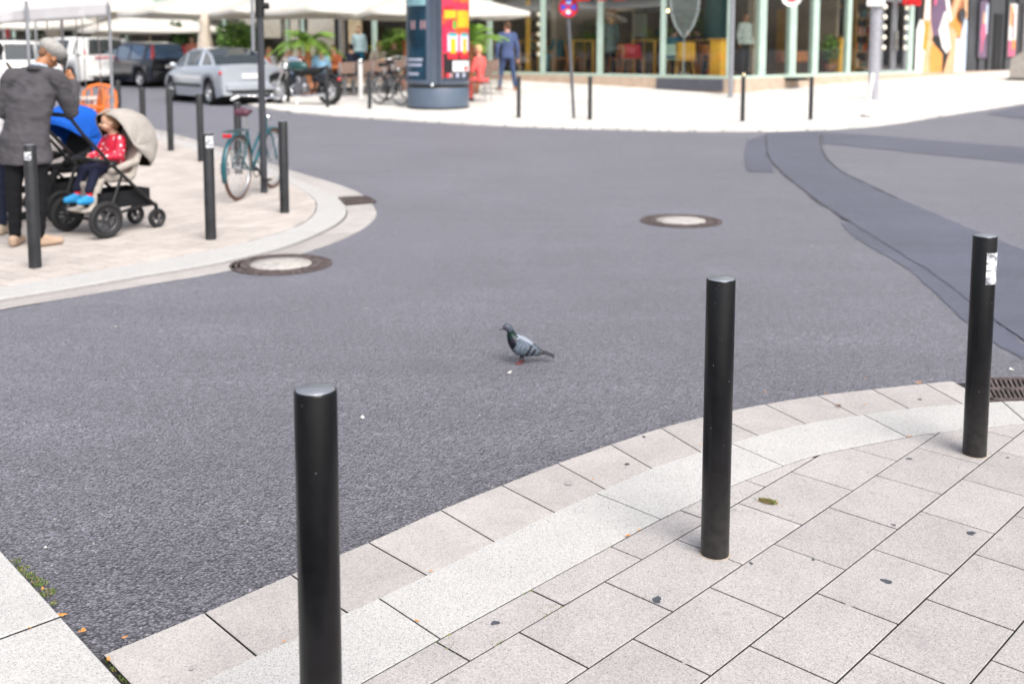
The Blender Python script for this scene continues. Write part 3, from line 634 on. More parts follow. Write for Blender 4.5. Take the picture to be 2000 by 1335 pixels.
# no stopping sign, leaning
def lean_(p):
    q = at(1108, 0, p.y); return (q - p) * 1.15
t, p, top = pole('leaning signpost with the round red and blue no stopping sign', 1121, 231, .034, 3, cat='sign', lean=lean_, m=mat('pole steel', (.13, .135, .15), rough=.4, metal=.3), name='no_stopping_sign', base=False)
c = at(1110, 15, p.y) - p + Vector((0, -.06, 0)); rad = 19.5 / FPX * p.y
mb = MB(); AX = Matrix.Rotation(R(90), 4, 'X')
def disc(mb, c, r, y, m=0, n=32):
    mb.lathe([(0.0005, 0), (r, 0), (r, .004)], c=c + Vector((0, y, 0)), M=AX, n=n, m=m)
disc(mb, c, rad, 0); mb.build('rim', M_GALV, t)
mb = MB(); disc(mb, c, rad * .95, -.006, 0); mb.build('red_face', M_RED, t)
mb = MB()
for q in range(4):
    a0 = R(45) + q * R(90) + R(14); vs = [c + Vector((0, -.013, 0))]
    arc = R(62); off = Vector((math.cos(a0 + arc / 2), 0, math.sin(a0 + arc / 2))) * rad * .08
    pts = [c + off + Vector((0, -.013, 0))] + [c + off + Vector((rad * .68 * math.cos(a0 + arc * i / 10), -.013, rad * .68 * math.sin(a0 + arc * i / 10))) for i in range(11)]
    mb.add(pts, [list(range(12))])
mb.build('blue_field', M_BLUE, t)
mb = MB(); disc(mb, c + Vector((0.0, 0, -rad * .42)), rad * .24, -.02, n=20); mb.build('white_arrow', M_WHITE, t)
mb = MB(); mb.box(c + Vector((0, -.018, rad * .45)), (rad * .5, .004, rad * .2)); mb.build('supplement', mat('pale blue', (.35, .5, .75), rough=.4), t)
# slender pole at the cafe corner and the lamp pole on the right
pole('slender grey pole at the glass corner of the cafe', 1427, 182, .055, 5.5, m=M_GALV, base=True, D=26)
t, p, top = pole('thick grey lamp pole with a white sign in front of the shop', 1705, 194, .13, 6.5, cat='lamp post', m=mat('light grey pole', (.36, .36, .40), rough=.5, var=.12), name='lamp_post', base=True)
D_ = p.y - .2; c = at(1711, 2, D_) - p
mb = MB(); mb.box(c + Vector((0, 0, .16)), (36 / FPX * D_, .03, .58), bev=.02); mb.build('white_sign', M_WHITE, t)
mb = MB(); mb.box(c + Vector((0, -.018, .12)), (24 / FPX * D_, .006, .16)); mb.build('blue_panel', M_BLUE, t)
# round white and red sign at the top edge
p = gp(1546, 5, 25.5); t = thing('no_entry_sign', 'round white sign with red centre hanging at the top of the green columns', 'sign', p)
c = at(1546, -8, 25.5) - p; mb = MB(); disc(mb, c, .26, -.02); mb.build('white_disc', M_WHITE, t)
mb = MB(); disc(mb, c, .15, -.03); mb.build('red_disc', M_RED, t)
mb = MB(); mb.tube([c + Vector((0, .05, .1)), c + Vector((0, .05, .9)), c + Vector((.2, 2.4, 1.1))], .03, m=0); mb.ell(c + Vector((-.35, .1, .08)), (.16, .12, .13)); mb.build('bracket', M_BLACK, t)
# bollard and blob of light grey box at right edge
p = on(2004, 157); t = thing('utility_box', 'grey sloping utility box at the right edge of the shop', 'box', p, R(-35))
mb = MB(); mb.prism([(-.42, 0), (.45, 0), (.45, .98), (.1, 1.0), (-.40, .62)], -.3, .3, M=Matrix.Rotation(R(90), 4, 'X')); mb.build('body', mat('warm grey sheet', (.36, .33, .30), rough=.6), t)
mb = MB(); mb.box((0, 0, .03), (1.0, .7, .06)); mb.build('plinth', M_BOLD, t)
p = on(1996, 155); t = thing('signpost', 'thin grey signpost at the right edge of the picture', 'post', p)
mb = MB(); mb.cyl((0, 0, 0), (0, 0, 3), .05, n=16); mb.build('shaft', M_GALV, t)
mb = MB(); mb.box((-.08, 0, .05), (.3, .3, .1), bev=.02); mb.build('foot', M_BLACK, t)

# ================================================================ SMALL THINGS ON THE GROUND
M_MOSS = mat('moss green', (.10, .16, .03), rough=.9, var=.5, scale=90); M_MOSS2 = mat('dry moss', (.30, .24, .10), rough=.9, var=.4, scale=90)
def blades(mb, p, n, spread, h, m=0):
    for i in range(n):
        a = rnd.random() * 6.283; rr = spread * math.sqrt(rnd.random()); b = p + Vector((rr * math.cos(a), rr * math.sin(a), 0)); a2 = rnd.random() * 6.283
        hh = h * rnd.uniform(.4, 1.1); d = Vector((math.cos(a2), math.sin(a2), 0)); s_ = Vector((-d.y, d.x, 0)) * .0016
        mb.add([b - s_, b + s_, b + d * hh * .5 + Vector((0, 0, hh)) + s_ * .5, b + d * hh * .9 + Vector((0, 0, hh * .8))], [[0, 1, 2, 3]], m if rnd.random() < .75 else 1 - m)
mb = MB()
for px, py, n, s_ in ((28, 1098, 90, .03), (40, 1112, 160, .035), (52, 1125, 150, .033), (78, 1140, 150, .032), (92, 1158, 170, .034), (70, 1132, 60, .02), (104, 1178, 40, .015), (222, 1290, 130, .026), (228, 1304, 120, .022), (262, 1330, 120, .03), (240, 1326, 60, .02)):
    blades(mb, on(px, py, -.015), int(n * .6), s_ * .75, .008)
for (x0, y0), (x1, y1), n in (((805, 1283), (890, 1232), 90), ((862, 1245), (880, 1234), 120), ((1020, 1163), (1042, 1150), 50), ((1180, 1074), (1192, 1066), 40), ((1050, 1210), (1098, 1183), 120), ((958, 1262), (985, 1246), 40), ((1560, 1020), (1578, 1010), 25), ((1570, 827), (1572, 850), 12), ((1755, 848), (1775, 855), 20), ((1120, 1105), (1150, 1088), 20), ((740, 1316), (752, 1308), 14), ((1955, 783), (1990, 800), 30)):
    for k in range(n):
        p = on(x0 + (x1 - x0) * rnd.random(), y0 + (y1 - y0) * rnd.random(), -.006); blades(mb, p, 3, .003, .006)
o = mb.build('moss', [M_MOSS, M_MOSS2]); tag(o, 'green moss and weeds growing in the joints beside the near kerb', 'moss', kind='stuff')
M_LEAF = mat('yellow leaf', (.62, .27, .07), rough=.7, var=.3, scale=150); M_LEAF2 = mat('brown leaf', (.18, .07, .03), rough=.8, var=.3, scale=150); M_PAPER = mat('pale litter', (.62, .60, .56), rough=.8)
def leaf(px, py, r, m, label, cat='leaf', name='fallen_leaf', dz=.003, group=None):
    p = on(px, py, dz); mb = MB(); n = 12; a0 = rnd.random() * 6; P = []
    for i in range(n):
        a = 2 * math.pi * i / n; q = r * (1 if i % 6 else 1.5) * rnd.uniform(.8, 1.1); P.append(Vector((q * math.cos(a), q * .6 * math.sin(a), .002 + .25 * r * math.cos(a) ** 2)))
    P.append(Vector((0, 0, .001))); mb.add(P, [[i, (i + 1) % n, n] for i in range(n)], 0, True)
    o = mb.build(name, m, loc=p, rot=(rnd.uniform(-.1, .1), rnd.uniform(-.1, .1), a0)); tag(o, label, cat, group); return o
GL = 'yellow leaf scraps in the pavement joints'
for px, py, r, z, lb in ((121, 1201, .012, -.01, 'at the joint between the two corner kerb slabs'), (163, 1232, .013, -.018, 'on asphalt beside the lower corner kerb slab'), (156, 1234, .006, -.018, 'touching the larger scrap beside the lower corner kerb slab'), (58, 1226, .006, .008, 'inside the joint of the corner kerb slabs'), (243, 1245, .008, -.018, 'on the asphalt just above the first gutter slab'), (83, 1150, .008, 0, 'in the lower tuft of moss by the corner kerb'), (212, 1287, .008, 0, 'on the moss at the corner of the first gutter slab')):
    leaf(px, py, r, M_LEAF, 'tiny orange leaf scrap ' + lb, dz=z, group=GL)
for px, py, r, lb in ((1226, 1046, .011, 'in the kerb joint left of the middle bollard, the larger'), (1248, 1035, .007, 'in the kerb joint left of the middle bollard, the smaller'), (843, 1115, .007, 'between gutter and white kerb right of the nearest bollard'), (815, 1212, .007, 'in the cross joint of the white kerb near the nearest bollard'), (1158, 936, .006, 'in a gutter slab joint above the long white kerb stone'), (1775, 852, .009, 'at a kerb stone corner left of the sticker bollard'), (1690, 790, .007, 'beside the brown leaf on the gutter slabs'), (555, 1252, .006, 'in the joint left of the nearest bollard'), (1368, 868, .007, 'in the gutter joint just left of the middle bollard')):
    leaf(px, py, r, M_LEAF, 'tiny orange leaf scrap ' + lb, group=GL)
leaf(1637, 792, .014, M_LEAF2, 'small reddish brown leaf lying on the gutter slab before the drain')
for px, py, r, lb in ((1495, 766, .008, 'right of the middle bollard'), (1614, 768, .009, 'between the two right bollards'), (1690, 740, .007, 'a little off the kerb'), (1794, 747, .014, 'left of the drain grate')):
    leaf(px, py, r, M_LEAF, 'pale orange leaf scrap by the road edge ' + lb, dz=-.004, group=GL)
for px, py, lab in ((228, 638, 'white paper scrap on the asphalt near the left edge'), (708, 816, 'white paper scrap on the asphalt right of the nearest bollard cap'), (1585, 480, 'white crumb on the road between the road manhole and the sticker bollard'), (1976, 722, 'white crumb on the asphalt beside the drain grate'), (88, 1070, 'grey white crumb beside the corner kerb'), (995, 728, 'pale scrap on the asphalt below the pigeon'), (712, 603, 'white crumb on the asphalt below the island manhole')):
    leaf(px, py, .016 if py < 900 else .009, M_PAPER, lab, 'litter', 'litter_scrap', dz=ROAD + .004)
# dry clump behind the middle bollard
p = on(1500, 981); mb = MB()
for i in range(420):
    u = rnd.gauss(0, .4); q = p + Vector((u * .030, -u * .014 + rnd.gauss(0, .006), 0)); blades(mb, q, 1, .002, .012, m=0 if rnd.random() < .35 else 1)
o = mb.build('moss_clump', [M_MOSS, mat('straw', (.34, .24, .12), rough=.9, var=.4, scale=80)]); tag(o, 'dry green and brown clump of moss lying on the pavement right of the middle bollard', 'moss')
# ================================================================ PIGEON
def pigeon():
    p = on(1019, 709, ROAD); t = thing('pigeon', 'grey pigeon with green neck and black wing bars walking on the asphalt', 'pigeon', p, R(6)); t.scale = (.86, .93, .93)
    # built facing -x; spine stations: x, z centre, half width, half height
    st = [(-.118, .228, .004, .004), (-.112, .229, .013, .013), (-.102, .232, .019, .020), (-.090, .234, .0215, .023), (-.078, .228, .020, .023), (-.070, .214, .0195, .022), (-.066, .198, .023, .025), (-.062, .180, .030, .032), (-.052, .160, .039, .042), (-.032, .140, .050, .053), (-.005, .122, .056, .058), (.025, .112, .054, .052), (.055, .103, .046, .041), (.085, .094, .034, .028), (.115, .084, .022, .016), (.140, .076, .014, .008)]
    st = [(a, b - .022, c, d) for a, b, c, d in st]; P = [Vector((a, 0, b)) for a, b, _, _ in st]; n = 28; mb = MB(); vs = []
    for i, (x, z, hw, hh) in enumerate(st):
        d = (P[min(i + 1, len(P) - 1)] - P[max(i - 1, 0)]).normalized(); u = Vector((-d.z, 0, d.x))
        for j in range(n):
            a = 2 * math.pi * j / n; vs.append(P[i] + Vector((0, hw * math.cos(a), 0)) + u * hh * math.sin(a))
    k = len(st); fs = [[i * n + j, i * n + (j + 1) % n, (i + 1) * n + (j + 1) % n, (i + 1) * n + j] for i in range(k - 1) for j in range(n)]
    mb.add(vs, fs, 0, True); mb.add(vs[:n], [list(range(n - 1, -1, -1))], 0, True); mb.add(vs[-n:], [list(range(n))], 0, True)
    o = mb.build('body', [], t)
    sb = o.modifiers.new('s', 'SUBSURF'); sb.levels = 2; sb.render_levels = 2
    head = mat('pigeon head', (.055, .07, .10), rough=.6, var=.2, scale=90); neck = mat('pigeon neck', (.004, .022, .018), rough=.35, metal=.4, var=.3, scale=120); neck2 = mat('pigeon lower neck', (.012, .010, .022), rough=.4, metal=.3, var=.3, scale=100)
    belly = mat('pigeon belly', (.05, .062, .082), rough=.75, var=.2, scale=120, bump=.3, bscale=160); back = mat('pigeon pale back', (.27, .30, .36), rough=.75, var=.15, scale=110, bump=.3, bscale=160); dark = mat('pigeon dark', (.016, .018, .024), rough=.6, var=.3, scale=120)
    for m in (head, neck, neck2, belly, back): o.data.materials.append(m)
    for f in o.data.polygons:
        c = f.center; s_ = c.x + (c.z - .18) * -.55
        c = c + Vector((0, 0, .022))
        if c.z > .212: f.material_index = 0
        elif c.z > .176 and c.x < -.035: f.material_index = 1
        elif c.x < -.040 and c.z > .125: f.material_index = 2
        elif c.z > .135 and c.x > -.03: f.material_index = 4
        else: f.material_index = 3
    mb = MB(); mb.cyl((-.112, 0, .205), (-.139, 0, .195), .0058, .0012, n=10); mb.build('beak', dark, t)
    mb = MB(); mb.ell((-.121, 0, .206), (.007, .005, .004)); mb.build('cere', back, t)
    for s_ in (-1, 1):
        mb = MB(); mb.ell((-.098, s_ * .0185, .214), .0042, nu=12, nv=8); mb.build('eye', mat('pigeon eye', (.12, .04, .01), rough=.2), t)
    # folded wings
    for s_ in (-1, 1):
        n1, n2 = 34, 12; vs = []; mi = []
        def W(u, v):
            x = -.048 + u * .175; zc = .118 - u * .058; hh = .046 * (1 - u) ** .55 * (1 - .15 * u) * min(1, (u * 9 + .12)) ** .5 + .006
            a = (v - .5) * 2; z = zc + hh * a * (1 if a > 0 else .92); yy = (.054 * (1 - u ** 2.2) + .010) * (1 - .22 * a * a) + .004
            return Vector((x + .012 * a * (1 - u), s_ * yy, z))
        mb = MB(); vs = [W(i / n1, j / n2) for i in range(n1 + 1) for j in range(n2 + 1)]; vs2 = [p - Vector((0, s_ * .006, 0)) for p in vs]; w_ = n2 + 1
        fs = [[i * w_ + j, i * w_ + j + 1, (i + 1) * w_ + j + 1, (i + 1) * w_ + j] for i in range(n1) for j in range(n2)]
        for f in fs:
            c = sum((vs[q] for q in f), Vector((0, 0, 0))) / 4; u = (f[0] // w_) / n1; v = (f[0] % w_) / n2
            q = u + (.45 - v) * .16
            m = 0
            if q > .30: m = 0
            if .42 < q < .52 and v < .86: m = 1
            if .60 < q < .70 and v < .75: m = 1
            if q >= .80 or (q > .7 and v > .75): m = 2
            mb.f.append([k_ + 0 for k_ in f]); mb.m.append(m); mb.sm.append(True)
        mb.v = [tuple(p) for p in vs]
        o = mb.build('wing', [mat('pigeon wing', (.10, .125, .165), rough=.7, var=.55, scale=75, bump=.4, bscale=140), dark, mat('pigeon wing tip', (.06, .065, .075), rough=.6, var=.3, scale=90)], t)
        so_ = o.modifiers.new('t', 'SOLIDIFY'); so_.thickness = .006; so_.offset = 0
    mb = MB(); vs = []
    for i in range(9):
        u = i / 8; x = .095 + u * .10; z = .070 - u * .036; h_ = .016 + u * .014
        for j in range(7): a = (j / 6 - .5) * 2; vs.append((x, a * h_, z + .006 * (1 - a * a)))
    mb.add(vs, [[i * 7 + j, i * 7 + j + 1, (i + 1) * 7 + j + 1, (i + 1) * 7 + j] for i in range(8) for j in range(6)], 0, True); o = mb.build('tail', dark, t); q = o.modifiers.new('t', 'SOLIDIFY'); q.thickness = .007
    red = mat('pigeon leg red', (.20, .045, .05), rough=.6)
    for s_, dx in ((-1, -.012), (1, .012)):
        mb = MB(); mb.cyl((.0, s_ * .018, .065), (dx, s_ * .018, .028), .012, .005, n=10, m=1); mb.cyl((dx, s_ * .018, .030), (dx - .002, s_ * .018, .006), .0042, .0038, n=10)
        for a in (160, 185, 210, 5):
            q = Vector((math.cos(R(a)), math.sin(R(a)), 0)) * (.030 if a != 5 else .014); mb.tube([(dx, s_ * .018, .006), Vector((dx, s_ * .018, .005)) + q * .6, Vector((dx, s_ * .018, .0025)) + q], [.0042, .0036, .002], n=8)
        mb.build('leg', [red, belly], t)
pigeon()

# ================================================================ PEOPLE
V = Vector
SK1 = mat('light skin', (.60, .36, .25), rough=.5, var=.08, scale=12); SK2 = mat('tanned skin', (.42, .19, .095), rough=.5, var=.1, scale=12); SK3 = mat('dark tan skin', (.22, .09, .05), rough=.5, var=.1, scale=12)
def hand(mb, w, d, up, L=.09, curl=.5, side=1, r=.0085):
    d = d.normalized(); up = (up - d * up.dot(d)).normalized(); lat = d.cross(up) * side
    mb.cap(w, w + d * L * .45, .022, .024); 
    for k in range(-1, 2): mb.cap(w + d * .01 + lat * k * .014, w + d * L * .85 + lat * k * .024, .014, .013)
    for k, ln in zip((-1.5, -.5, .5, 1.5), (.82, 1, .95, .75)):
        a = w + d * L * .85 + lat * k * .019; b = a + (d * (1 - .4 * curl) + -up * curl * .7).normalized() * .034 * ln
        c = b + (d * (1 - 1.3 * curl) - up * curl * 1.2).normalized() * .026 * ln; e = c + (d * (.6 - 1.5 * curl) - up * curl * 1.2).normalized() * .018 * ln
        mb.cap(a, b, r * 1.1, r, n=10); mb.cap(b, c, r, r * .92, n=10); mb.cap(c, e, r * .92, r * .8, n=10)
    a = w + d * L * .25 - lat * .022; b = a + (d * .6 - lat * .7 - up * .25).normalized() * .038; c = b + (d * .9 - lat * .1 - up * .4).normalized() * .03
    mb.cap(a, b, .0125, .0105, n=10); mb.cap(b, c, .0105, .009, n=10)
def figure(label, loc, rz, J, skin=SK1, hair=None, top=None, legs=None, shoes=None, group=None, voxel=.014, sleeve=1.0, hem=None, longhair=False, hat=None, cat='person', s=1.0, short_legs=False, name='person', curl=.5, bald=False, bulk=1.0):
    k = bulk
    t = thing(name, label, cat, loc, rz, group); t.scale = (s, s, s)
    pel, ch, nb, hd = J['pelvis'], J['chest'], J['neck'], J['head']
    fd = J['face'].normalized(); upv = (hd - nb).normalized(); sd_ = fd.cross(upv).normalized(); fd = upv.cross(sd_).normalized()
    Mh = Matrix((sd_, fd, upv)).transposed().to_4x4()
    bf = J.get('front', fd); bf = (bf - V((0, 0, bf.z))).normalized(); lat = bf.cross(V((0, 0, 1)))      # lat = body right
    Mb = Matrix((lat, bf, V((0, 0, 1)))).transposed().to_4x4()
    mb = MB()
    P_ = lambda x, y, z: hd + Mh.to_3x3() @ V((x, y, z))
    mb.ell(P_(0, -.012, .028), (.073, .092, .088), M=Mh, nu=20, nv=14); mb.ell(P_(0, .022, -.045), (.055, .066, .066), M=Mh); mb.ell(P_(0, .055, -.088), (.028, .026, .022), M=Mh)
    mb.cap(P_(0, .088, .0), P_(0, .104, -.030), .009, .013, n=10); mb.ell(P_(0, .082, -.060), (.026, .012, .010), M=Mh); mb.ell(P_(0, .078, .03), (.05, .016, .012), M=Mh)
    for q in (-1, 1):
        mb.ell(P_(q * .074, -.008, -.018), (.010, .018, .030), M=Mh, nu=10, nv=8); mb.ell(P_(q * .030, .075, -.028), (.02, .02, .02), M=Mh, nu=10, nv=8)
    mb.cap(P_(0, -.02, -.05), nb, .050, .058); mb.ell(ch, (.135, .085, .17), M=Mb); mb.ell(pel, (.13, .09, .11), M=Mb); mb.cap(ch, pel, .085, .085)
    for q in 'LR':
        sh, el, wr = J['sh' + q], J['el' + q], J['wr' + q]; mb.cap(sh, el, .046, .036); mb.cap(el, wr, .037, .025); mb.cap(nb, sh, .05, .04)
        hd_ = J.get('hd' + q, (wr - el)); hand(mb, wr, hd_, J.get('pu' + q, V((0, 0, 1))), side=1 if q == 'R' else -1, curl=J.get('curl' + q, curl))
        hp, kn, an = J['hip' + q], J['kn' + q], J['an' + q]; mb.cap(hp, kn, .072, .048); mb.cap(kn, an, .048, .032); mb.cap(an, an + (J['toe' + q] - an) * .7, .03, .025)
    b = mb.build('body', skin, t); fuse(b, voxel, 2)
    # eyes and mouth are children of the body
    for q in (-1, 1):
        e = MB(); e.ell(P_(q * .031, .086, .002), (.011, .007, .007), M=Mh, nu=10, nv=8); e.build('eye', mat('eye dark', (.03, .02, .015), rough=.2), b)
    if top:
        mb = MB(); k = bulk; hz = hem if hem is not None else .06; ring = []
        for c0, rx, ry in ((nb + V((0, 0, .015)), .058, .056), (nb - V((0, 0, .03)), .085, .07), (nb.lerp(ch, .35), .150, .095), (ch.lerp(nb, .3), .180, .112), (ch, .182 * k, .120 * k), (ch.lerp(pel, .35), .170 * k, .118 * k), (ch.lerp(pel, .7), .160 * k, .115 * k), (pel + V((0, 0, .03)), .170 * k, .125 * k), (pel - V((0, 0, hz * .6)), .186 * k, .136 * k), (pel - V((0, 0, hz)), .190 * k, .138 * k), (pel - V((0, 0, hz + .005)), .12, .08)):
            ring.append([c0 + Mb.to_3x3() @ V((rx * math.cos(a), ry * math.sin(a), 0)) for a in [2 * math.pi * i / 28 for i in range(28)]])
        n_ = len(ring); mb.add([p for r_ in ring for p in r_], [[j * 28 + (i + 1) % 28, j * 28 + i, (j + 1) * 28 + i, (j + 1) * 28 + (i + 1) % 28] for j in range(n_ - 1) for i in range(28)] + [list(range(28)), list(range((n_ - 1) * 28, n_ * 28))[::-1]], 0, True)
        for q in 'LR':
            sh, el, wr = J['sh' + q], J['el' + q], J['wr' + q]; mb.cap(sh, el, .066 * k, .052 * k); mb.cap(nb - V((0, 0, .03)), sh, .060 * k, .064 * k)
            if sleeve > .5: mb.cap(el, el.lerp(wr, .93), .052 * k, .040 * k)
        crease(fuse(mb.build(J.get('topname', 'jacket'), top, t), voxel, 8), .0065 * bulk ** 2)
    if legs:
        mb = MB(); mb.ell(pel - V((0, 0, .0)), (.155, .118, .13), M=Mb)
        for q in 'LR':
            hp, kn, an = J['hip' + q], J['kn' + q], J['an' + q]; mb.cap(hp, kn, .088, .064)
            if not short_legs: mb.cap(kn, an + V((0, 0, .02)), .062, .050)
        crease(fuse(mb.build('trousers', legs, t), voxel, 3), .005)
    if shoes:
        for q in 'LR':
            an, to = J['an' + q], J['toe' + q]; mb = MB(); d = (to - an); d.z = 0; d = d.normalized(); hl = an - d * .045; z0 = to.z
            mb.cap(V((hl.x, hl.y, z0 + .015)), V((to.x, to.y, z0 + .01)), .036, .032); mb.cap(V((hl.x, hl.y, z0 + .035)), V((an.x, an.y, z0 + .05)) + d * .03, .038, .036); mb.cap(V((an.x, an.y, z0 + .04)) + d * .05, V((to.x, to.y, z0 + .01)), .034, .028)
            fuse(mb.build('shoe', shoes, t), voxel * .8, 2)
    if hair:
        mb = MB(); mb.ell(P_(0, -.024, .038), (.080, .090, .086), M=Mh, nu=20, nv=14); mb.ell(P_(0, -.055, -.01), (.070, .055, .075), M=Mh); mb.ell(P_(0, .045, .092), (.055, .035, .022), M=Mh)
        if longhair: mb.cap(P_(0, -.065, -.02), P_(0, -.075, -.16), .068, .05)
        fuse(mb.build('hair', hair, t), voxel, 1)
    return t, P_, Mh
def cloth(name, col, **k): return mat(name, col, rough=.85, var=k.pop('var', .15), scale=k.pop('scale', 10), bump=k.pop('bump', .5), bscale=k.pop('bscale', 22), spec=.25)
def standing(face=(0, 1, 0), lean=0, arms='down'):
    J = dict(pelvis=V((0, 0, .93)), chest=V((0, lean, 1.27)), neck=V((0, lean, 1.46)), head=V((0, lean + .02, 1.62)), face=V(face), front=V((0, 1, 0)))
    for q, s_ in (('L', -1), ('R', 1)):
        J['sh' + q] = V((s_ * .18, lean, 1.40)); J['el' + q] = V((s_ * .235, lean - .03, 1.12)); J['wr' + q] = V((s_ * .25, lean + .06, .87))
        J['hip' + q] = V((s_ * .085, 0, .90)); J['kn' + q] = V((s_ * .10, .02, .50)); J['an' + q] = V((s_ * .11, -.01, .09)); J['toe' + q] = V((s_ * .14, .15, .02)); J['pu' + q] = V((s_, 0, 0)); J['topname'] = 'jacket'
    return J
def sitting(seat=.45, face=(0, 1, 0), lean=.06, reach=.32):
    p = seat + .10
    J = dict(pelvis=V((0, 0, p)), chest=V((0, lean, p + .33)), neck=V((0, lean * 1.5, p + .52)), head=V((0, lean * 1.8 + .02, p + .68)), face=V(face), front=V((0, 1, 0)), topname='shirt')
    for q, s_ in (('L', -1), ('R', 1)):
        J['sh' + q] = V((s_ * .175, lean * 1.3, p + .46)); J['el' + q] = V((s_ * .24, lean + .08, p + .20)); J['wr' + q] = V((s_ * .12, lean + reach, p + .22))
        J['hip' + q] = V((s_ * .085, .02, p - .02)); J['kn' + q] = V((s_ * .13, .42, p - .02)); J['an' + q] = V((s_ * .13, .40, .09)); J['toe' + q] = V((s_ * .14, .55, .02))
    return J
# --- man with the flat cap, seen from behind, phone at his ear
p0 = on(62, 481); s_ = 1.0
J = dict(pelvis=V((-.01, .03, .90)), chest=V((.055, .05, 1.24)), neck=V((.11, .06, 1.43)), head=V((.205, .10, 1.55)), face=V((.62, .62, -.22)), front=V((.5, .86, 0)),
         shR=V((.245, -.03, 1.37)), elR=V((.345, .04, 1.09)), wrR=V((.375, .13, 1.33)), hdR=V((-.52, -.05, .85)), puR=V((-.3, -1, 0)), shL=V((-.095, .13, 1.37)), elL=V((-.17, .19, 1.10)), wrL=V((.0, .40, .98)), hdL=V((.6, .5, -.1)), puL=V((0, 0, 1)),
         hipR=V((.075, -.02, .88)), knR=V((.085, -.02, .50)), anR=V((.055, -.06, .09)), toeR=V((.215, .0, .025)), hipL=V((-.075, .06, .88)), knL=V((-.11, .03, .50)), anL=V((-.12, .07, .09)), toeL=V((-.07, .20, .025)), curlR=.75, curlL=.8)
man, P_, Mh = figure('man in grey jacket and grey flat cap on the phone, seen from behind', p0, R(24), J, skin=SK2, top=cloth('charcoal jacket wool', (.075, .072, .080), bump=1.0, bscale=9, var=.18), legs=cloth('black trousers', (.006, .006, .008)), shoes=mat('beige suede shoe', (.42, .30, .22), rough=.9, bump=.2), voxel=.0085, hem=.22, bulk=1.12)
mb = MB(); mb.ell(P_(0, -.016, .050), (.108, .126, .076), M=Mh, nu=28, nv=16); mb.ell(P_(0, .012, .072), (.104, .118, .050), M=Mh @ Matrix.Rotation(R(-8), 4, 'X'), nu=28, nv=16); mb.ell(P_(0, .115, .030), (.070, .052, .012), M=Mh @ Matrix.Rotation(R(-12), 4, 'X')); mb.lathe([(.083, .0), (.094, .012), (.094, .04), (.06, .045)], c=P_(0, -.008, .002), M=Mh @ Matrix.Diagonal((1, 1.16, 1, 1)), n=32)
fuse(mb.build('flat_cap', cloth('heather grey tweed', (.37, .36, .34), var=.25, scale=60, bump=.6, bscale=50), man), .006, 2)
mb = MB(); mb.tube([V((.11, .06, 1.43)) + V(q_) for q_ in ((-.035, .085, -.03), (-.075, .03, .0), (-.062, -.045, .022), (.0, -.075, .020), (.062, -.055, .0), (.085, .01, -.025))], [.014, .02, .022, .022, .02, .014], n=12); mb.build('jacket_collar', MATS['charcoal jacket wool'], man)
mb = MB(); mb.tube([V((.118, .065, 1.452)) + V(q_) for q_ in ((-.03, .068, -.01), (-.058, .02, .012), (-.048, -.035, .028), (.0, -.058, .026), (.05, -.04, .012), (.066, .01, -.008))], [.010, .014, .015, .015, .014, .010], n=12); mb.build('shirt_collar', cloth('pale blue shirt', (.45, .52, .60)), man)
mb = MB(); mb.cap(P_(0, -.072, .02), P_(0, -.080, -.035), .045, .03); fuse(mb.build('hair', mat('cropped hair', (.20, .10, .055), rough=.9, var=.3, scale=80), man), .008, 2)
# phone held in his right hand: a thing of its own
c = man.matrix_world if False else (Matrix.Translation(p0) @ Matrix.Rotation(R(24), 4, 'Z'))
q = c @ V((.315, .12, 1.46)); ph = thing('phone', 'black phone held to the ear of the man with the flat cap', 'phone', q, R(24))
mb = MB(); Mr = Matrix.Rotation(R(14), 4, 'Y') @ Matrix.Rotation(R(12), 4, 'X'); mb.box((0, 0, 0), (.009, .072, .15), M=Mr, bev=.003); mb.build('phone_body', M_BLACK, ph)
mb = MB(); mb.box((-.0056, 0, 0), (.0015, .064, .14), M=Mr); mb.build('screen', mat('black glass', (.01, .01, .012), rough=.08), ph)
# man half in the picture at the left edge
p1 = on(-22, 458); J = standing(face=(-.5, .5, -.4)); J['head'] = V((.06, .08, 1.56)); J['wrR'] = V((.30, .22, 1.05))
figure('dark haired man in white shirt cut off by the left edge', p1, R(10), J, skin=SK3, hair=mat('black hair', (.008, .007, .007), rough=.6), top=cloth('white shirt cotton', (.72, .72, .76)), legs=cloth('navy trousers', (.012, .016, .035)), shoes=mat('tan suede', (.45, .36, .27), rough=.9), voxel=.011, sleeve=.2)
q = p1 + V((.42, .02, .62)); bag = thing('shoulder_bag', 'brown leather bag on the hip of the man at the left edge', 'bag', q, R(20))
mb = MB(); mb.box((0, 0, .14), (.12, .34, .30), bev=.03); mb.build('pouch', mat('brown leather', (.09, .045, .03), rough=.45), bag); mb = MB(); mb.tube([(0, -.15, .28), (-.06, -.08, .7), (-.18, 0, .86), (-.1, .1, .7), (0, .15, .28)], .012); mb.build('strap', MATS['brown leather'], bag)

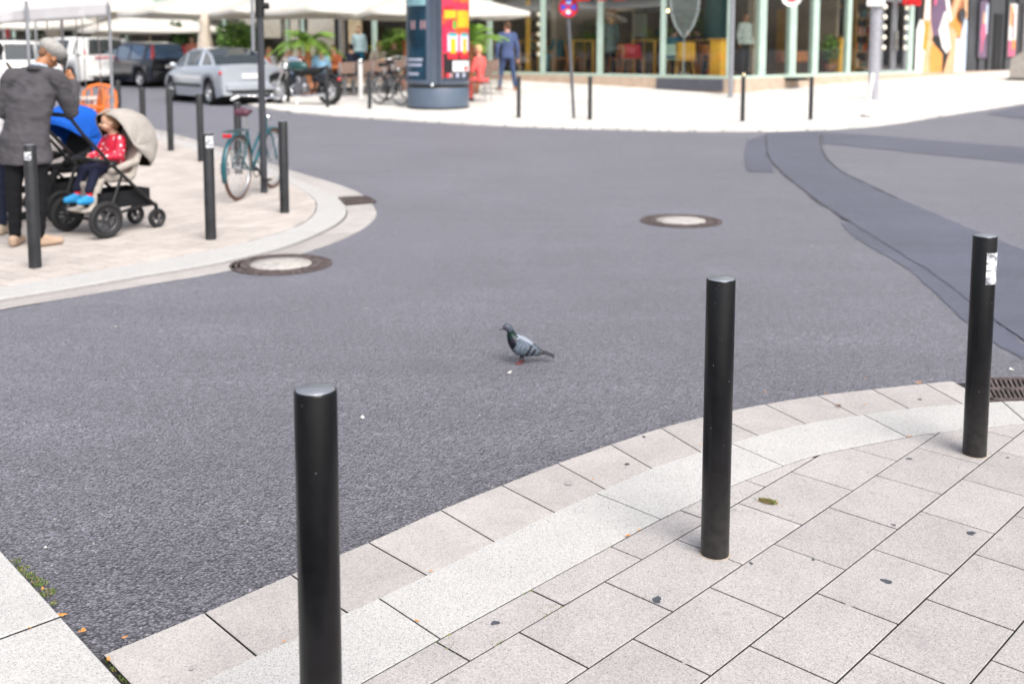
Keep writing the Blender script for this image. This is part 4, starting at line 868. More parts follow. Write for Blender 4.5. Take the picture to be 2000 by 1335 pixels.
# ================================================================ PUSHCHAIRS
M_FRAME = mat('black tube', (.010, .010, .011), rough=.35); M_TYRE = mat('rubber', (.014, .014, .015), rough=.75, var=.2, scale=40); M_HUB = mat('dark hub', (.035, .036, .04), rough=.4); M_BLKF = cloth('black fabric', (.012, .012, .014))
def wheel(name, parent, c, r, w, hub=.35, spokes=5, ax='X', rim=M_HUB, tyre=M_TYRE, fat=None):
    A = Matrix.Rotation(R(90), 4, 'Y') if ax == 'X' else Matrix.Rotation(R(90), 4, 'X')
    fat = fat or w; mb = MB(); P = [(r - fat * .5 + fat * .5 * math.cos(a), w * .5 * math.sin(a)) for a in [2 * math.pi * i / 14 for i in range(15)]]
    mb.lathe(P, M=A, n=40); o = mb.build(name, tyre, parent, loc=c)
    mb = MB(); mb.lathe([(r - fat, -w * .35), (r - fat * 1.35, -w * .3), (r - fat * 1.35, w * .3), (r - fat, w * .35)], M=A, n=40); mb.lathe([(.0005, -w * .6), (r * .16, -w * .55), (r * .2, 0), (r * .16, w * .55), (.0005, w * .6)], M=A, n=20)
    for i in range(spokes):
        a = 2 * math.pi * i / spokes; d = V((0, math.cos(a), math.sin(a))) if ax == 'X' else V((math.cos(a), 0, math.sin(a))); mb.cyl(d * r * .14, d * (r - fat * 1.2), r * .09, r * .06, n=8)
    mb.build('rim', rim, o); return o
def pushchair(label, loc, rz, hoodm, inner, seatm, cloth_over=None, hoodang=(-42, 118), tilt=0):
    t = thing('pushchair', label, 'pushchair', loc, rz, 'pushchairs beside the man with the cap')
    for x in (-.29, .29): wheel('wheel', t, (x, 0, .160), .160, .052, spokes=6)
    for x in (-.16, .16): wheel('wheel', t, (x, .60, .088), .088, .045, spokes=5, fat=.032)
    mb = MB(); mb.cyl((-.29, 0, .142), (.29, 0, .142), .014)
    for x in (-.25, .25):
        mb.tube([(x * .72, .58, .20), (x * .85, .42, .33), (x, .10, .62), (x, -.16, .90), (x * .96, -.25, 1.03)], .015, n=10)
        mb.tube([(x * 1.08, 0, .15), (x, .10, .30), (x, .20, .53)], .014, n=10); mb.tube([(x * 1.08, .0, .17), (x * .8, .35, .22), (x * .7, .58, .22)], .013, n=10)
        mb.tube([(x * .66, .60, .08), (x * .66, .59, .2), (x * .7, .57, .22)], .018, n=10); mb.ell((x, .10, .62), .028)
    mb.tube([(-.17, .55, .24), (.17, .55, .24)], .012); mb.build('frame', M_FRAME, t)
    mb = MB(); mb.tube([(-.24, -.25, 1.03), (-.22, -.29, 1.06), (0, -.30, 1.065), (.22, -.29, 1.06), (.24, -.25, 1.03)], .018, n=12); mb.build('handle', mat('foam grip', (.014, .014, .014), rough=.8), t)
    mb = MB(); mb.box((0, .28, .235), (.34, .48, .012)); mb.box((0, .52, .30), (.34, .015, .14)); mb.box((0, .04, .30), (.34, .015, .14)); mb.box((-.17, .28, .30), (.012, .48, .14)); mb.box((.17, .28, .30), (.012, .48, .14)); mb.build('basket', M_BLKF, t)
    mb = MB(); mb.cap((-.13, .14, .50), (.13, .14, .50), .035, .035); mb.cap((-.13, .34, .47), (.13, .34, .47), .04, .04); mb.box((0, .24, .485), (.34, .24, .07), bev=.02); mb.box((0, .44, .68), (.34, .06, .46), M=Matrix.Rotation(R(-20), 4, 'X'), bev=.02)
    for x in (-.165, .165): mb.cap((x, .15, .55), (x, .40, .62), .03, .035); mb.cap((x, .40, .62), (x, .50, .82), .03, .03)
    mb.cap((-.10, .08, .46), (-.09, .0, .24), .035, .03); mb.cap((.10, .08, .46), (.09, .0, .24), .035, .03); mb.box((0, .04, .34), (.22, .05, .26), M=Matrix.Rotation(R(18), 4, 'X'), bev=.02); mb.box((0, -.04, .225), (.26, .13, .03), bev=.01)
    fuse(mb.build('seat', seatm, t), .010, 2)
    mb = MB(); mb.tube([(-.18, .20, .62), (-.17, .02, .66), (-.1, -.04, .67), (.1, -.04, .67), (.17, .02, .66), (.18, .20, .62)], .017, n=10); mb.build('bumper_bar', M_FRAME, t)
    c0 = V((0, .36, .76)); vs = []; vi = []; nx_, na = 20, 26
    for j in range(na + 1):
        th = R(hoodang[0] + (hoodang[1] - hoodang[0]) * j / na)
        for i in range(nx_ + 1):
            u = -1 + 2 * i / nx_; rr = (1 - abs(u) ** 3.2) ** .32 if abs(u) < 1 else 0; rr *= 1 + .018 * math.sin(j * math.pi / na * 6) ** 2
            x = .215 * u; R_ = .305 * rr; vs.append(c0 + V((x, R_ * math.cos(th), R_ * math.sin(th) * 1.02)))
    w_ = nx_ + 1; mb = MB(); mb.add(vs, [[j * w_ + i, j * w_ + i + 1, (j + 1) * w_ + i + 1, (j + 1) * w_ + i] for j in range(na) for i in range(nx_)], 0, True)
    o = mb.build('hood', [inner, hoodm], t); so_ = o.modifiers.new('t', 'SOLIDIFY'); so_.thickness = .012; so_.material_offset = 1; so_.material_offset_rim = 1; so_.offset = 0
    for th in (hoodang[1], (hoodang[0] + hoodang[1]) / 2 + 20):
        mb = MB(); pts = []
        for i in range(nx_ + 1):
            u = -1 + 2 * i / nx_; rr = (1 - abs(u) ** 3.2) ** .32 if abs(u) < 1 else 0; pts.append(c0 + V((.217 * u, .309 * rr * math.cos(R(th)), .313 * rr * math.sin(R(th)))))
        mb.tube(pts, .007, n=8); mb.build('piping', hoodm, o)
    if cloth_over:
        mb = MB(); vs = []
        for j in range(15):
            for i in range(9): u, v = i / 8, j / 14; vs.append((-.25 + u * .12 + .02 * math.sin(v * 9), -.12 - .08 * math.sin(u * 7 + v * 3) + .1 * v, .98 - v * .55))
        mb.add(vs, [[j * 9 + i, j * 9 + i + 1, (j + 1) * 9 + i + 1, (j + 1) * 9 + i] for j in range(14) for i in range(8)], 0, True); o = mb.build('draped_cloth', cloth_over, t); q = o.modifiers.new('t', 'SOLIDIFY'); q.thickness = .01
    return t
M_BEIGE = cloth('beige canvas', (.38, .35, .32), var=.16, scale=5, bump=.6, bscale=14); M_BROWNIN = cloth('dark brown lining', (.035, .022, .015)); M_SEATG = cloth('taupe seat', (.42, .38, .34))
a, b = on(215, 467), on(127, 451); o_ = (a + b) / 2; axl = (b - a); hdg = math.atan2(axl.y, axl.x) - R(90)        # forward is at right angles to the axle
PC = pushchair('pushchair with beige hood and a child in a red jacket sitting in it', o_, hdg - R(90) , M_BEIGE, M_BROWNIN, M_SEATG)
# child sits facing the handle (-y)
def child_pose():
    J = dict(pelvis=V((0, .27, .56)), chest=V((0, .31, .74)), neck=V((0, .30, .85)), head=V((.0, .26, .965)), face=V((-.45, -.9, -.25)), front=V((0, -1, 0)), topname='jacket')
    for q, s_ in (('R', -1), ('L', 1)):
        J['sh' + q] = V((s_ * .10, .30, .81)); J['el' + q] = V((s_ * .15, .24, .68)); J['wr' + q] = V((s_ * .10, .12, .66)); J['hip' + q] = V((s_ * .05, .24, .56)); J['kn' + q] = V((s_ * .085, .05, .56)); J['an' + q] = V((s_ * .09, -.02, .36)); J['toe' + q] = V((s_ * .10, -.12, .30))
    return J
def kid(label, pc_loc, pc_rz, J):
    t = thing('child', label, 'child', pc_loc, pc_rz); Mw = None
    pel, ch, nb, hd = J['pelvis'], J['chest'], J['neck'], J['head']; fd = J['face'].normalized(); upv = V((0, 0, 1)); sd_ = fd.cross(upv).normalized(); fd = upv.cross(sd_); Mh = Matrix((sd_, fd, upv)).transposed().to_4x4(); P = lambda x, y, z: hd + Mh.to_3x3() @ V((x, y, z))
    mb = MB(); mb.ell(P(0, -.01, .015), (.068, .078, .076), M=Mh, nu=20, nv=14); mb.ell(P(0, .02, -.035), (.056, .055, .045), M=Mh); mb.ell(P(0, .078, -.022), (.012, .012, .011)); mb.ell(P(0, .060, -.050), (.020, .010, .008), M=Mh); mb.cap(P(0, 0, -.05), nb, .035, .04); mb.cap(nb, pel, .05, .06)
    for q in (-1, 1): mb.ell(P(q * .067, -.005, -.012), (.008, .014, .02), M=Mh, nu=10, nv=8); mb.ell(P(q * .036, .05, -.035), (.02, .018, .02), M=Mh)
    for q in 'LR':
        mb.cap(J['sh' + q], J['el' + q], .028, .024); mb.cap(J['el' + q], J['wr' + q], .024, .018); w0 = J['wr' + q]; d = (w0 - J['el' + q]).normalized(); l_ = d.cross(V((0, 0, 1))).normalized()
        mb.cap(w0, w0 + d * .03, .018, .019)
        for k in (-1.5, -.5, .5, 1.5): mb.cap(w0 + d * .035 + l_ * k * .009, w0 + d * .062 + l_ * k * .010 - V((0, 0, .012)), .0062, .0055, n=8)
        mb.cap(w0 + d * .01 + l_ * (.018 if q == 'L' else -.018), w0 + d * .035 + l_ * (.028 if q == 'L' else -.028), .0068, .006, n=8)
        mb.cap(J['hip' + q], J['kn' + q], .04, .032); mb.cap(J['kn' + q], J['an' + q], .032, .024)
    b = mb.build('body', SK1, t); fuse(b, .006, 2)
    for q in (-1, 1): e = MB(); e.ell(P(q * .028, .062, -.008), (.009, .006, .008), M=Mh, nu=10, nv=8); e.build('eye', MATS['eye dark'], b)
    mb = MB(); mb.ell(P(0, -.022, .028), (.074, .080, .076), M=Mh, nu=20, nv=14); mb.ell(P(0, -.04, -.015), (.064, .05, .05), M=Mh); mb.ell(P(0, .03, .075), (.045, .03, .018), M=Mh); fuse(mb.build('hair', mat('light brown hair', (.26, .15, .075), rough=.8, var=.35, scale=60, bump=.6, bscale=60), t), .007, 1)
    mb = MB(); mb.ell(ch, (.115, .085, .12)); mb.ell((ch + pel) / 2, (.11, .085, .12)); mb.cap(nb - V((0, 0, .02)), ch, .055, .07)
    for q in 'LR': mb.cap(nb - V((0, 0, .03)), J['sh' + q], .045, .045); mb.cap(J['sh' + q], J['el' + q], .046, .040); mb.cap(J['el' + q], J['wr' + q], .040, .032)
    m, tt, bb = nodes('red dotted jacket'); N = tt.nodes.new; L = tt.links.new; tc = N('ShaderNodeTexCoord'); v = N('ShaderNodeTexVoronoi'); v.inputs['Scale'].default_value = 24; L(tc.outputs['Object'], v.inputs[0]); r = N('ShaderNodeValToRGB'); r.color_ramp.interpolation = 'CONSTANT'; r.color_ramp.elements[0].color = (.85, .62, .66, 1); r.color_ramp.elements[1].position = .30; r.color_ramp.elements[1].color = (.58, .012, .045, 1); L(v.outputs['Distance'], r.inputs[0]); L(r.outputs[0], bb.inputs['Base Color']); bb.inputs['Roughness'].default_value = .6
    crease(fuse(mb.build('jacket', m, t), .008, 2), .003, (12, 12, 24))
    mb = MB()
    for q in 'LR': mb.cap(J['hip' + q], J['kn' + q], .058, .048); mb.cap(J['kn' + q], J['an' + q] + V((0, 0, .04)), .048, .038)
    fuse(mb.build('trousers', cloth('child navy', (.012, .014, .035)), t), .008, 2)
    for q in 'LR':
        mb = MB(); mb.cap(J['an' + q] + V((0, 0, .035)), J['an' + q] + V((0, 0, -.01)), .029, .027); mb.build('sock', mat('red sock', (.62, .02, .02), rough=.9), t)
        mb = MB(); an, to = J['an' + q], J['toe' + q]; mb.cap(V((an.x, an.y + .02, to.z + .01)), to + V((0, 0, .01)), .032, .028); mb.cap(an - V((0, 0, .02)), to + V((0, 0, .015)), .030, .022); fuse(mb.build('shoe', mat('child blue shoe', (.02, .28, .60), rough=.6), t), .007, 2)
    return t
kid('small child in red dotted jacket and blue shoes sitting in the beige pushchair', o_, hdg - R(90), child_pose())
M_BLUEC = cloth('royal blue canvas', (.008, .10, .50), var=.1, scale=6, bump=.5, bscale=12)
def stripes():
    m, t, b = nodes('striped cloth'); N = t.nodes.new; L = t.links.new; tc = N('ShaderNodeTexCoord'); w_ = N('ShaderNodeTexWave'); w_.inputs['Scale'].default_value = 9; w_.inputs['Distortion'].default_value = 3; L(tc.outputs['Object'], w_.inputs[0]); r = N('ShaderNodeValToRGB'); r.color_ramp.elements[0].position = .42; r.color_ramp.elements[0].color = (.03, .04, .10, 1); r.color_ramp.elements[1].position = .52; r.color_ramp.elements[1].color = (.75, .75, .8, 1); L(w_.outputs[0], r.inputs[0]); L(r.outputs[0], b.inputs['Base Color']); return m
o2 = (on(62, 452) + on(10, 436)) / 2 + V((.10, .28, 0))
pushchair('pushchair with royal blue hood half hidden behind the man in the grey jacket', o2, hdg - R(90) + R(4), M_BLUEC, M_BLUEC, M_BLKF, cloth_over=stripes(), hoodang=(-58, 150))
# ================================================================ CARS
def ip(tab, y):
    if y <= tab[0][0]: return tab[0][1]
    for (a, b), (c, d) in zip(tab, tab[1:]):
        if y <= c: return b + (d - b) * (y - a) / (c - a)
    return tab[-1][1]
M_CGLASS = mat('car glass', (.02, .028, .032), rough=.05, spec=.8, coat=.6); M_TRIM = mat('black trim', (.012, .012, .013), rough=.55); M_ALLOY = mat('alloy', (.55, .56, .58), rough=.25, metal=.8); M_CHROME = mat('chrome', (.75, .76, .78), rough=.08, metal=1)
M_TAIL = mat('tail lamp red', (.55, .015, .03), rough=.15, coat=.8); M_LAMP = mat('clear lamp', (.7, .7, .72), rough=.1, coat=1); M_PLATE = mat('number plate white', (.75, .75, .75), rough=.4)
def paint(name, col, metal=.3): return mat(name, col, rough=.28, metal=metal, coat=1.0, var=.03)
def car(label, loc, rz, pm, W, belt, roofl, plan, wh, Rw=.31, glass_y=None, side=(0, 1), tails='low', group='cars parked along the terrace', rail=False, glassm=None, red_high=False, roofm=None, openback=True, marks=False, handle=True, cladding=True, name='parked_car', cat='car'):
    glassm = glassm or M_CGLASS
    t = thing(name, label, cat, loc, rz, group); y0, y1 = belt[0][0], belt[-1][0]; hw = W / 2
    ys = [y0 + (y1 - y0) * i / 110 for i in range(111)]
    def zb(y):
        z = .19 + .06 * max(0, (abs(y - (y0 + y1) / 2) / ((y1 - y0) / 2)) - .85) / .15
        for yw in wh:
            d = abs(y - yw); Ra = Rw + .05
            if d < Ra: z = max(z, Rw + math.sqrt(Ra * Ra - d * d))
        return z
    def sec(y):
        w_ = hw * ip(plan, y); zt = ip(belt, y); b = zb(y); P = [(w_ * .955, b), (w_, max(b + .02, min(.46, zt - .2))), (w_ * .992, max(b + .04, zt - .16)), (w_ * .955, zt - .04), (w_ * .88, zt), (w_ * .5, zt + .022), (0, zt + .03)]
        return [V((x, y, z)) for x, z in P] + [V((-x, y, z)) for x, z in P[-2::-1]]
    S_ = [sec(y) for y in ys]; k = len(S_[0]); mb = MB(); vs = [p for s_ in S_ for p in s_]
    mb.add(vs, [[i * k + j, i * k + j + 1, (i + 1) * k + j + 1, (i + 1) * k + j] for i in range(110) for j in range(k - 1)], 0, True)
    mb.add(S_[0], [list(range(k))[::-1]]); mb.add(S_[-1], [list(range(k))]); mb.build('body', pm, t)
    # dark underside with arches
    mb = MB(); mb.box((0, (y0 + y1) / 2, .30), (W * .80, (y1 - y0) * .93, .20))
    for yw in wh: mb.cyl((-hw * .80, yw, Rw), (hw * .80, yw, Rw), Rw + .07, n=24)
    mb.build('underbody', M_BLACK, t)
    for yw in wh:
        for q in (-1, 1):
            wheel('wheel', t, (q * (hw - .115), yw, Rw), Rw, .20, spokes=7, rim=M_ALLOY, fat=.11)
    # greenhouse
    g0, g1 = roofl[0][0], roofl[-1][0]; n = 40; gy = [g0 + (g1 - g0) * i / n for i in range(n + 1)]; flat = max(z for _, z in roofl)
    def gsec(y):
        w_ = hw * ip(plan, y); zt = ip(belt, y) + .0; zr = ip(roofl, y); f = max(0, min(1, (zr - zt) / max(.05, flat - zt))); wr = w_ * (.86 - .16 * f)
        return [V((w_ * .87, y, zt - .01)), V((wr, y, zt + (zr - zt) * .88)), V((wr * .93, y, zr - .01 * f)), V((wr * .5, y, zr + .018 * f)), V((0, y, zr + .024 * f))]
    G_ = [gsec(y) for y in gy]; m1 = [V((-p.x, p.y, p.z)) for p in G_[0]]
    roof, win = MB(), [MB(), MB()]; ws, rs = MB(), MB()
    for i in range(n):
        y = (gy[i] + gy[i + 1]) / 2; zr = ip(roofl, y); sl_ = (ip(roofl, y + .02) - ip(roofl, y - .02)) / .04
        tgt = ws if sl_ < -.22 and y > (g0 + g1) / 2 else rs if sl_ > .22 and y < (g0 + g1) / 2 else roof
        for q, wn in ((1, win[0]), (-1, win[1])):
            A = [V((p.x * q, p.y, p.z)) for p in G_[i]]; B = [V((p.x * q, p.y, p.z)) for p in G_[i + 1]]
            wn.add([A[0], A[1], B[1], B[0]], [[0, 1, 2, 3]], 0, True)
            for j in (1, 2, 3): (roof if (tgt is roof or j == 1) else tgt).add([A[j], A[j + 1], B[j + 1], B[j]], [[0, 1, 2, 3]], 0, True)
    roof.build('roof', roofm or pm, t); win[0].build('side_window', glassm, t); win[1].build('side_window', glassm, t)
    if ws.v: ws.build('windscreen', glassm, t)
    if rs.v: rs.build('rear_window', glassm, t)
    mb = MB()       # pillars and window frames
    for q in (-1, 1):
        Q = lambda i, j: V((G_[i][j].x * q * 1.004, G_[i][j].y, G_[i][j].z))
        mb.tube([Q(i, 1) for i in range(0, n + 1, 2)], .022, n=8); mb.tube([Q(i, 0) for i in range(0, n + 1, 4)], .018, n=8)
        for yp, r_ in side:
            i = min(range(n + 1), key=lambda i: abs(gy[i] - yp)); i2 = min(n, i + 1); a, b = Q(i, 0), Q(i, 1); mb.tube([a, b], r_, n=8)
    mb.build('pillars', pm, t)
    # tail and head lamps, plates, bumpers, mirrors
    yb, yf = y0, y1; wb = hw * ip(plan, y0 + .12)
    for q in (-1, 1):
        if tails == 'high':
            mb = MB(); mb.tube([(q * wb * .84, y0 + .10, ip(belt, y0) - .06), (q * wb * .80, y0 + .13, ip(belt, y0) + .10), (q * wb * .73, y0 + .22, flat - .12)], [.05, .075, .045], n=12); mb.build('tail_light', M_TAIL, t)
        else:
            mb = MB(); mb.ell((q * wb * .86, y0 + .07, ip(belt, y0) - .13), (.13, .07, .075)); mb.build('tail_light', M_TAIL, t)
        mb = MB(); mb.ell((q * hw * ip(plan, y1 - .1) * .78, y1 - .10, ip(belt, y1) - .10), (.17, .12, .08)); mb.build('headlight', M_LAMP, t)
        mb = MB(); mb.ell((q * (hw + .07), g1 - .42, ip(belt, g1 - .4) + .06), (.09, .05, .07)); mb.cyl((q * (hw - .06), g1 - .40, ip(belt, g1 - .4)), (q * (hw + .05), g1 - .41, ip(belt, g1 - .4) + .04), .02, n=8); mb.build('wing_mirror', pm, t)
        if handle:
            mb = MB(); mb.box((q * (hw * .995), (g0 + g1) / 2 - .25, ip(belt, 0) - .17), (.03, .18, .03), bev=.008); mb.build('door_handle', pm, t)
        if cladding:
            mb = MB(); mb.box((q * (hw * .992), (wh[0] + wh[1]) / 2, .46), (.03, abs(wh[1] - wh[0]) - 2 * Rw - .12, .07), bev=.01); mb.build('side_trim', M_TRIM if marks is False else pm, t)
    mb = MB(); mb.box((0, y0 + .02, .44), (wb * 1.72, .14, .22), bev=.05); mb.build('rear_bumper', pm, t)
    mb = MB(); mb.box((0, y0 - .055, .33), (wb * 1.3, .03, .08)); mb.build('bumper_insert', M_TRIM, t)
    mb = MB(); mb.box((0, y0 - .01, ip(belt, y0) - .20), (.50, .04, .11)); mb.build('number_plate', M_PLATE, t)
    mb = MB(); mb.box((0, y1 - .02, .42), (hw * ip(plan, y1) * 1.7, .14, .24), bev=.05); mb.build('front_bumper', pm, t)
    mb = MB(); mb.box((0, y1 + .035, .52), (.7, .03, .10)); mb.build('grille', M_TRIM, t)
    if rail:
        for q in (-1, 1): mb = MB(); mb.tube([(q * hw * .66, g0 + .4, flat - .0), (q * hw * .66, g0 + .5, flat + .06), (q * hw * .66, g1 - 1.2, flat + .06), (q * hw * .66, g1 - 1.05, flat)], .02, n=8); mb.build('roof_rail', M_TRIM, t)
    return t
PLAN = [(-2, .80), (-1.85, .92), (-1.3, 1), (1.1, 1), (1.6, .95), (1.85, .85), (1.95, .74)]
# silver coupe: rear three-quarter view, rear wheel at (413,175), front wheel (338,165)
def place(px_r, py_r, px_f, py_f, Rw):
    """near side rear and front wheel contact points -> heading and rear-axle position"""
    a, b = on(px_r, py_r, ROAD), on(px_f, py_f, ROAD); return a, b
def car_at(a, b, W, wh, **k):
    """a, b: ground points of the near-side rear and front wheels; the car's local +y runs from a to b"""
    d = (b - a); d.z = 0; h = math.atan2(d.y, d.x); dirn = V((math.cos(h), math.sin(h), 0)); left = V((-dirn.y, dirn.x, 0))
    side_ = k.pop('nearside'); off = left * (-side_) * (W / 2 - .115) * -1
    c = a - dirn * wh[0] * 1.0; c = c - off * -1 if False else c + left * (-side_) * (W / 2 - .115)
    return V((c.x, c.y, T(c.x, c.y) + ROAD)), h - R(90)
# heading of the street: away and to the left
def wheel_pt(px, D): p = at(px, 150, D); return V((p.x, p.y, 0))
wh = (-1.22, 1.22); a = wheel_pt(413, 25.2); b = wheel_pt(337, 27.2)
loc, rz = car_at(a, b, 1.68, wh, nearside=1)
silver = paint('silver paint', (.52, .56, .62), .55)
car('silver coupe parked nearest on the street, rear towards the motorcycle', loc, rz, silver, 1.70, [(-1.9, .90), (-1.75, .96), (-1.2, .95), (.6, .90), (1.3, .80), (1.8, .66), (1.92, .56)], [(-1.35, .96), (-1.05, 1.18), (-.62, 1.345), (-.1, 1.37), (.35, 1.33), (1.15, .90)], PLAN, wh, Rw=.31, side=((-.62, .06), (.42, .02)), tails='low')
# dark blue hatchback behind it
wh = (-1.2, 1.2); p = at(279, 150, 37.5); loc = V((p.x, p.y, T(p.x, p.y) + ROAD)); rz = R(49)
navy = paint('midnight blue paint', (.006, .009, .022), .1)
car('dark blue hatchback with tall red tail lights parked between silver coupe and white van', loc, rz, navy, 1.74, [(-1.9, .92), (-1.8, .98), (-1.1, .97), (.8, .92), (1.4, .86), (1.85, .70), (1.95, .58)], [(-1.86, .99), (-1.70, 1.25), (-1.50, 1.48), (-1.1, 1.54), (0, 1.56), (.45, 1.50), (1.35, .93)], PLAN, wh, Rw=.32, glassm=mat('sky reflection car glass', (.03, .10, .22), rough=.05, coat=1, metal=.5), side=((-1.35, .05), (-.4, .025), (.45, .025)), tails='high')  # blue of the reflected sky is put into the window colour
# white van and white cars
white = paint('white paint', (.80, .80, .80), 0)
wh = (-1.35, 1.45); p = at(146, 150, 38.5); p = V((p.x, p.y, T(p.x, p.y) + ROAD))
car('white van with a red stripe seen behind the head of the man with the cap', p, R(52), white, 1.95, [(-2.2, 1.08), (-2.1, 1.12), (1.3, 1.10), (1.9, .98), (2.25, .75)], [(-2.18, 1.12), (-2.10, 1.58), (-1.95, 1.68), (0, 1.72), (.9, 1.66), (1.65, 1.08)], [(-2.2, .93), (-2, 1), (1.5, 1), (2.0, .9), (2.25, .76)], wh, Rw=.33, side=((-1.9, .2), (-1.2, .14), (.0, .03)), tails='high', handle=True)
mb = MB(); mb.box((0, -2.235, 1.02), (1.0, .02, .05)); mb.build('red_stripe', M_TAIL, [o for o in C.objects if o.get('label', '').startswith('white van')][0])
wh = (-1.3, 1.35); p = at(-42, 150, 30); p = V((p.x, p.y, T(p.x, p.y) + ROAD))
car('white estate car with roof rails at the left edge under the market canopy', p, R(128), white, 1.82, [(-2.15, .98), (-2.0, 1.02), (.9, .98), (1.5, .92), (2.0, .76), (2.15, .62)], [(-2.1, 1.0), (-1.85, 1.42), (-1.5, 1.54), (0, 1.56), (.5, 1.48), (1.4, .98)], [(-2.15, .84), (-1.9, .95), (-1.3, 1), (1.2, 1), (1.8, .92), (2.15, .74)], wh, Rw=.33, side=((-1.4, .05), (-.5, .03), (.5, .03)), rail=True)
wh = (-1.3, 1.35); p = at(62, 150, 47); p = V((p.x, p.y, T(p.x, p.y) + ROAD))
car('white hatchback parked farther back between the estate car and the van', p, R(120), white, 1.80, [(-2.0, .98), (-1.9, 1.02), (.9, .98), (1.5, .92), (1.9, .76), (2.0, .62)], [(-1.95, 1.0), (-1.7, 1.42), (-1.4, 1.52), (0, 1.54), (.5, 1.46), (1.4, .98)], PLAN, wh, Rw=.33, side=((-1.3, .05), (-.4, .03), (.5, .03)))

# ================================================================ MOTORCYCLE
def motorcycle():
    a, b = on(537, 192), on(640, 197); a = gp(540, 0, 25.3); b = gp(641, 0, 24.6); d = b - a; L_ = d.length; h = math.atan2(d.y, d.x)
    t = thing('motorcycle', 'dark motorcycle with teal tank parked in front of the cafe terrace', 'motorcycle', V((a.x, a.y, T(a.x, a.y))), h)   # local +x from front wheel to rear wheel
    L_ = L_; Rw = .33
    wheel('wheel', t, (0, 0, Rw), Rw, .11, spokes=10, ax='Y', rim=M_ALLOY, fat=.085); wheel('wheel', t, (L_, 0, Rw), Rw, .16, spokes=10, ax='Y', rim=M_ALLOY, fat=.11)
    mb = MB()
    for q in (-.1, .1): mb.tube([(0, q, Rw), (.22, q, .80), (.26, q, .98)], .024, n=10)
    mb.box((.23, 0, .82), (.12, .26, .04)); mb.build('fork', M_CHROME, t)
    mb = MB(); mb.tube([(.30, 0, .88), (.55, 0, .74), (1.0, 0, .72), (1.25, 0, .62), (L_, 0, Rw)], .035, n=10); mb.tube([(.30, 0, .88), (.42, 0, .45), (.50, 0, .22), (.95, 0, .20), (1.1, 0, .45), (1.0, 0, .72)], .028, n=10)
    for q in (-.1, .1): mb.tube([(1.0, q, .35), (L_, q, Rw)], .025, n=8); mb.tube([(1.15, q, .68), (L_ - .06, q, Rw + .05)], .028, n=8)
    mb.build('frame', M_BLACK, t)
    mb = MB(); mb.ell((.58, 0, .90), (.30, .14, .13)); mb.cap((.42, 0, .92), (.82, 0, .84), .11, .07); fuse(mb.build('tank', paint('teal tank', (.01, .075, .075), .3), t), .015, 3)
    mb = MB(); mb.cap((.85, 0, .80), (1.18, 0, .80), .075, .085); mb.cap((1.18, 0, .80), (1.38, 0, .86), .08, .05); fuse(mb.build('seat', mat('black leather', (.012, .012, .013), rough=.5), t), .012, 3)
    mb = MB(); mb.box((.72, 0, .38), (.34, .24, .24), bev=.05); mb.cyl((.70, -.17, .36), (.70, .17, .36), .11, n=20)
    for q in (0, 1):
        M_ = Matrix.Rotation(R(-22 + 44 * q), 4, 'Y')
        for k in range(5): mb.cyl(V((.70, 0, .38)) + M_ @ V((0, 0, .12 + k * .035)), V((.70, 0, .38)) + M_ @ V((0, 0, .14 + k * .035)), .085 - .004 * k, n=16)
    mb.build('engine', mat('engine metal', (.25, .25, .27), rough=.35, metal=.8), t)
    mb = MB()
    mb.tube([(.60, -.12, .48), (.50, -.15, .40), (.56, -.17, .22), (.9, -.17, .20), (1.5, -.18, .26)], [.022, .024, .026, .035, .045], n=12); mb.build('exhaust', M_CHROME, t)
    for c, a0, a1, m_ in (((0, Rw), 60, 160, 'front_fender'), ((L_, Rw), 25, 150, 'rear_fender')):
        mb = MB(); mb.tube([(c[0] + (Rw + .045) * math.cos(R(a)) * 1, 0, c[1] + (Rw + .045) * math.sin(R(a))) for a in range(a0, a1, 8)], .05, n=8); mb.build(m_, M_BLACK, t)
    mb = MB(); mb.tube([(.42, -.36, 1.02), (.28, -.22, 1.05), (.26, 0, .98), (.28, .22, 1.05), (.42, .36, 1.02)], .014, n=8); mb.build('handlebar', M_CHROME, t)
    for q in (-1, 1): mb = MB(); mb.cyl((.42, q * .36, 1.02), (.50, q * .42, 1.01), .02, n=10); mb.build('grip', M_BLACK, t)
    mb = MB(); mb.lathe([(.0005, -.02), (.07, -.02), (.085, .06), (.07, .12), (.0005, .14)], c=(.16, 0, .90), M=Matrix.Rotation(R(90), 4, 'Y'), n=20); mb.build('headlight', M_CHROME, t)
    mb = MB(); mb.ell((L_ + .28, 0, .60), (.04, .06, .05)); mb.build('tail_light', M_TAIL, t)
    mb = MB(); mb.box((L_ - .06, -.19, .64), (.30, .14, .22), bev=.04); mb.build('pannier', mat('saddle leather', (.014, .016, .022), rough=.5), t)
    mb = MB(); mb.tube([(.72, -.12, .25), (.74, -.26, .02)], .014); mb.build('side_stand', M_CHROME, t)
motorcycle()

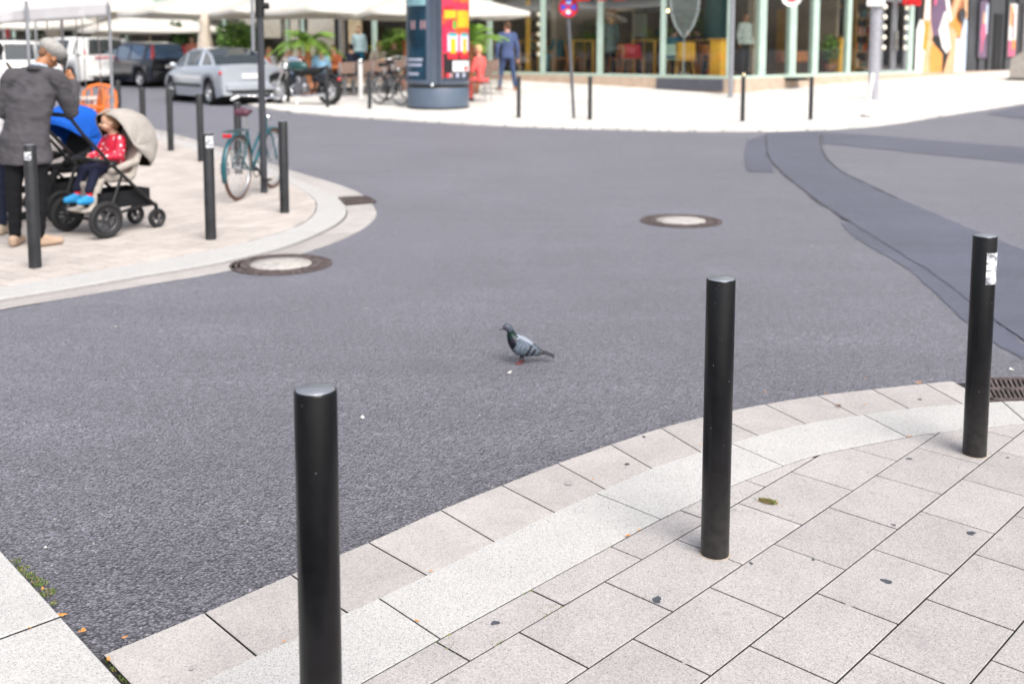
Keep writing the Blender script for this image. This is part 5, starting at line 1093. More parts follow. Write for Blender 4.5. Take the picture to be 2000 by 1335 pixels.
# ================================================================ BICYCLES
def bicycle(label, a, b, fm, tyre=M_TYRE, group=None, lady=True, rack=True, name='bicycle', saddlem=None, guard=True, basket=False, barend=None, h0=1.0, lean=0):
    """a: rear wheel contact, b: front wheel contact; local +x points forward"""
    d = b - a; h = math.atan2(d.y, d.x); L_ = V((d.x, d.y)).length; t = thing(name, label, 'bicycle', V((a.x, a.y, T(a.x, a.y))), h, group); t.rotation_euler = (R(lean), 0, h); Rw = .345; k = L_ / 1.08
    X = lambda x: x * k
    for x in (0, 1.08):
        A = Matrix.Rotation(R(90), 4, 'X'); mb = MB(); mb.lathe([(Rw - .018 + .018 * math.cos(q), .018 * math.sin(q)) for q in [2 * math.pi * i / 10 for i in range(11)]], M=A, n=48); w_ = mb.build('wheel', tyre, t, loc=(X(x), 0, Rw))
        mb = MB(); mb.lathe([(Rw - .034, -.011), (Rw - .046, -.009), (Rw - .046, .009), (Rw - .034, .011), (Rw - .034, -.011)], M=A, n=48); mb.cyl((0, -.04, 0), (0, .04, 0), .022, n=12)
        for i in range(28):
            q = 2 * math.pi * i / 28; mb.cyl((0, .03 * (-1) ** i, 0), (math.cos(q) * (Rw - .04), 0, math.sin(q) * (Rw - .04)), .0016, n=4, caps=False)
        mb.build('rim', M_ALLOY, w_)
    bb = V((X(.44), 0, .29)); st = V((X(.30), 0, .72)); hd1 = V((X(.86), 0, .84)); hd0 = V((X(.885), 0, .68)); mb = MB()
    mb.tube([bb, st], .016); mb.tube([bb, hd0], .020); mb.tube([(st * .35 + bb * .65) if lady else (st * .93 + bb * .07), hd1 - V((0, 0, .05))], .017); mb.tube([hd0, hd1], .021)
    for q in (-1, 1): mb.tube([(0, q * .06, Rw), bb + V((0, q * .03, 0))], .010); mb.tube([(0, q * .06, Rw), st - V((0, -q * .015, .05))], .008)
    mb.build('frame', fm, t)
    mb = MB()
    for q in (-1, 1): mb.tube([(X(1.08), q * .05, Rw), (X(.93), q * .05, .62), (X(.895), q * .02, .68)], .011)
    mb.build('fork', fm, t)
    mb = MB(); mb.tube([hd1, hd1 + V((-.02, 0, .14)), hd1 + V((.02, 0, .20))], .013); c_ = hd1 + V((.02, 0, .20)); mb.tube([c_ + V((-.20, -.30, .0)), c_ + V((-.06, -.26, .03)), c_ + V((.04, -.1, .02)), c_, c_ + V((.04, .1, .02)), c_ + V((-.06, .26, .03)), c_ + V((-.20, .30, .0))], .012); mb.build('handlebar', M_CHROME, t)
    for q in (-1, 1): mb = MB(); mb.cyl(c_ + V((-.10, q * .275, .022)), c_ + V((-.22, q * .305, -.004)), .018, n=10); mb.build('grip', barend or M_BLACK, t)
    mb = MB(); mb.tube([st, st + V((-.04, 0, .18))], .013); mb.build('seat_post', M_CHROME, t)
    sp = st + V((-.05, 0, .20)); mb = MB(); mb.cap(sp + V((-.08, -.045, 0)), sp + V((-.08, .045, 0)), .045, .045); mb.cap(sp + V((-.06, 0, .005)), sp + V((.16, 0, .0)), .05, .022); o = fuse(mb.build('saddle', saddlem or M_BLACK, t), .009, 3)
    mb = MB(); mb.cyl(bb + V((0, -.05, 0)), bb + V((0, .05, 0)), .025, n=12); mb.lathe([(.085, -.003), (.095, -.003), (.095, .003), (.085, .003), (.085, -.003)], c=bb + V((0, -.045, 0)), M=Matrix.Rotation(R(90), 4, 'X'), n=24)
    for q, dx, dz in ((-1, .10, -.13), (1, -.10, .13)): mb.tube([bb + V((0, q * .06, 0)), bb + V((dx, q * .07, dz))], .010); mb.box(bb + V((dx, q * .12, dz)), (.09, .09, .02), bev=.005)
    mb.build('crank', M_BLACK, t)
    if guard:
        for x, a0, a1 in ((0, 20, 200), (1.08, 30, 150)):
            mb = MB(); vs = []; seg = 16
            for i in range(seg + 1):
                q = R(a0 + (a1 - a0) * i / seg)
                for wy in (-.028, -.015, .015, .028): rr = Rw + .022 - (.012 if abs(wy) > .02 else 0); vs.append((X(x) + rr * math.cos(q), wy, Rw + rr * math.sin(q)))
            mb.add(vs, [[i * 4 + j, i * 4 + j + 1, i * 4 + j + 5, i * 4 + j + 4] for i in range(seg) for j in range(3)], 0, True); o = mb.build('mudguard', fm, t); q = o.modifiers.new('t', 'SOLIDIFY'); q.thickness = .003
    if rack:
        mb = MB()
        for q in (-.06, 0, .06): mb.tube([(X(.22), q, .74), (-.22, q, .74)], .006)
        for x in (.15, 0, -.15, -.22): mb.tube([(x, -.06, .74), (x, .06, .74)], .005)
        for q in (-1, 1): mb.tube([(0, q * .06, Rw), (-.06, q * .06, .74)], .005); mb.tube([(0, q * .06, Rw), (.10, q * .06, .74)], .005)
        mb.build('rack', mat('rack steel', (.05, .10, .11), rough=.4, metal=.4), t)
        mb = MB(); mb.box((-.245, 0, .70), (.035, .10, .04), bev=.01); mb.build('tail_light', M_TAIL, t); mb = MB(); mb.cyl((-.235, 0, .58), (-.25, 0, .58), .03, n=14); mb.build('reflector', M_TAIL, t)
    mb = MB(); mb.ell(hd1 + V((.09, 0, -.02)), (.05, .04, .04)); mb.build('headlight', M_CHROME, t)
    return t
teal = mat('teal frame paint', (.008, .09, .115), rough=.3, coat=.5)
a = on(466, 391); b = gp(540, 365, a.y + .95); b = on(534, 366)
tb = bicycle('teal city bicycle with brown tyres locked to the dark pole on the island', a, b, teal, tyre=mat('brown rubber', (.10, .045, .025), rough=.7), saddlem=mat('plum saddle', (.10, .035, .055), rough=.5), barend=mat('white grip', (.75, .75, .75), rough=.4))
mb = MB(); mb.box((-.10, .10, .34), (.10, .09, .16), bev=.03); mb.build('rear_light_box', M_ALLOY, tb)
bk = mat('black frame', (.014, .014, .016), rough=.35)
a, b = gp(738, 0, 24.6), gp(781, 0, 24.0)
bicycle('black bicycle with tan handlebar tape nearest the advertising column', a, b, bk, group='bicycles beside the advertising column', rack=False, lady=False, guard=False, barend=mat('tan tape', (.55, .36, .17), rough=.7))
a, b = gp(752, 0, 25.6), gp(800, 0, 25.2)
bicycle('black bicycle with pale grips standing behind the nearer black one', a, b, bk, group='bicycles beside the advertising column', rack=False, lady=False, guard=False, barend=mat('cream tape', (.62, .55, .42), rough=.7))
# ================================================================ CAFE AND SHOP BUILDING
FZ = .82                                  # cafe floor height
CA, CB, CC = V((.06, 32, 0)), V((5.92, 27, 0)), V((18.7, 38, 0))
def fac(px, seg):                          # where the sight line of that column meets the facade plane
    A, B = (CA, CB) if seg == 0 else (CB, CC); r = ray(px, 150); r = V((r.x, r.y, 0)); d = B - A
    den = r.x * d.y - r.y * d.x; t = (A.x * d.y - A.y * d.x) / den; return r * t
dAB = (CB - CA).normalized(); dBC = (CC - CB).normalized(); nAB = V((-dAB.y, dAB.x, 0)); nBC = V((-dBC.y, dBC.x, 0))      # point into the building
M_GREEN = mat('pale green frame', (.46, .59, .52), rough=.45, var=.08, scale=4); M_STONE = mat('beige sandstone', (.52, .40, .31), rough=.8, var=.12, scale=6, bump=.2); M_DARKW = mat('dark interior', (.30, .235, .18), rough=.9, var=.5, scale=.9); M_GLASS = glass('window glass', tint=(.93, .97, .95), refl=.10)
M_CREAM = mat('cream wall', (.60, .56, .48), rough=.8); M_WOOD = mat('yellow oak', (.58, .33, .08), rough=.5, var=.2, scale=6); M_OAK = mat('orange wood', (.48, .18, .06), rough=.5, var=.2, scale=6); M_FLOORI = mat('interior floor', (.24, .17, .12), rough=.4, var=.3, scale=3); M_DGREY = mat('slate panel', (.06, .062, .07), rough=.5, var=.3, scale=1.2)
H0, H1 = FZ, 3.55
blg = thing('cafe_building', 'long glazed corner building with pale green columns and sandstone base', 'building', (0, 0, 0))
LEFT_END = fac(-260, 0); RIGHT_END = CC + dBC * 14
def wallbox(mb, a, b, z0, z1, thick=.2, inset=0.0, n=None, m=0):
    d = b - a; L_ = V((d.x, d.y, 0)).length; c = (a + b) / 2 + n * (inset + thick / 2); mb.box((c.x, c.y, (z0 + z1) / 2), (L_, thick, z1 - z0), rz=math.atan2(d.y, d.x), m=m)
mb = MB(); wallbox(mb, LEFT_END, CB, -.3, FZ - .02, .5, -.12, nAB); wallbox(mb, CB, RIGHT_END, -.3, FZ - .02, .5, -.12, nBC); mb.build('stone_base', M_STONE, blg)
mb = MB(); wallbox(mb, LEFT_END, CB, H1, 3.95, .3, -.04, nAB); wallbox(mb, CB, RIGHT_END, H1, 3.95, .3, -.04, nBC); mb.build('fascia', M_GREEN, blg)
mb = MB(); wallbox(mb, LEFT_END, CB, 3.95, 13, .3, .06, nAB); wallbox(mb, CB, RIGHT_END, 3.95, 13, .3, .06, nBC); mb.build('upper_wall', M_CREAM, blg)
for a, b, n in ((LEFT_END, CB, nAB), (CB, RIGHT_END, nBC)):
    L_ = (b - a).length; k = int(L_ / 3)
    for f in range(2):
        for i in range(k):
            q0 = a.lerp(b, (i + .2) / k); q1 = a.lerp(b, (i + .8) / k); mb = MB(); wallbox(mb, q0, q1, 5.2 + f * 3.6, 7.4 + f * 3.6, .05, .02, n); mb.build('upper_window', M_CGLASS, blg)
DEPTH = 6.5
mb = MB(); wallbox(mb, LEFT_END, CB + nAB * 0, FZ - .02, H1 + .1, .2, DEPTH, nAB); wallbox(mb, CB, RIGHT_END, FZ - .02, H1 + .1, .2, DEPTH, nBC); mb.build('back_wall', M_DARKW, blg)
def strip(mb, z, off=0.0, flip=False):
    for a, b, n in ((LEFT_END, CB, nAB), (CB, RIGHT_END, nBC)):
        k = 1; p = [a + n * .2, b + n * .2, b + n * DEPTH, a + n * DEPTH]; mb.add([(q.x, q.y, z) for q in p], [[0, 1, 2, 3]]); z += .004
mb = MB(); strip(mb, FZ); mb.build('floor_slab', M_FLOORI, blg)
mb = MB(); strip(mb, H1 + .02); mb.build('ceiling', mat('interior ceiling', (.6, .56, .5), rough=.8), blg)
# posts of the glazing
def post(px, seg, w_, name='column', m=M_GREEN, d=.22, inset=-.02, z0=FZ - .02, z1=H1):
    p = fac(px, seg); n = nAB if seg == 0 else nBC; dd = dAB if seg == 0 else dBC; mb = MB(); c = p + n * (inset + d / 2); mb.box((c.x, c.y, (z0 + z1) / 2), (w_, d, z1 - z0), rz=math.atan2(dd.y, dd.x)); return mb.build(name, m, blg)
for px, w_ in ((-120, .3), (30, .25), (60, .25), (148, .25), (250, .3), (390, .28), (440, .25), (559, .30), (591, .18), (731, .30), (850, .25), (955, .27), (1059, .26), (1170, .26), (1293, .22), (1421, .14)): post(px, 0, w_ * .6, d=.10, inset=-.01)
for px, w_ in ((1488, .40), (1547, .40), (1591, .38), (1656, .26), (1776, .40)): post(px, 1, w_ * .72, d=.14, inset=-.01)
post(1609, 1, .22, inset=1.0); post(664, 0, .14, 'door_post', M_GALV); post(1569, 1, .22, 'cream_post', mat('cream post', (.62, .50, .38), rough=.6), inset=1.6)
# rails and glass
mb = MB(); wallbox(mb, LEFT_END, CB, FZ - .02, FZ + .06, .12, -.05, nAB); wallbox(mb, CB, fac(1784, 1), FZ - .02, FZ + .06, .12, -.05, nBC); wallbox(mb, LEFT_END, CB, H1 - .12, H1, .12, -.05, nAB); wallbox(mb, CB, fac(1784, 1), H1 - .16, H1 - .08, .12, -.05, nBC); mb.build('window_rail', M_GREEN, blg)
cuts0 = [-260, -120, 30, 148, 250, 390, 559, 656]; 
def pane(px0, px1, seg):
    a, b = fac(px0, seg), fac(px1, seg); n = nAB if seg == 0 else nBC; mb = MB(); a2, b2 = a + n * .04, b + n * .04
    mb.add([(a2.x, a2.y, FZ), (b2.x, b2.y, FZ), (b2.x, b2.y, H1), (a2.x, a2.y, H1)], [[0, 1, 2, 3]]); mb.build('window_pane', M_GLASS, blg)
for a, b in zip(cuts0, cuts0[1:]): pane(a, b, 0)
for a, b in ((731, 850), (850, 955), (955, 1059), (1059, 1170), (1170, 1293), (1293, 1421)): pane(a, b, 0)
for a, b in ((1430, 1488), (1488, 1547), (1547, 1591), (1591, 1656), (1656, 1716)): pane(a, b, 1)
# door on the right with two leaves
for a, b in ((1718, 1742), (1744, 1767)):
    p0, p1 = fac(a, 1), fac(b, 1); mb = MB()
    for q0, q1, z0, z1 in ((p0, p0 + dBC * .09, FZ, 3.05), (p1 - dBC * .09, p1, FZ, 3.05)): wallbox(mb, q0, q1, z0, z1, .08, -.02, nBC)
    wallbox(mb, p0, p1, 2.97, 3.07, .08, -.025, nBC); wallbox(mb, p0, p1, FZ, FZ + .12, .08, -.025, nBC); dr = mb.build('door', M_GALV, blg)
    mb = MB(); a2, b2 = p0 + nBC * .04, p1 + nBC * .04; mb.add([(a2.x, a2.y, FZ + .1), (b2.x, b2.y, FZ + .1), (b2.x, b2.y, 3), (a2.x, a2.y, 3)], [[0, 1, 2, 3]]); mb.build('pane', M_GLASS, dr)
    mb = MB(); q = (p1 if a == 1718 else p0) - nBC * .08; mb.cyl((q.x, q.y, 1.5), (q.x, q.y, 2.1), .05, n=12); mb.build('handle', M_CHROME, dr)
# cafe entrance on the left: dark opening with wood panel
p0, p1 = fac(671, 0), fac(695, 0); mb = MB(); wallbox(mb, p0, p1, FZ, 2.9, .06, .25, nAB); mb.build('wood_panel', mat('pale wood', (.62, .50, .32), rough=.6, var=.15, scale=3), blg)
p0, p1 = fac(656, 0), fac(663, 0); mb = MB(); wallbox(mb, p0, p1, FZ, H1, .2, -.03, nAB); mb.build('black_pier', M_BLACK, blg)
for a_, b_, z_ in ((602, 655, FZ), (568, 583, FZ), (470, 548, 1.95), (180, 235, 1.3), (70, 120, 1.5)):
    p0, p1 = fac(a_, 0), fac(b_, 0); mb = MB(); wallbox(mb, p0, p1, z_, H1, .06, .02, nAB); mb.build('cream_panel', M_CREAM, blg)
p0, p1 = fac(697, 0), fac(724, 0); mb = MB(); wallbox(mb, p0, p1, 1.55, 1.68, .05, .6, nAB); mb.build('yellow_rail', mat('lime yellow', (.55, .55, .03), rough=.5), blg)
# low dark step in front of the corner window, grey ledge on the right
p0, p1 = fac(1290, 0), fac(1418, 0); mb = MB(); wallbox(mb, p0, p1, .50, .80, .10, -.20, nAB); mb.build('dark_plinth', mat('blue grey granite', (.09, .095, .12), rough=.3), blg)
p0, p1 = fac(1525, 1), fac(1552, 1); mb = MB(); wallbox(mb, p0, p1, .72, .80, .35, -.45, nBC); mb.build('ledge', M_BLACK, blg)
# shop part on the right: large poster, dark panels
def wallrect(px0, px1, z0, z1, seg=1, inset=-.06): 
    a, b = fac(px0, seg), fac(px1, seg); return a - nBC * 0 + nBC * inset, b + nBC * inset
mb = MB(); wallbox(mb, fac(1783, 1), fac(1890, 1), FZ, H1, .1, .03, nBC); wallbox(mb, fac(1890, 1), RIGHT_END, FZ - .3, H1, .1, .03, nBC)
mb.build('dark_cladding', M_DGREY, blg)
mb = MB(); wallbox(mb, fac(1938, 1), fac(1953, 1), FZ, 2.75, .06, -.01, nBC); mb.build('dark_door', M_BLACK, blg)
for a, b in ((1884, 1887), (1908, 1910), (1925, 1927), (1959, 1961), (1980, 1982)):
    mb = MB(); wallbox(mb, fac(a, 1), fac(b, 1), FZ, H1, .06, -.02, nBC); mb.build('mullion', M_BLACK, blg)
def poster(name, label, px0, px1, z0, z1, shapes, base, cat='poster'):
    a, b = fac(px0, 1), fac(px1, 1); d = b - a; w_ = d.length; t = thing(name, label, cat, (a.x - nBC.x * .05, a.y - nBC.y * .05, z0), math.atan2(d.y, d.x)); h_ = z1 - z0
    mb = MB(); mb.box((w_ / 2, .01, h_ / 2), (w_, .02, h_)); mb.build('sheet', base, t)
    by = {}
    for i, (m, P) in enumerate(shapes): by.setdefault(m.name, (m, []))[1].append((i, P))
    for nm, (m, L_) in by.items():
        mb = MB()
        for i, P in L_: y = -.004 - .0012 * i; mb.add([(p[0] * w_, y, p[1] * h_) for p in P], [list(range(len(P)))])
        mb.build('print', m, t)
    return t
c_ = lambda n, c: mat('print ' + n, c, rough=.4, var=.1, scale=3)
SKN, SKD, WHT, ORG, GLD, BLU, PNK, PUR = c_('skin', (.72, .42, .24)), c_('deep skin', (.45, .18, .07)), c_('white', (.8, .77, .75)), c_('orange', (.75, .30, .06)), c_('gold', (.55, .30, .03)), c_('pale blue', (.52, .60, .74)), c_('pink', (.60, .12, .22)), c_('purple', (.16, .10, .17))
poster('shop_poster', 'huge window poster of raised bare arms and white tops beside the shop door', 1783, 1881, FZ - .02, 3.5, [
    (PUR, [(.25, .45), (.62, .40), (.6, .95), (.3, 1)]), (WHT, [(0, 0), (.13, 0), (.2, .3), (.18, .6), (.06, .62), (0, .5)]), (SKN, [(.12, .58), (.15, .95), (.24, .97), (.26, .6), (.32, .42), (.26, .36)]), (WHT, [(.14, .62), (.16, 1), (.23, 1), (.24, .62)]),
    (SKN, [(.13, 0), (.5, 0), (.5, .2), (.3, .38), (.2, .4)]), (GLD, [(.12, .28), (.20, .25), (.24, .58), (.16, .60)]), (ORG, [(.28, 0), (.52, 0), (.52, .22), (.3, .36), (.26, .2)]), (WHT, [(.42, .5), (.52, .72), (.56, .72), (.68, .30), (.6, .22), (.5, .3)]), (SKD, [(.55, .62), (.70, .9), (.9, .93), (.88, .45), (.76, .42), (.68, .55)]),
    (SKN, [(.55, 0), (.76, 0), (.80, .45), (.72, .62), (.86, .92), (.76, .94), (.60, .62), (.68, .32)]), (WHT, [(.50, .95), (.57, .98), (.68, .62), (.60, .60)]), (BLU, [(.76, 0), (1, 0), (1, .62), (.94, .66), (.86, .42), (.78, .40)]), (SKN, [(.93, .66), (.99, .64), (.98, .98), (.90, .95)]), (ORG, [(.62, .56), (.72, .52), (.88, .38), (.86, .58), (.74, .66)]), (PNK, [(.30, .80), (.35, .78), (.38, .98), (.32, .98)])], c_('black', (.012, .010, .012)))
mb = MB(); cP = fac(1866, 1) - nBC * .13; mb.lathe([(.0005, 0), (.22, 0), (.22, .02)], c=(cP.x, cP.y, 2.65), M=Matrix.Rotation(math.atan2(dBC.y, dBC.x), 4, 'Z') @ Matrix.Rotation(R(90), 4, 'X'), n=28)
o = mb.build('round_sticker', M_DGREY); tag(o, 'round dark badge stuck on the huge poster of raised arms', 'badge')
poster('shop_poster', 'narrow poster with a figure in pink on the dark wall', 1905, 1922, 1.25, 3.15, [(PUR, [(.05, 0), (.95, 0), (.95, 1), (.05, 1)]), (BLU, [(.6, .5), (.95, .4), (.95, .95), (.7, .95)]), (PNK, [(.2, .4), (.5, .25), (.8, .45), (.7, .62), (.3, .6)]), (PNK, [(.3, .1), (.45, .1), (.5, .42), (.3, .42)]), (SKN, [(.35, .6), (.6, .6), (.6, .8), (.4, .82)])], c_('grey', (.10, .10, .11)))
poster('shop_poster', 'narrow poster in red and white at the right end of the dark wall', 1961, 1979, 1.25, 3.15, [(WHT, [(.1, .3), (.9, .3), (.9, .98), (.15, .98)]), (ORG, [(.2, .6), (.45, .55), (.5, .95), (.2, .95)]), (PUR, [(.42, .35), (.65, .35), (.65, .8), (.5, .85)]), (PNK, [(.15, .02), (.85, .02), (.9, .3), (.1, .32)]), (ORG, [(.5, .15), (.85, .15), (.8, .33), (.5, .33)])], c_('grey', (.10, .10, .11)))
poster('shop_poster', 'yellow poster cut off by the right edge above the grey box', 1991, 2012, 1.25, 3.2, [(ORG, [(0, 0), (.6, 0), (.6, .3), (0, .3)])], c_('yellow', (.75, .50, .15)))
# red letters over the door; only their lower halves are in the photograph
def letters(txt, px0, z, size, m, label, D=None, seg=1, inset=-.3):
    cu = bpy.data.curves.new('sign_letters', 'FONT'); cu.body = txt; cu.size = size; cu.extrude = .04; cu.offset = .012; cu.materials.append(m); o = bpy.data.objects.new('sign_letters', cu); C.objects.link(o)
    p = fac(px0, seg); n = nAB if seg == 0 else nBC; dd = dAB if seg == 0 else dBC; o.location = (p.x + n.x * inset, p.y + n.y * inset, z); o.rotation_euler = (R(90), 0, math.atan2(dd.y, dd.x))
    dg = bpy.context.evaluated_depsgraph_get(); me = bpy.data.meshes.new_from_object(o.evaluated_get(dg)); r = bpy.data.objects.new('shop_sign_letters', me); C.objects.link(r); r.matrix_world = Matrix.Translation(o.location) @ o.rotation_euler.to_matrix().to_4x4(); bpy.data.objects.remove(o); return tag(r, label, 'sign')
letters('HMS', 1740, 2.88, .52, mat('sign letter red', (.75, .012, .015), rough=.4), 'big red letters above the glass door, cut off by the top of the picture')
letters('CAFE', 1124, 2.90, .8, MATS['sign letter red'], 'big red letters over the cafe windows, mostly above the picture', seg=0)
mb = MB(); a, b = fac(1720, 1), fac(1768, 1); wallbox(mb, a, b, 2.62 + .42, 2.62 + .47, .06, -.28, nBC); mb.build('letter_bar', M_GALV, blg)
# ----- inside the cafe
def inside(px, seg, depth, z=FZ):
    A, B = (CA, CB) if seg == 0 else (CB, CC); n = nAB if seg == 0 else nBC; r = ray(px, 150); r = V((r.x, r.y, 0)); d = B - A; A2 = A + n * depth
    t = (A2.x * d.y - A2.y * d.x) / (r.x * d.y - r.y * d.x); q = r * t; return V((q.x, q.y, z))
hA = math.atan2(dAB.y, dAB.x); hB = math.atan2(dBC.y, dBC.x)
def chair_make(label, wood, seatm, group, name='chair', metal=False):
    t = thing(name, label, 'chair', (0, 0, 0), 0, group)
    for x in (-.19, .19):
        for y in (-.18, .2):
            mb = MB(); r_ = .011 if metal else .02
            if y < 0: mb.tube([(x * 1.05, y - .06, 0), (x, y, .45), (x, y - .07, .88)], r_, n=8)
            else: mb.tube([(x * 1.05, y + .03, 0), (x, y, .45)], r_, n=8)
            mb.build('leg', wood, t)
    mb = MB(); mb.box((0, .01, .46), (.43, .43, .035), bev=.012); mb.build('seat', seatm, t)
    mb = MB(); mb.box((0, -.235, .72), (.40, .025, .30), M=Matrix.Rotation(R(8), 4, 'X'), bev=.01); mb.build('backrest', seatm, t)
    return t
def table_make(label, wood, group, h=.74, w_=.75, name='table', legm=None, pedestal=False):
    t = thing(name, label, 'table', (0, 0, 0), 0, group)
    mb = MB(); mb.box((0, 0, h - .02), (w_, w_, .04), bev=.01); mb.build('tabletop', wood, t)
    if pedestal:
        mb = MB(); mb.cyl((0, 0, .02), (0, 0, h - .03), .03, n=12); mb.build('pedestal', legm or wood, t); mb = MB(); mb.lathe([(.22, 0), (.22, .02), (.03, .05)], n=20); mb.build('foot', legm or wood, t)
    else:
        for x in (-1, 1):
            for y in (-1, 1): mb = MB(); mb.box((x * (w_ / 2 - .06), y * (w_ / 2 - .06), (h - .04) / 2), (.06, .06, h - .04)); mb.build('leg', legm or wood, t)
    return t
GCI = 'wooden chairs inside the cafe'; GTI = 'wooden tables inside the cafe'
tI = table_make('high oak table behind the glass', M_WOOD, GTI, h=1.0, w_=.8); tI2 = None
spots = [(975, 1.2, 'oak table behind the glass left of the man in the blue suit'), (1045, 1.4, 'oak table behind the glass right of the man in the blue suit'), (1150, 1.3, 'oak table behind the glass right of the no stopping sign'), (1268, 1.6, 'oak table behind the glass left of the wine glass picture'), (1375, 2.2, 'oak table behind the wine glass picture')]
for i, (px, dp, lab) in enumerate(spots):
    o = tI if i == 0 else copy_tree(tI); o.location = inside(px, 0, dp); o.rotation_euler = (0, 0, hA + .1); o['label'] = lab
cI = chair_make('wooden cafe chair', M_OAK, M_OAK, GCI); cW = chair_make('pale chair', M_WOOD, mat('mint seat shell', (.45, .62, .52), rough=.5), GCI)
for i, (px, dp, rz_, lab) in enumerate([(1098, .9, 2.2, 'orange wood chair behind the dark woman by the glass'), (1120, 1.1, -.9, 'orange wood chair facing the oak table by the sign pole'), (1208, 1.2, 1.2, 'orange wood chair beside the woman in grey'), (1235, .9, -1.6, 'orange wood chair under the table left of the wine glass picture'), (1345, 1.6, .4, 'orange wood chair behind the wine glass picture'), (1388, 1.5, -.5, 'orange wood chair left of the yellow column')]):
    o = cI if i == 0 else copy_tree(cI); o.location = inside(px, 0, dp); o.rotation_euler = (0, 0, hA + rz_); o['label'] = lab
cW.location = inside(1313, 0, .8); cW.rotation_euler = (0, 0, hA + .1); cW['label'] = 'mint chair in the window left of the wine glass picture'
def yellow(px, seg, dp, w_, h_, lab):
    p = inside(px, seg, dp); t = thing('yellow_counter', lab, 'counter', p, hA if seg == 0 else hB); mb = MB(); mb.box((0, 0, h_ / 2), (w_, .4, h_), bev=.03); mb.build('front', mat('bright yellow', (.80, .42, .03), rough=.5), t); mb = MB(); mb.box((0, 0, h_ + .02), (w_ + .06, .46, .04), bev=.01); mb.build('top', M_WOOD, t)
yellow(1404, 0, .7, .36, .98, 'bright yellow counter at the glass corner of the cafe'); yellow(1636, 1, .8, .42, 1.05, 'yellow counter behind the green columns on the right'); 
p = inside(1534, 1, 1.6); t = thing('yellow_cabinet', 'tall yellow wood cabinet between the green columns', 'cabinet', p, hB); mb = MB(); mb.box((0, 0, .95), (.5, .4, 1.9), bev=.02); mb.build('body', M_WOOD, t); mb = MB(); mb.box((0, -.21, .5), (1.3, .3, .34), bev=.05); mb.build('bench', M_OAK, t)
p = inside(1620, 1, .6); t = thing('potted_plant', 'green plant in a brown pot between the green columns', 'plant', p)
mb = MB(); mb.lathe([(.001, 0), (.14, 0), (.20, .30), (.18, .30)], n=20); mb.build('pot', mat('brown pot', (.22, .08, .04), rough=.6), t)
def leafy(mb, c, rad, n, size, mats=2, rr=rnd):
    for i in range(n):
        d = V((rr.gauss(0, 1), rr.gauss(0, 1), rr.gauss(0, 1))).normalized() * rr.random() ** .4; q = V(c) + V((d.x * rad[0], d.y * rad[1], d.z * rad[2])); a = V((rr.uniform(-1, 1), rr.uniform(-1, 1), rr.uniform(-.6, .6))).normalized(); b = a.orthogonal().normalized(); s_ = size * rr.uniform(.6, 1.3)
        mb.add([q - a * s_, q + b * s_ * .4, q + a * s_, q - b * s_ * .4], [[0, 1, 2, 3]], rr.randrange(mats))
LF1, LF2, LF3 = mat('leaf green', (.06, .14, .025), rough=.5, var=.3), mat('leaf light', (.14, .26, .04), rough=.5, var=.3), mat('leaf dark', (.02, .055, .015), rough=.6, var=.3)
mb = MB(); leafy(mb, (0, 0, .75), (.30, .3, .42), 260, .09); mb.build('foliage', [LF1, LF2], t)
# picture of a wine glass on the corner window
a, b = fac(1300, 0), fac(1372, 0); t = thing('wine_glass_picture', 'large frosted wine glass picture stuck on the corner window', 'window sticker', (fac(1336, 0).x - nAB.x * .03, fac(1336, 0).y - nAB.y * .03, FZ), hA)
def fm_(name, col, al):
    m = bpy.data.materials.new(name); m.use_nodes = True; q = m.node_tree; q.nodes.clear(); tr = q.nodes.new('ShaderNodeBsdfTransparent'); df = q.nodes.new('ShaderNodeBsdfDiffuse'); df.inputs[0].default_value = col + (1,); mx = q.nodes.new('ShaderNodeMixShader'); mx.inputs[0].default_value = al; o = q.nodes.new('ShaderNodeOutputMaterial'); q.links.new(tr.outputs[0], mx.inputs[1]); q.links.new(df.outputs[0], mx.inputs[2]); q.links.new(mx.outputs[0], o.inputs[0]); return m
FR = fm_('frosted film', (.42, .50, .48), .22); FR2 = fm_('frosted film bright', (.55, .62, .62), .5)
bw = [(.0, 1.05), (.10, 1.10), (.30, 1.35), (.43, 1.7), (.47, 2.1), (.42, 2.6), (.34, 2.72)]
mb = MB(); mb.add([(x, 0, z) for x, z in bw] + [(-x, 0, z) for x, z in bw[::-1]], [list(range(2 * len(bw)))]); mb.box((0, 0, .60), (.07, .004, .95)); mb.add([(-.26, 0, .06), (.26, 0, .06), (.05, 0, .14), (-.05, 0, .14)], [[0, 1, 2, 3]]); mb.build('bowl_and_stem', FR, t)
mb = MB()
for q in (-1, 1):
    for (x0, z0), (x1, z1) in zip(bw, bw[1:]): mb.add([(q * x0, -.004, z0), (q * x1, -.004, z1), (q * (x1 - .06), -.004, z1), (q * (x0 - .06 if x0 > .06 else 0), -.004, z0 + .02)], [[0, 1, 2, 3]])
mb.build('outline', FR2, t)
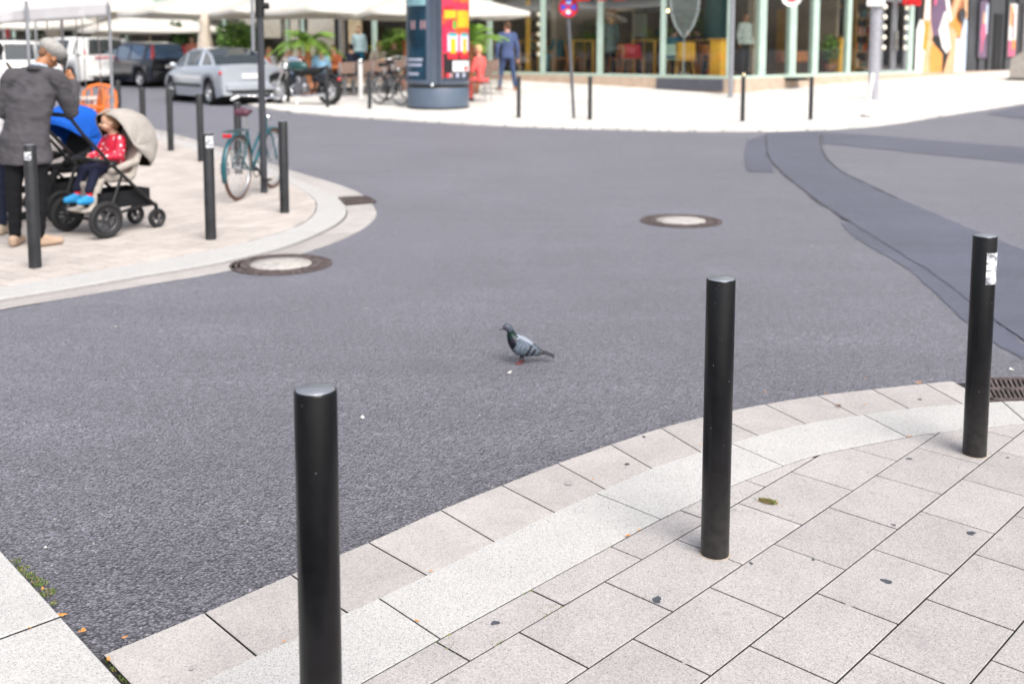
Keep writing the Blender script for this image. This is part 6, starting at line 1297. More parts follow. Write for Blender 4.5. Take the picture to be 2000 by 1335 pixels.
# grey parasols inside stand in for reflections in the glass; other interior things
def parasol(label, p, size, ht, pitch, m, rz=0, group=None, under=None, name='parasol', post_r=.035, valance=.12, base=True):
    t = thing(name, label, 'parasol', p, rz, group); s2 = size / 2; mb = MB(); n = 4; vs = []
    N = 12
    for k in range(4):
        a0, a1 = R(45 + 90 * k), R(135 + 90 * k); c0 = V((math.cos(a0), math.sin(a0), 0)) * s2 * 1.414; c1 = V((math.cos(a1), math.sin(a1), 0)) * s2 * 1.414; base_i = len(mb.v); vs = []
        for j in range(9):
            for i in range(N + 1):
                u, v = i / N, j / 8; e = c0.lerp(c1, u); q = e * v; sag = -.10 * math.sin(math.pi * u) * v * size / 4; z = ht + pitch * (1 - v) - sag * -1 * .6 + .05 * v * (1 - v); vs.append((q.x, q.y, z))
        w_ = N + 1; mb.add(vs, [[j * w_ + i, (j + 1) * w_ + i, (j + 1) * w_ + i + 1, j * w_ + i + 1] for j in range(8) for i in range(N)], 0, True)
        ed = vs[-w_:]; mb.add(ed + [(x, y, z - valance) for x, y, z in ed], [[i, w_ + i, w_ + i + 1, i + 1] for i in range(N)], 0, True)
    o = mb.build('canopy', m, t); q = o.modifiers.new('t', 'SOLIDIFY'); q.thickness = .006
    mb = MB(); mb.cyl((0, 0, 0), (0, 0, ht + pitch + .1), post_r, n=14); mb.build('pole', mat('parasol pole', (.50, .42, .33), rough=.5), t)
    for k in range(8):
        a = R(45 * k); L_ = s2 * (1.37 if k % 2 else .97); mb = MB(); mb.tube([(0, 0, ht + pitch - .02), (math.cos(a) * L_, math.sin(a) * L_, ht - (.0 if k % 2 else .0) - .01)], .012, n=6); mb.build('rib', MATS['parasol pole'], t)
    if base: mb = MB(); mb.box((0, 0, .05), (.7, .7, .1), bev=.02); mb.build('base', M_DGREY, t)
    return t
GREYC = mat('pale grey canvas', (.42, .42, .45), rough=.9); 
parasol('grey parasol added as a glass reflection right of the man in the blue suit', inside(1085, 0, 2.4), 3.0, 2.05, .55, GREYC, hA + .3, 'grey parasols added as reflections in the cafe glass')
parasol('grey parasol added as a glass reflection left of the wine glass picture', inside(1236, 0, 2.4), 3.0, 2.05, .75, GREYC, hA + .2, 'grey parasols added as reflections in the cafe glass')
p = inside(1031, 0, 1.0); t = thing('yellow_post', 'yellow pillar behind the glass right of the man in the blue suit', 'pillar', p); mb = MB(); mb.box((0, 0, 1.35), (.14, .14, 2.7)); mb.build('shaft', MATS['bright yellow'], t); mb = MB(); mb.box((0, 0, .05), (.24, .24, .1)); mb.build('foot', M_WOOD, t)
p = inside(1395, 0, 2.5); t = thing('round_column', 'dark teal round column inside the glass corner', 'pillar', p); mb = MB(); mb.cyl((0, 0, 0), (0, 0, 2.7), .32, n=24); mb.build('shaft', mat('teal column', (.02, .09, .09), rough=.5), t); mb = MB(); mb.lathe([(.36, 0), (.36, .1), (.32, .12)], n=24); mb.build('foot', M_BLACK, t)
p = inside(1248, 0, 3.0); t = thing('menu_board', 'pale menu board hanging inside above the table left of the wine glass picture', 'board', p, hA); mb = MB(); mb.box((0, 0, 1.45), (.5, .03, .7)); mb.build('board', mat('pale board', (.45, .50, .42), rough=.6), t); mb = MB(); mb.tube([(-.2, 0, 1.8), (-.2, 0, 2.7)], .01); mb.tube([(.2, 0, 1.8), (.2, 0, 2.7)], .01); mb.build('hangers', M_BLACK, t)
OPAL = mat('opal glass', (.72, .70, .64), rough=.15); OPAL.node_tree.nodes['Principled BSDF'].inputs['Emission Color'].default_value = (1, .85, .6, 1); OPAL.node_tree.nodes['Principled BSDF'].inputs['Emission Strength'].default_value = .5
for px, seg, dp, z in ((1052, 0, .9, 2.3), (1086, 0, 1.2, 2.2), (1453, 1, 1.8, 2.5), (1718 + 6, 1, -.15, 2.5), (1766, 1, -.15, 2.5)):
    p = inside(px, seg, dp); lab = {1052: 'string of glass lamps beside the green column right of the suit man', 1086: 'string of glass lamps just left of the no stopping sign', 1453: 'single pale lamp high inside the corner window', 1724: 'string of white lanterns at the left side of the glass door', 1766: 'string of white lanterns at the right side of the glass door'}[px]
    t = thing('hanging_lamps', lab, 'lamp', p, 0, 'strings of hanging glass lamps'); mb = MB(); mb.tube([(0, 0, z - FZ - .9), (0, 0, H1 - FZ)], .006, n=6); mb.build('cord', M_BLACK, t)
    for k in range(1 if px == 1453 else 5): mb = MB(); mb.lathe([(.0005, -.07), (.05, -.05), (.06, 0), (.05, .05), (.0005, .07)], c=(0, 0, z - FZ - .9 + k * .30), n=14); mb.build('lamp_glass', OPAL, t)
# people inside
HB, HBR, HD = mat('blond hair', (.50, .30, .11), rough=.7, var=.3), mat('brown hair', (.09, .045, .02), rough=.7, var=.3), MATS['black hair']
def tone(n, c): return cloth(n, c)
JN = tone('dark jeans', (.02, .03, .055))
def guest(label, p, rz_, kind, hair, topc, legs=None, skin=SK1, **k):
    J = sitting() if kind == 'sit' else sitting(lean=.16) if kind == 'lean' else standing(); J.update(k.pop('J', {}))
    return figure(label, p, rz_, J, skin=skin, hair=hair, top=tone(*topc), legs=legs or JN, shoes=M_BLACK, voxel=.02, **k)
guest('blond woman in a grey green coat standing behind the glass', inside(1192, 0, 1.3), hA + R(60), 'stand', HB, ('grey green coat', (.17, .23, .22)), longhair=True, hem=.3)
guest('person in a mint sweater sitting behind the glass right of the suit man', inside(1034, 0, 1.7), hA + R(-60), 'sit', HD, ('mint sweater', (.42, .58, .50)), group='guests inside the cafe')
guest('person in petrol shirt and light jeans sitting near the sign pole behind the glass', inside(1094, 0, 1.2), hA + R(80), 'sit', HD, ('petrol shirt', (.02, .12, .16)), legs=tone('light jeans', (.16, .38, .46)), group='guests inside the cafe')
guest('person in blue top seen from behind on the mint chair', inside(1312, 0, 1.35), hA, 'sit', HD, ('mid blue top', (.06, .17, .26)), group='guests inside the cafe')
guest('person in navy sitting behind the wine glass stem', inside(1350, 0, 2.6), hA + R(150), 'sit', HBR, ('navy top', (.012, .018, .05)), group='guests inside the cafe')
guest('person in purple sitting left of the teal column', inside(1368, 0, 3.0), hA + R(120), 'sit', HBR, ('muted purple top', (.12, .09, .20)), group='guests inside the cafe')
guest('woman in white top and dark apron standing in the corner window', inside(1453, 1, 1.2), hB + R(170), 'stand', HBR, ('white top', (.52, .58, .54)), legs=tone('charcoal apron', (.035, .035, .035)), skin=SK2)
# yellow chair and bin like things
p = inside(1242 + 96, 0, 1.1); t = thing('yellow_armchair', 'yellow shell chair behind the wine glass stem', 'chair', p, hA + .6); mb = MB(); mb.box((0, 0, .45), (.5, .5, .10), bev=.04); mb.box((0, -.22, .70), (.5, .08, .45), bev=.03); mb.build('shell', MATS['bright yellow'], t)
for x in (-1, 1):
    for y in (-1, 1): mb = MB(); mb.cyl((x * .24, y * .24, 0), (x * .18, y * .18, .42), .018, n=8); mb.build('leg', M_WOOD, t)

# more things standing inside the cafe and the shop
def shelf(label, p, rz_, w_, cols, seed, n=9, h_=1.9):
    t = thing('shelf', label, 'shelf', p, rz_); rr = random.Random(seed); mb = MB()
    for x in (-w_ / 2, w_ / 2): mb.box((x, 0, h_ / 2), (.04, .3, h_))
    for k in range(5): mb.box((0, 0, .12 + k * (h_ - .2) / 4), (w_, .3, .03))
    mb.build('frame', M_WOOD, t)
    for ci, c in enumerate(cols):
        mb = MB()
        for k in range(4):
            for i in range(n):
                if rr.random() < 1 / len(cols) + .1: mb.cyl((-w_ / 2 + .08 + i * (w_ - .16) / (n - 1), -.02 + .01 * ci, .135 + k * (h_ - .2) / 4), (-w_ / 2 + .08 + i * (w_ - .16) / (n - 1), -.02 + .01 * ci, .135 + k * (h_ - .2) / 4 + rr.uniform(.16, .3)), .045, n=8)
        mb.build('goods', c, t)
cols_ = [mat('goods teal', (.03, .25, .27)), mat('goods red', (.55, .05, .03)), mat('goods cream', (.62, .58, .48)), mat('goods orange', (.65, .22, .04))]
shelf('shelf with teal and red goods behind the glass left of the lamp post', inside(1680, 1, 1.6), hB, 1.1, cols_, 3, h_=2.3)
shelf('long shelf of bottles at the back of the cafe behind the wine glass picture', inside(1330, 0, 5.5), hA, 2.6, cols_, 5, n=16, h_=2.2)
shelf('shelf of bottles at the back of the cafe right of the suit man', inside(1110, 0, 5.6), hA, 2.6, cols_[::-1], 6, n=16, h_=2.2)
shelf('shelf of goods at the back between the green columns', inside(1520, 1, 4.5), hB, 2.4, cols_, 8, n=14, h_=2.3)
def pot_plant(label, p, rad, zc, n):
    t = thing('potted_plant', label, 'plant', p); mb = MB(); mb.lathe([(.001, 0), (.16, 0), (.22, .42), (.2, .42)], n=18); mb.build('pot', M_DGREY, t); mb = MB(); leafy(mb, (0, 0, zc), (rad, rad, rad * 1.1), n, .09); mb.build('foliage', [LF1, LF2], t); mb = MB(); mb.tube([(0, 0, .3), (.03, 0, zc)], .025, n=8); mb.build('stem', M_WOOD, t)
pot_plant('green indoor plant behind the glass right of the sign pole', inside(1140, 0, 2.4), .5, 1.3, 420)
pot_plant('dark green indoor plant left of the teal column behind the wine glass', inside(1362, 0, 3.8), .5, 1.4, 380)
p = inside(1232, 0, 1.0); t = thing('red_jacket', 'red jacket hanging over a chair behind the glass', 'jacket', p + V((0, 0, .46)), hA + .5); mb = MB(); mb.box((0, 0, .2), (.42, .12, .44), bev=.05); mb.cap((-.2, 0, .36), (-.26, .02, .05), .06, .05); mb.cap((.2, 0, .36), (.26, .02, .05), .06, .05); crease(fuse(mb.build('cloth', mat('red cloth', (.55, .05, .06), rough=.9), t), .02, 4), .01)
mb = MB(); mb.box((0, .08, .2), (.36, .05, .4), bev=.02); mb.build('lining', M_BLACK, t)
for i, (px, dp, h_) in enumerate([(1010, 3.2, 2.0), (1205, 3.4, 2.1), (1300, 3.0, 1.9), (1470, 2.6, 2.0), (1630, 2.8, 2.1), (1080, 4.2, 2.2)]):  # pendant lamps added to brighten the dark cafe interior
    t = thing('added_pendant_lamp', 'added warm pendant lamp brightening the cafe ' + ['between green columns behind the suit man', 'above the woman in the grey coat', 'left of the wine glass picture', 'above the woman in the white top', 'above the yellow counter on the right', 'above the no stopping signpost'][i], 'lamp', inside(px, 0 if px < 1425 else 1, dp), 0, 'pendant lamps added to brighten the cafe'); mb = MB(); mb.lathe([(.16, 0), (.13, .10), (.03, .16)], c=(0, 0, h_), n=18); mb.build('lamp_shade', M_WOOD, t); mb = MB(); mb.ell((0, 0, h_ - .01), .075, nu=12, nv=8); b_ = mat('added warm bulb', (.9, .8, .6)); q = b_.node_tree.nodes['Principled BSDF']; q.inputs['Emission Color'].default_value = (1, .74, .42, 1); q.inputs['Emission Strength'].default_value = 5; mb.build('bulb', b_, t); mb = MB(); mb.cyl((0, 0, h_ + .15), (0, 0, H1 - FZ), .006, n=6); mb.build('cord', M_BLACK, t)
# ================================================================ TERRACE
def canvas(name, col, tr):
    m = bpy.data.materials.new(name); m.use_nodes = True; q = m.node_tree; q.nodes.clear(); N = q.nodes.new; tc = N('ShaderNodeTexCoord'); nz = N('ShaderNodeTexNoise'); nz.inputs['Scale'].default_value = 1.5; q.links.new(tc.outputs['Object'], nz.inputs[0]); mr = N('ShaderNodeMapRange'); mr.inputs[3].default_value = .94; mr.inputs[4].default_value = 1.05; q.links.new(nz.outputs[0], mr.inputs[0]); sv = N('ShaderNodeVectorMath'); sv.operation = 'SCALE'; sv.inputs[0].default_value = col; q.links.new(mr.outputs[0], sv.inputs['Scale'])
    d = N('ShaderNodeBsdfDiffuse'); t = N('ShaderNodeBsdfTranslucent'); mx = N('ShaderNodeMixShader'); mx.inputs[0].default_value = tr; q.links.new(sv.outputs[0], d.inputs[0]); q.links.new(sv.outputs[0], t.inputs[0]); q.links.new(d.outputs[0], mx.inputs[1]); q.links.new(t.outputs[0], mx.inputs[2]); o = N('ShaderNodeOutputMaterial'); q.links.new(mx.outputs[0], o.inputs[0]); MATS[name] = m; return m
CANV = canvas('white canvas', (.88, .86, .82), .48)
GP = 'large white parasols over the cafe terrace'
def para_at(label, px, D, size, rz_, zedge=None, y_edge=None, pitch=.75):
    p = gp(px, 0, D); r = ray(px, y_edge); ze = CAM_H + r.z / r.y * (D - size / 2); return parasol(label, p, size, ze - p.z + .12, pitch, CANV, rz_, GP)
para_at('white parasol right of the advertising column over the cafe terrace', 838, 30, 4.4, R(20), y_edge=30)
para_at('white parasol between the motorcycle and the advertising column', 668, 31, 3.9, R(36), y_edge=26)
para_at('white parasol behind the dark pole on the island', 555, 34.0, 4.3, R(28), y_edge=27)
para_at('large white parasol above the silver car', 400, 36.5, 4.8, R(33), y_edge=28)
para_at('low white parasol above the dark blue hatchback with drooping edge', 290, 41, 4.6, R(30), y_edge=62)
para_at('large white parasol behind the market canopy', 225, 45, 5.4, R(42), y_edge=22, pitch=1.1)
para_at('white parasol far behind the white van', 120, 49, 5.5, R(20), y_edge=56)
# closed parasol beside the silver car
p = gp(398, 0, 34); t = thing('closed_parasol', 'closed cream parasol standing behind the silver car', 'parasol', p); mb = MB(); n = 20
mb.lathe([(.03, .9), (.20, 1.0), (.26, 1.25), (.20, 1.6), (.15, 2.0), (.18, 2.15), (.05, 2.5), (.0005, 2.6)], n=n); mb.v = [(x * (1 + .12 * math.sin(7 * math.atan2(y, x))), y * (1 + .12 * math.sin(7 * math.atan2(y, x))), z) for x, y, z in mb.v]; mb.build('folded_canopy', mat('cream canvas', (.62, .54, .45), rough=.9), t); mb = MB(); mb.cyl((0, 0, 0), (0, 0, 1.1), .04, n=12); mb.build('pole', MATS['parasol pole'], t)
# market canopy at the left edge
def canopy():
    D = 12.6; t = thing('market_canopy', 'grey white market canopy on thin poles above the cars at the left edge', 'canopy', gp(60, 0, D)); o = t.location
    P = lambda px, py, d: at(px, py, d) - o
    A = [P(-90, 20, 11.4), P(28, 18, 11.9), P(118, 8, 12.6), P(213, 3, 13.3)]; B = [P(-90, 58, 11.4), P(28, 45, 11.9), P(118, 41, 12.6), P(213, 32, 13.3)]
    back = V((-1.1, 2.6, .0)); mb = MB(); A2 = resample(A, 40); B2 = resample(B, 40); vs = []
    for i, (a, b) in enumerate(zip(A2, B2)):
        w_ = .03 * math.sin(i * .9) + .02 * math.sin(i * 2.3)
        for k in range(5): q = a.lerp(b, k / 4); vs.append((q.x + w_ * k / 4 * .3, q.y - .05 + w_ * k / 4, q.z))
    mb.add(vs, [[i * 5 + k, i * 5 + k + 1, (i + 1) * 5 + k + 1, (i + 1) * 5 + k] for i in range(39) for k in range(4)], 0, True)
    o_ = mb.build('valance', mat('grey white canvas', (.55, .54, .56), rough=.9, var=.08, scale=3, bump=.6, bscale=5), t); q = o_.modifiers.new('t', 'SOLIDIFY'); q.thickness = .008
    mb = MB(); vs = []
    for a in A2:
        for k in range(6): q = a + back * (k / 5) + V((0, 0, .42 * math.sin(k / 5 * math.pi * .6))); vs.append(q)
    mb.add(vs, [[i * 6 + k, (i + 1) * 6 + k, (i + 1) * 6 + k + 1, i * 6 + k + 1] for i in range(39) for k in range(5)], 0, True); o_ = mb.build('roof', CANV, t); q = o_.modifiers.new('t', 'SOLIDIFY'); q.thickness = .008
    # side panel at left end of the front
    a, b = A2[-1], B2[-1]; mb = MB(); mb.add([a, b, b + back, a + back + V((0, 0, .4))], [[0, 1, 2, 3]]); mb.build('side_panel', MATS['grey white canvas'], t)
    for px, d, py in ((52, 12.0, 20), (213, 13.3, 25), (120, 15.2, 30)):
        q = at(px, py, d) - o; g_ = gp(px, 0, d) - o; mb = MB(); mb.cyl((q.x, q.y, g_.z), (q.x, q.y, q.z + .1), .02, n=10); mb.build('pole', M_GALV, t)
    for px, d in ((91, 12.4), (120, 12.6), (148, 12.8), (160, 12.9), (190, 13.1)):
        q = at(px, 36, d) - o; mb = MB(); mb.tube([(q.x, q.y, q.z + .02), (q.x + .01, q.y, q.z - .5), (q.x + .02, q.y, q.z - 1.05)], .006, n=6); mb.build('hanging_cord', mat('cord', (.16, .14, .14), rough=.8), t)
canopy()
# orange plastic chairs and white table on the island
ORP = mat('orange plastic', (.85, .20, .02), rough=.35); 
def orange_chair(label, p, rz_):
    t = thing('plastic_chair', label, 'chair', p, rz_, 'orange plastic chairs on the island')
    mb = MB(); mb.box((0, 0, .44), (.46, .44, .03), bev=.01); mb.build('seat', ORP, t)
    mb = MB(); mb.tube([(-.23, -.20, .44), (-.25, -.27, .62), (-.24, -.30, .80), (-.15, -.31, .90), (0, -.315, .93), (.15, -.31, .90), (.24, -.30, .80), (.25, -.27, .62), (.23, -.20, .44)], .021, n=8); 
    for x in (-.11, .0, .11): mb.tube([(x, -.22, .46), (x * 1.1, -.28, .65), (x * 1.1, -.31, .90)], .013, n=6)
    for z in (.58, .72): mb.tube([(-.24, -.26 - (z - .58) * .2, z), (0, -.29 - (z - .58) * .2, z), (.24, -.26 - (z - .58) * .2, z)], .013, n=6)
    mb.build('backrest', ORP, t)
    for x in (-1, 1):
        for y in (-1, 1): mb = MB(); mb.tube([(x * .24, y * .22, 0), (x * .20, y * .18, .43)], .022, n=8); mb.build('leg', mat('orange leg', (.45, .10, .02), rough=.4), t)
        mb = MB(); mb.tube([(x * .25, -.27, .64), (x * .27, .0, .66), (x * .25, .18, .62), (x * .22, .19, .44)], .02, n=8); mb.build('armrest', ORP, t)
    return t
p = by_top(192, 166, .93); orange_chair('orange plastic chair with cut out back above the hood of the pushchair', p, R(180 + 18)); zt = p
q = gp(150, 0, p.y - .9); orange_chair('orange plastic chair partly hidden by the elbow of the man in grey', q, R(120))
q = gp(-6, 0, p.y - 2.4); orange_chair('orange plastic chair at the left edge of the picture', q, R(200))
q = gp(164, 0, p.y + .3); t = table_make('white plastic table between the orange chairs', mat('white plastic', (.72, .70, .68), rough=.4), None, h=.72, w_=.55, name='plastic_table'); t.location = q
# palm and bushes
def palm(label, p, h, fr, n, spread=.9, pot=True, name='palm_tree'):
    t = thing(name, label, 'palm', p); rr = random.Random(int(p.x * 100)); mb = MB(); mb.tube([(0, 0, .3), (.03, 0, h * .6), (0, 0, h)], [.10, .075, .09], n=10); mb.build('trunk', mat('palm trunk', (.34, .13, .05), rough=.9, var=.4, scale=20, bump=.6), t)
    mb = MB()
    for i in range(n):
        a = 6.283 * i / n + rr.uniform(-.2, .2); el = rr.uniform(.1, 1.1); L_ = fr * rr.uniform(.8, 1.1); pts = []
        for k in range(9): u = k / 8; pts.append(V((math.cos(a) * L_ * u * math.cos(el) * 1.0, math.sin(a) * L_ * u * math.cos(el), h + L_ * (u * math.sin(el) - .75 * u * u * spread))))
        mb.tube(pts, .008, n=4, m=0)
        for k in range(1, 9):
            for u2 in (0, .5):
                pa = pts[k].lerp(pts[k - 1], u2); d = (pts[k] - pts[k - 1]).normalized()
                for q in (-1, 1):
                    s_ = d.cross(V((0, 0, 1))).normalized() * q; w_ = .22 * math.sin(math.pi * (k / 9)) + .05; e = pa + s_ * w_ + d * .08 - V((0, 0, .08)); mb.add([pa, pa + d * .03, e, pa - d * .015], [[0, 1, 2, 3]], rr.randrange(2))
    mb.build('fronds', [LF2, mat('palm bright', (.20, .36, .04), rough=.45, var=.3)], t)
    mb = MB(); mb.lathe([(.001, 0), (.20, 0), (.28, .38), (.25, .38), (.22, .3), (.001, .3)], n=20); mb.build('pot', mat('terracotta', (.34, .14, .07), rough=.8), t)
palm('green palm in a pot on the terrace behind the motorcycle', gp(598, 0, 28.5), 1.45, 1.0, 26, spread=.7)
palm('green palm in a pot left of the advertising column', gp(790, 0, 28.5), 1.35, .85, 20, spread=.8)
palm('green palm in a pot right of the advertising column', gp(918, 0, 27.0), 1.35, 1.05, 22, spread=.6)
def bush(label, p, rad, zc, n, size, name='shrub', leaves=(LF1, LF2), trunk=True):
    t = thing(name, label, 'shrub', p); rr = random.Random(int(abs(p.x) * 77)); mb = MB()
    for k in range(7):
        d = V((rr.uniform(-.6, .6) * rad[0], rr.uniform(-.6, .6) * rad[1], zc + rr.uniform(-.5, .6) * rad[2])); leafy(mb, d, (rad[0] * .5, rad[1] * .5, rad[2] * .45), n // 7, size, rr=rr)
    mb.build('foliage', list(leaves), t); mb = MB(); mb.tube([(0, 0, .2), (.05, 0, zc * .6), (0, .03, zc)], [.05, .04, .02], n=8)
    for k in range(5): a = k * 1.3; mb.tube([(.03, 0, zc * .55), (math.cos(a) * rad[0] * .5, math.sin(a) * rad[1] * .5, zc + .1)], [.025, .01], n=6)
    mb.build('trunk', mat('bark', (.07, .05, .035), rough=.9), t); mb = MB(); mb.lathe([(.001, 0), (.20, 0), (.26, .40), (.22, .4), (.2, .3), (.001, .3)], n=20); mb.build('pot', M_DGREY, t); return t
bush('olive green bush in a pot behind the roof of the silver car', gp(455, 0, 33), (.62, .6, .75), 1.75, 1500, .075)
bush('dark green bush behind the dark blue hatchback', gp(348, 0, 40), (.5, .5, .65), 1.75, 900, .09, leaves=(LF3, LF1))
bush('dark green bush far behind between the white cars', gp(118, 0, 51), (1.3, .6, .5), 1.9, 900, .12, leaves=(LF3, LF1))
# terrace chairs and tables
WICK = mat('brown wicker', (.20, .13, .10), rough=.7, var=.4, scale=40, bump=.6, bscale=90); GT = 'brown wicker chairs on the cafe terrace'; GTT = 'orange topped tables on the cafe terrace'
c0 = chair_make('brown wicker chair', M_GALV, WICK, GT, metal=True); t0 = table_make('orange wood table', M_OAK, GTT, w_=.7, pedestal=True, legm=M_GALV)
L_ch = [(664, 28.0, 2.8, 'behind the rear wheel of the motorcycle'), (680, 27.6, 3.5, 'first right of the motorcycle'), (694, 28.2, -.3, 'second right of the motorcycle, back turned away'), (708, 27.5, 3.0, 'in front of the cafe entrance'), (722, 28.4, .4, 'behind the bollard by the black bicycles'), (742, 27.6, 3.4, 'behind the rear wheel of the black bicycles'), (760, 28.4, -.4, 'behind the saddles of the black bicycles'), (778, 27.7, 3.1, 'behind the front wheel of the black bicycles'), (632, 29.0, 3.3, 'left of the person in the sky blue shirt'), (575, 29.4, 2.6, 'behind the tank of the motorcycle'), (538, 29.2, 3.3, 'under the bending man in the white shirt'), (962, 26.6, 3.3, 'behind the woman in red'), (936, 25.0, 1.2, 'under the woman in red'), (700, 30.2, .2, 'deep in front of the cafe door'), (745, 30.5, .1, 'deep in front of the green column')]
for i, (px, D, rz_, lab) in enumerate(L_ch):
    o = c0 if i == 0 else copy_tree(c0); o.location = gp(px, 0, D); o.rotation_euler = (0, 0, rz_); o['label'] = 'brown wicker terrace chair ' + lab
for i, (px, D, lab) in enumerate([(672, 29.0, 'right of the motorcycle'), (715, 29.2, 'in front of the cafe entrance'), (752, 29.3, 'behind the black bicycles'), (790, 29.0, 'left of the advertising column'), (590, 30.6, 'beyond the motorcycle tank'), (645, 30.4, 'beside the person in the sky blue shirt')]):
    o = t0 if i == 0 else copy_tree(t0); o.location = gp(px, 0, D); o['label'] = 'orange topped terrace table ' + lab
p = gp(702, 0, 26.6); t = thing('white_post', 'short white post with round head in front of the terrace chairs', 'post', p); mb = MB(); mb.cyl((0, 0, 0), (0, 0, .85), .055, n=16); mb.build('shaft', M_WHITE, t); mb = MB(); mb.ell((0, 0, .92), .07); mb.build('head', M_CHROME, t)
# guests outdoors
guest('grey haired man in white shirt bending over a table behind the motorcycle', gp(538, 0, 28.6), R(-70), 'lean', mat('grey hair', (.35, .33, .3), rough=.7), ('white linen', (.78, .75, .70)), group='guests on the terrace', hem=None)
guest('person in a pale blue patterned shirt sitting under the white parasol left of the palm', gp(568, 0, 30.0), R(170), 'sit', HBR, ('pale blue pattern', (.42, .55, .75)), group='guests on the terrace')
guest('person in a sky blue shirt sitting right of the palm with the back turned', gp(628, 0, 28.8), R(20), 'lean', HBR, ('sky blue shirt', (.30, .55, .80)), group='guests on the terrace')
guest('person in a white dress with a red face sitting far behind the dark pole', gp(527, 0, 32.5), R(160), 'sit', HB, ('pale grey blouse', (.58, .58, .58)), group='guests on the terrace', skin=mat('reddish skin', (.68, .30, .20), rough=.5))  # skin in a redder tone
guest('dark clothed person sitting far behind the closed parasol', gp(420, 0, 36), R(170), 'sit', HBR, ('blue grey top', (.08, .10, .16)), group='guests on the terrace')
guest('dark haired person sitting behind the bush above the silver car', gp(484, 0, 36), R(190), 'sit', HD, ('black top', (.01, .01, .012)), group='guests on the terrace')
guest('waiter in a pale blue top standing inside the dark cafe entrance', gp(700, 0, 36.5) + V((0, 0, .25)), R(180), 'stand', HBR, ('pale waiter shirt', (.35, .48, .52)), legs=tone('petrol apron', (.01, .10, .18)))
guest('blond woman in coral red sitting on a chair right of the advertising column', gp(942, 0, 24.9), R(60), 'sit', mat('light blond', (.70, .45, .22), rough=.7), ('coral red blouse', (.85, .13, .12)), legs=tone('coral trousers', (.80, .16, .15)), skin=MATS['reddish skin'])
for i, (px, D, rz_, kd, hr, cl, lab) in enumerate([(655, 29.6, 150, 'sit', HBR, ('rust top', (.40, .12, .05)), 'person in a rust brown top sitting right of the palm trunk'), (686, 29.4, 20, 'sit', HD, ('dark navy top', (.02, .025, .05)), 'person in dark navy sitting in front of the cafe door with the back turned'),
        (738, 29.6, 190, 'sit', HB, ('cream top', (.62, .56, .48)), 'blond person in a cream top sitting behind the black bicycles'), (772, 29.4, 160, 'sit', HBR, ('olive top', (.12, .14, .06)), 'person in an olive top sitting left of the advertising column'),
        (583, 31.0, 200, 'sit', HD, ('salmon top', (.70, .28, .20)), 'person in a salmon top sitting behind the palm'), (372, 38.5, 170, 'stand', HBR, ('coral shirt', (.75, .25, .18)), 'person in a coral shirt standing between the dark blue hatchback and the closed parasol'), (330, 42.0, 10, 'stand', HD, ('pink top', (.75, .35, .32)), 'person in a pink top standing behind the dark blue hatchback'),
        (447, 35.0, 170, 'sit', HB, ('pale lilac top', (.55, .52, .62)), 'person in a pale lilac top sitting under the olive bush'), (508, 31.5, 200, 'sit', HBR, ('brick top', (.55, .16, .10)), 'person in a brick red top sitting behind the dark pole')]):
    guest(lab, gp(px, 0, D), R(rz_), kd, hr, cl, group='guests on the terrace')
bush('low green planter shrub in front of the cafe left of the entrance', gp(632, 0, 32.5), (.5, .4, .45), 1.0, 700, .07)
bush('low green planter shrub behind the chairs right of the entrance', gp(764, 0, 31.5), (.5, .4, .5), 1.2, 700, .07)
bush('tall green planter shrub under the parasols left of the dark pole', gp(488, 0, 35.5), (.45, .4, .6), 1.6, 700, .08)
J = standing(face=(-.5, .85, -.15)); J['wrL'] = V((-.27, -.02, .80)); J['wrR'] = V((.27, -.02, .80)); J['elL'] = V((-.26, -.05, 1.08)); J['elR'] = V((.26, -.05, 1.08))
for q, s_ in (('L', -1), ('R', 1)): J['kn' + q].x = s_ * .15; J['an' + q].x = s_ * .20; J['toe' + q].x = s_ * .25
pS = gp(991, 0, 27.8); t_, P_, _ = figure('man in a blue suit and brown shoes standing before the cafe glass, seen from behind', pS, R(5), J, skin=MATS['reddish skin'], hair=HBR, top=cloth('blue suit wool', (.07, .10, .21)), legs=cloth('blue suit trousers', (.05, .075, .16)), shoes=mat('brown shoe', (.35, .13, .04), rough=.4), voxel=.013, hem=.12, s=1.03)
mb = MB(); mb.tube([P_(x, y, z) for x, y, z in ((-.06, .0, -.12), (0, -.075, -.10), (.06, .0, -.12))], .012, n=8); mb.build('shirt_collar', M_WHITE, t_)

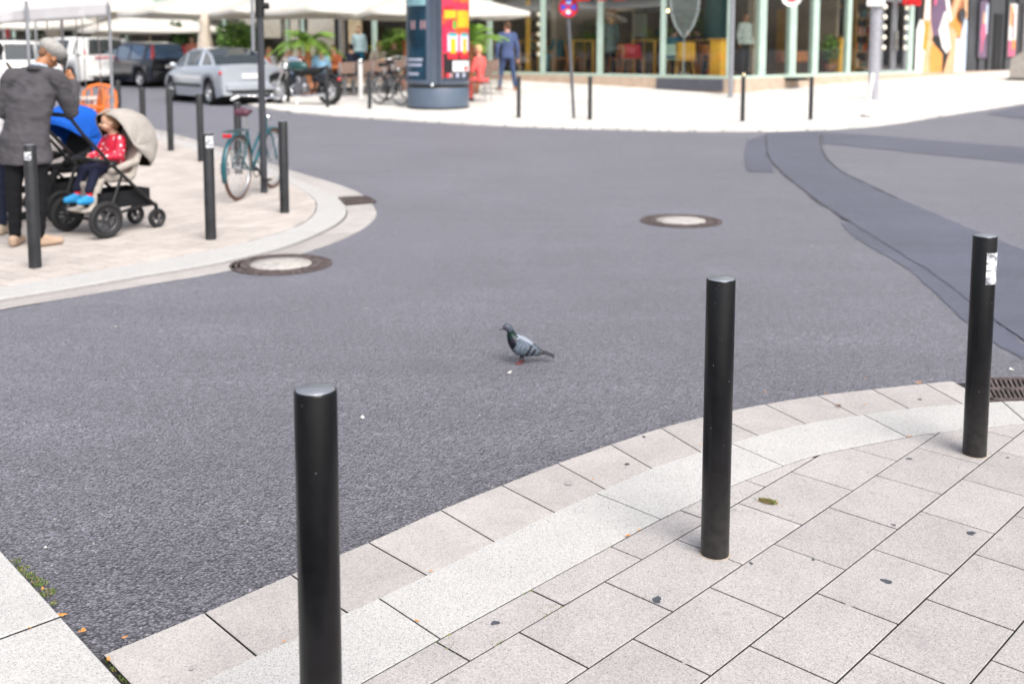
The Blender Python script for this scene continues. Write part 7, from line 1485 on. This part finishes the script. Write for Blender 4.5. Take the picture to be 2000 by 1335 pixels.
# ================================================================ ADVERTISING COLUMN
def adcol():
    D = 24.6; p = on(856, 210); t = thing('advertising_column', 'round blue grey advertising column with a dark blue poster and a colourful fruit poster', 'advertising column', p); r = 60.5 / FPX * p.y; BG = mat('blue grey enamel', (.085, .115, .165), rough=.4, var=.06, coat=.3); BG2 = mat('darker blue grey', (.04, .055, .085), rough=.4)
    mb = MB(); mb.lathe([(r, 0), (r, .44), (r - .01, .46)], n=64); mb.build('base', BG, t); mb = MB(); mb.lathe([(r + .004, -.02), (r + .01, .03), (r, .035)], n=64); mb.build('foot_ring', M_BLACK, t)
    mb = MB(); mb.lathe([(r - .02, .455), (r - .02, .55)], n=64); mb.build('joint', M_BLACK, t)
    mb = MB(); mb.lathe([(r - .005, .54), (r, .55), (r, 3.5), (r + .12, 3.55), (r + .12, 3.75), (.0005, 3.95)], n=64); mb.build('drum', BG, t)
    cam_a = math.atan2(-p.y, -p.x)
    def A(px): x = (px - 856) / 60.5; return cam_a + math.asin(max(-.999, min(.999, x)))
    def curved(name, px0, px1, z0, z1, m, off=.01, bands=None, n=24):
        a0, a1 = A(px0), A(px1); mb = MB(); mb.lathe([(r + off, z0), (r + off, z1)], n=n, arc=a1 - a0, a0=a0); return mb.build(name, m, t)
    for px in (838, 857): 
        a = A(px); mb = MB(); mb.box(((r + .012) * math.cos(a), (r + .012) * math.sin(a), 2.0), (.03, .05, 2.9), rz=a); mb.build('frame_strip', BG2 if px == 857 else BG, t)
    k = (p.y / FPX); Z = lambda py: (217 - py) * k * 1.0
    curved('poster_frame', 796, 842, Z(168), 3.45, BG, .012)
    curved('dark_blue_poster', 799, 834, Z(162), 3.4, mat('night blue print', (.006, .035, .065), rough=.15, var=.5, scale=3, coat=.6), .016)
    curved('poster_header', 799, 834, Z(22), 3.35, mat('pale teal print', (.25, .45, .50), rough=.3), .0175)
    for y0, y1, x0, x1 in ((126, 121, 800, 828), (136, 131, 800, 826), (153, 148, 800, 820)): curved('poster_text', x0, x1, Z(y0), Z(y1), mat('pale lilac print', (.42, .45, .58), rough=.4), .018)
    for x in (806, 811, 824, 830): curved('poster_numerals', x, x + 3, Z(66), Z(50), mat('rose print', (.45, .28, .30), rough=.4), .018, n=4)
    curved('fruit_poster_frame', 863, 916, Z(165), 3.45, BG2, .012)
    def fruit():
        m, tt, bb = nodes('fruit print'); N = tt.nodes.new; L = tt.links.new; tc = N('ShaderNodeTexCoord'); v = N('ShaderNodeTexVoronoi'); v.inputs['Scale'].default_value = 5; L(tc.outputs['Object'], v.inputs[0]); r_ = N('ShaderNodeValToRGB'); r_.color_ramp.elements[0].color = (.62, .01, .02, 1); r_.color_ramp.elements[1].color = (.75, .10, .02, 1); e = r_.color_ramp.elements.new(.5); e.color = (.70, .04, .10, 1); sp = N('ShaderNodeSeparateColor'); L(v.outputs['Color'], sp.inputs[0]); L(sp.outputs[0], r_.inputs[0]); L(r_.outputs[0], bb.inputs['Base Color']); bb.inputs['Roughness'].default_value = .3; return m
    curved('fruit_poster', 864, 914, Z(158), 3.4, fruit(), .016)
    dk = mat('black print', (.012, .012, .015), rough=.3); curved('poster_dark_field', 866, 914, Z(158), Z(112), dk, .0175)
    yl = mat('yellow print', (.85, .45, .02), rough=.4); curved('yellow_block', 868, 890, Z(46), Z(31), yl, .019); curved('yellow_block', 892, 914, Z(63), Z(31), yl, .019)
    og = mat('orange print', (.85, .16, .03), rough=.4); curved('orange_field', 897, 914, Z(16), 3.4, og, .018); curved('green_leaf', 884, 890, Z(66), Z(50), mat('green print', (.10, .40, .06), rough=.4), .019)
    gb = mat('pale bottle print', (.62, .66, .82), rough=.4); 
    for x0, x1 in ((874, 893), (897, 913)): curved('drink', x0, x1, Z(108), Z(76), gb, .020); curved('drink_label', x0 + 5, x1 - 4, Z(112), Z(84), yl, .022); curved('drink_cap', x0 + 2, x1 - 2, Z(79), Z(73), mat('teal print', (.02, .35, .35), rough=.4), .022); curved('berries', x0, x1, Z(122), Z(108), mat('berry red print', (.72, .02, .04), rough=.4), .022)
    curved('red_margin', 864, 870, Z(108), Z(60), mat('crimson print', (.62, .01, .07), rough=.4), .019)
    curved('white_label', 883, 914, Z(146), Z(126), mat('white print', (.75, .74, .74), rough=.4), .021); curved('red_square', 904, 911, Z(144), Z(137), MATS['berry red print'], .0225)
    for x, m in ((874, 'berry red print'), (880, 'rose print'), (892, 'pale lilac print'), (904, 'pale lilac print')): curved('round_logo', x - 3, x + 3, Z(157), Z(149), MATS[m], .021, n=6)
    a = A(845); mb = MB(); mb.ell(((r + .015) * math.cos(a), (r + .015) * math.sin(a), Z(171)), .045, nu=14, nv=8); mb.build('lock', M_CHROME, t)
adcol()
# far street furniture at the left edge above the cars
p = gp(12, 0, 47); t = thing('flag_banner', 'narrow red and white banner above the white cars at the left edge', 'banner', p); mb = MB(); mb.box((0, 0, 2.3), (.16, .04, 1.2)); mb.build('red_stripe', M_RED, t); mb = MB(); mb.box((-.16, 0, 2.3), (.14, .04, 1.2)); mb.build('white_stripe', M_WHITE, t); mb = MB(); mb.cyl((.1, 0, 0), (.1, 0, 3.2), .03, n=8); mb.build('pole', M_GALV, t)
p = gp(48, 0, 30); t = thing('blue_street_sign', 'white board with blue lettering at the top left edge behind the canopy', 'sign', p); c = at(48, 0, 30) - p
mb = MB(); mb.box(c + V((0, 0, .15)), (.75, .04, .7)); mb.build('board', M_WHITE, t); mb = MB(); mb.box(c + V((-.2, -.03, .1)), (.10, .01, .5)); mb.box(c + V((.22, -.03, .1)), (.10, .01, .5)); mb.box(c + V((0, -.03, -.02)), (.12, .01, .22)); mb.build('blue_marks', mat('mid blue', (.03, .25, .62), rough=.4), t); mb = MB(); mb.cyl((.25, .06, 0), (c.x + .25, c.y + .06, c.z + .4), .03, n=8); mb.build('pole', M_GALV, t)
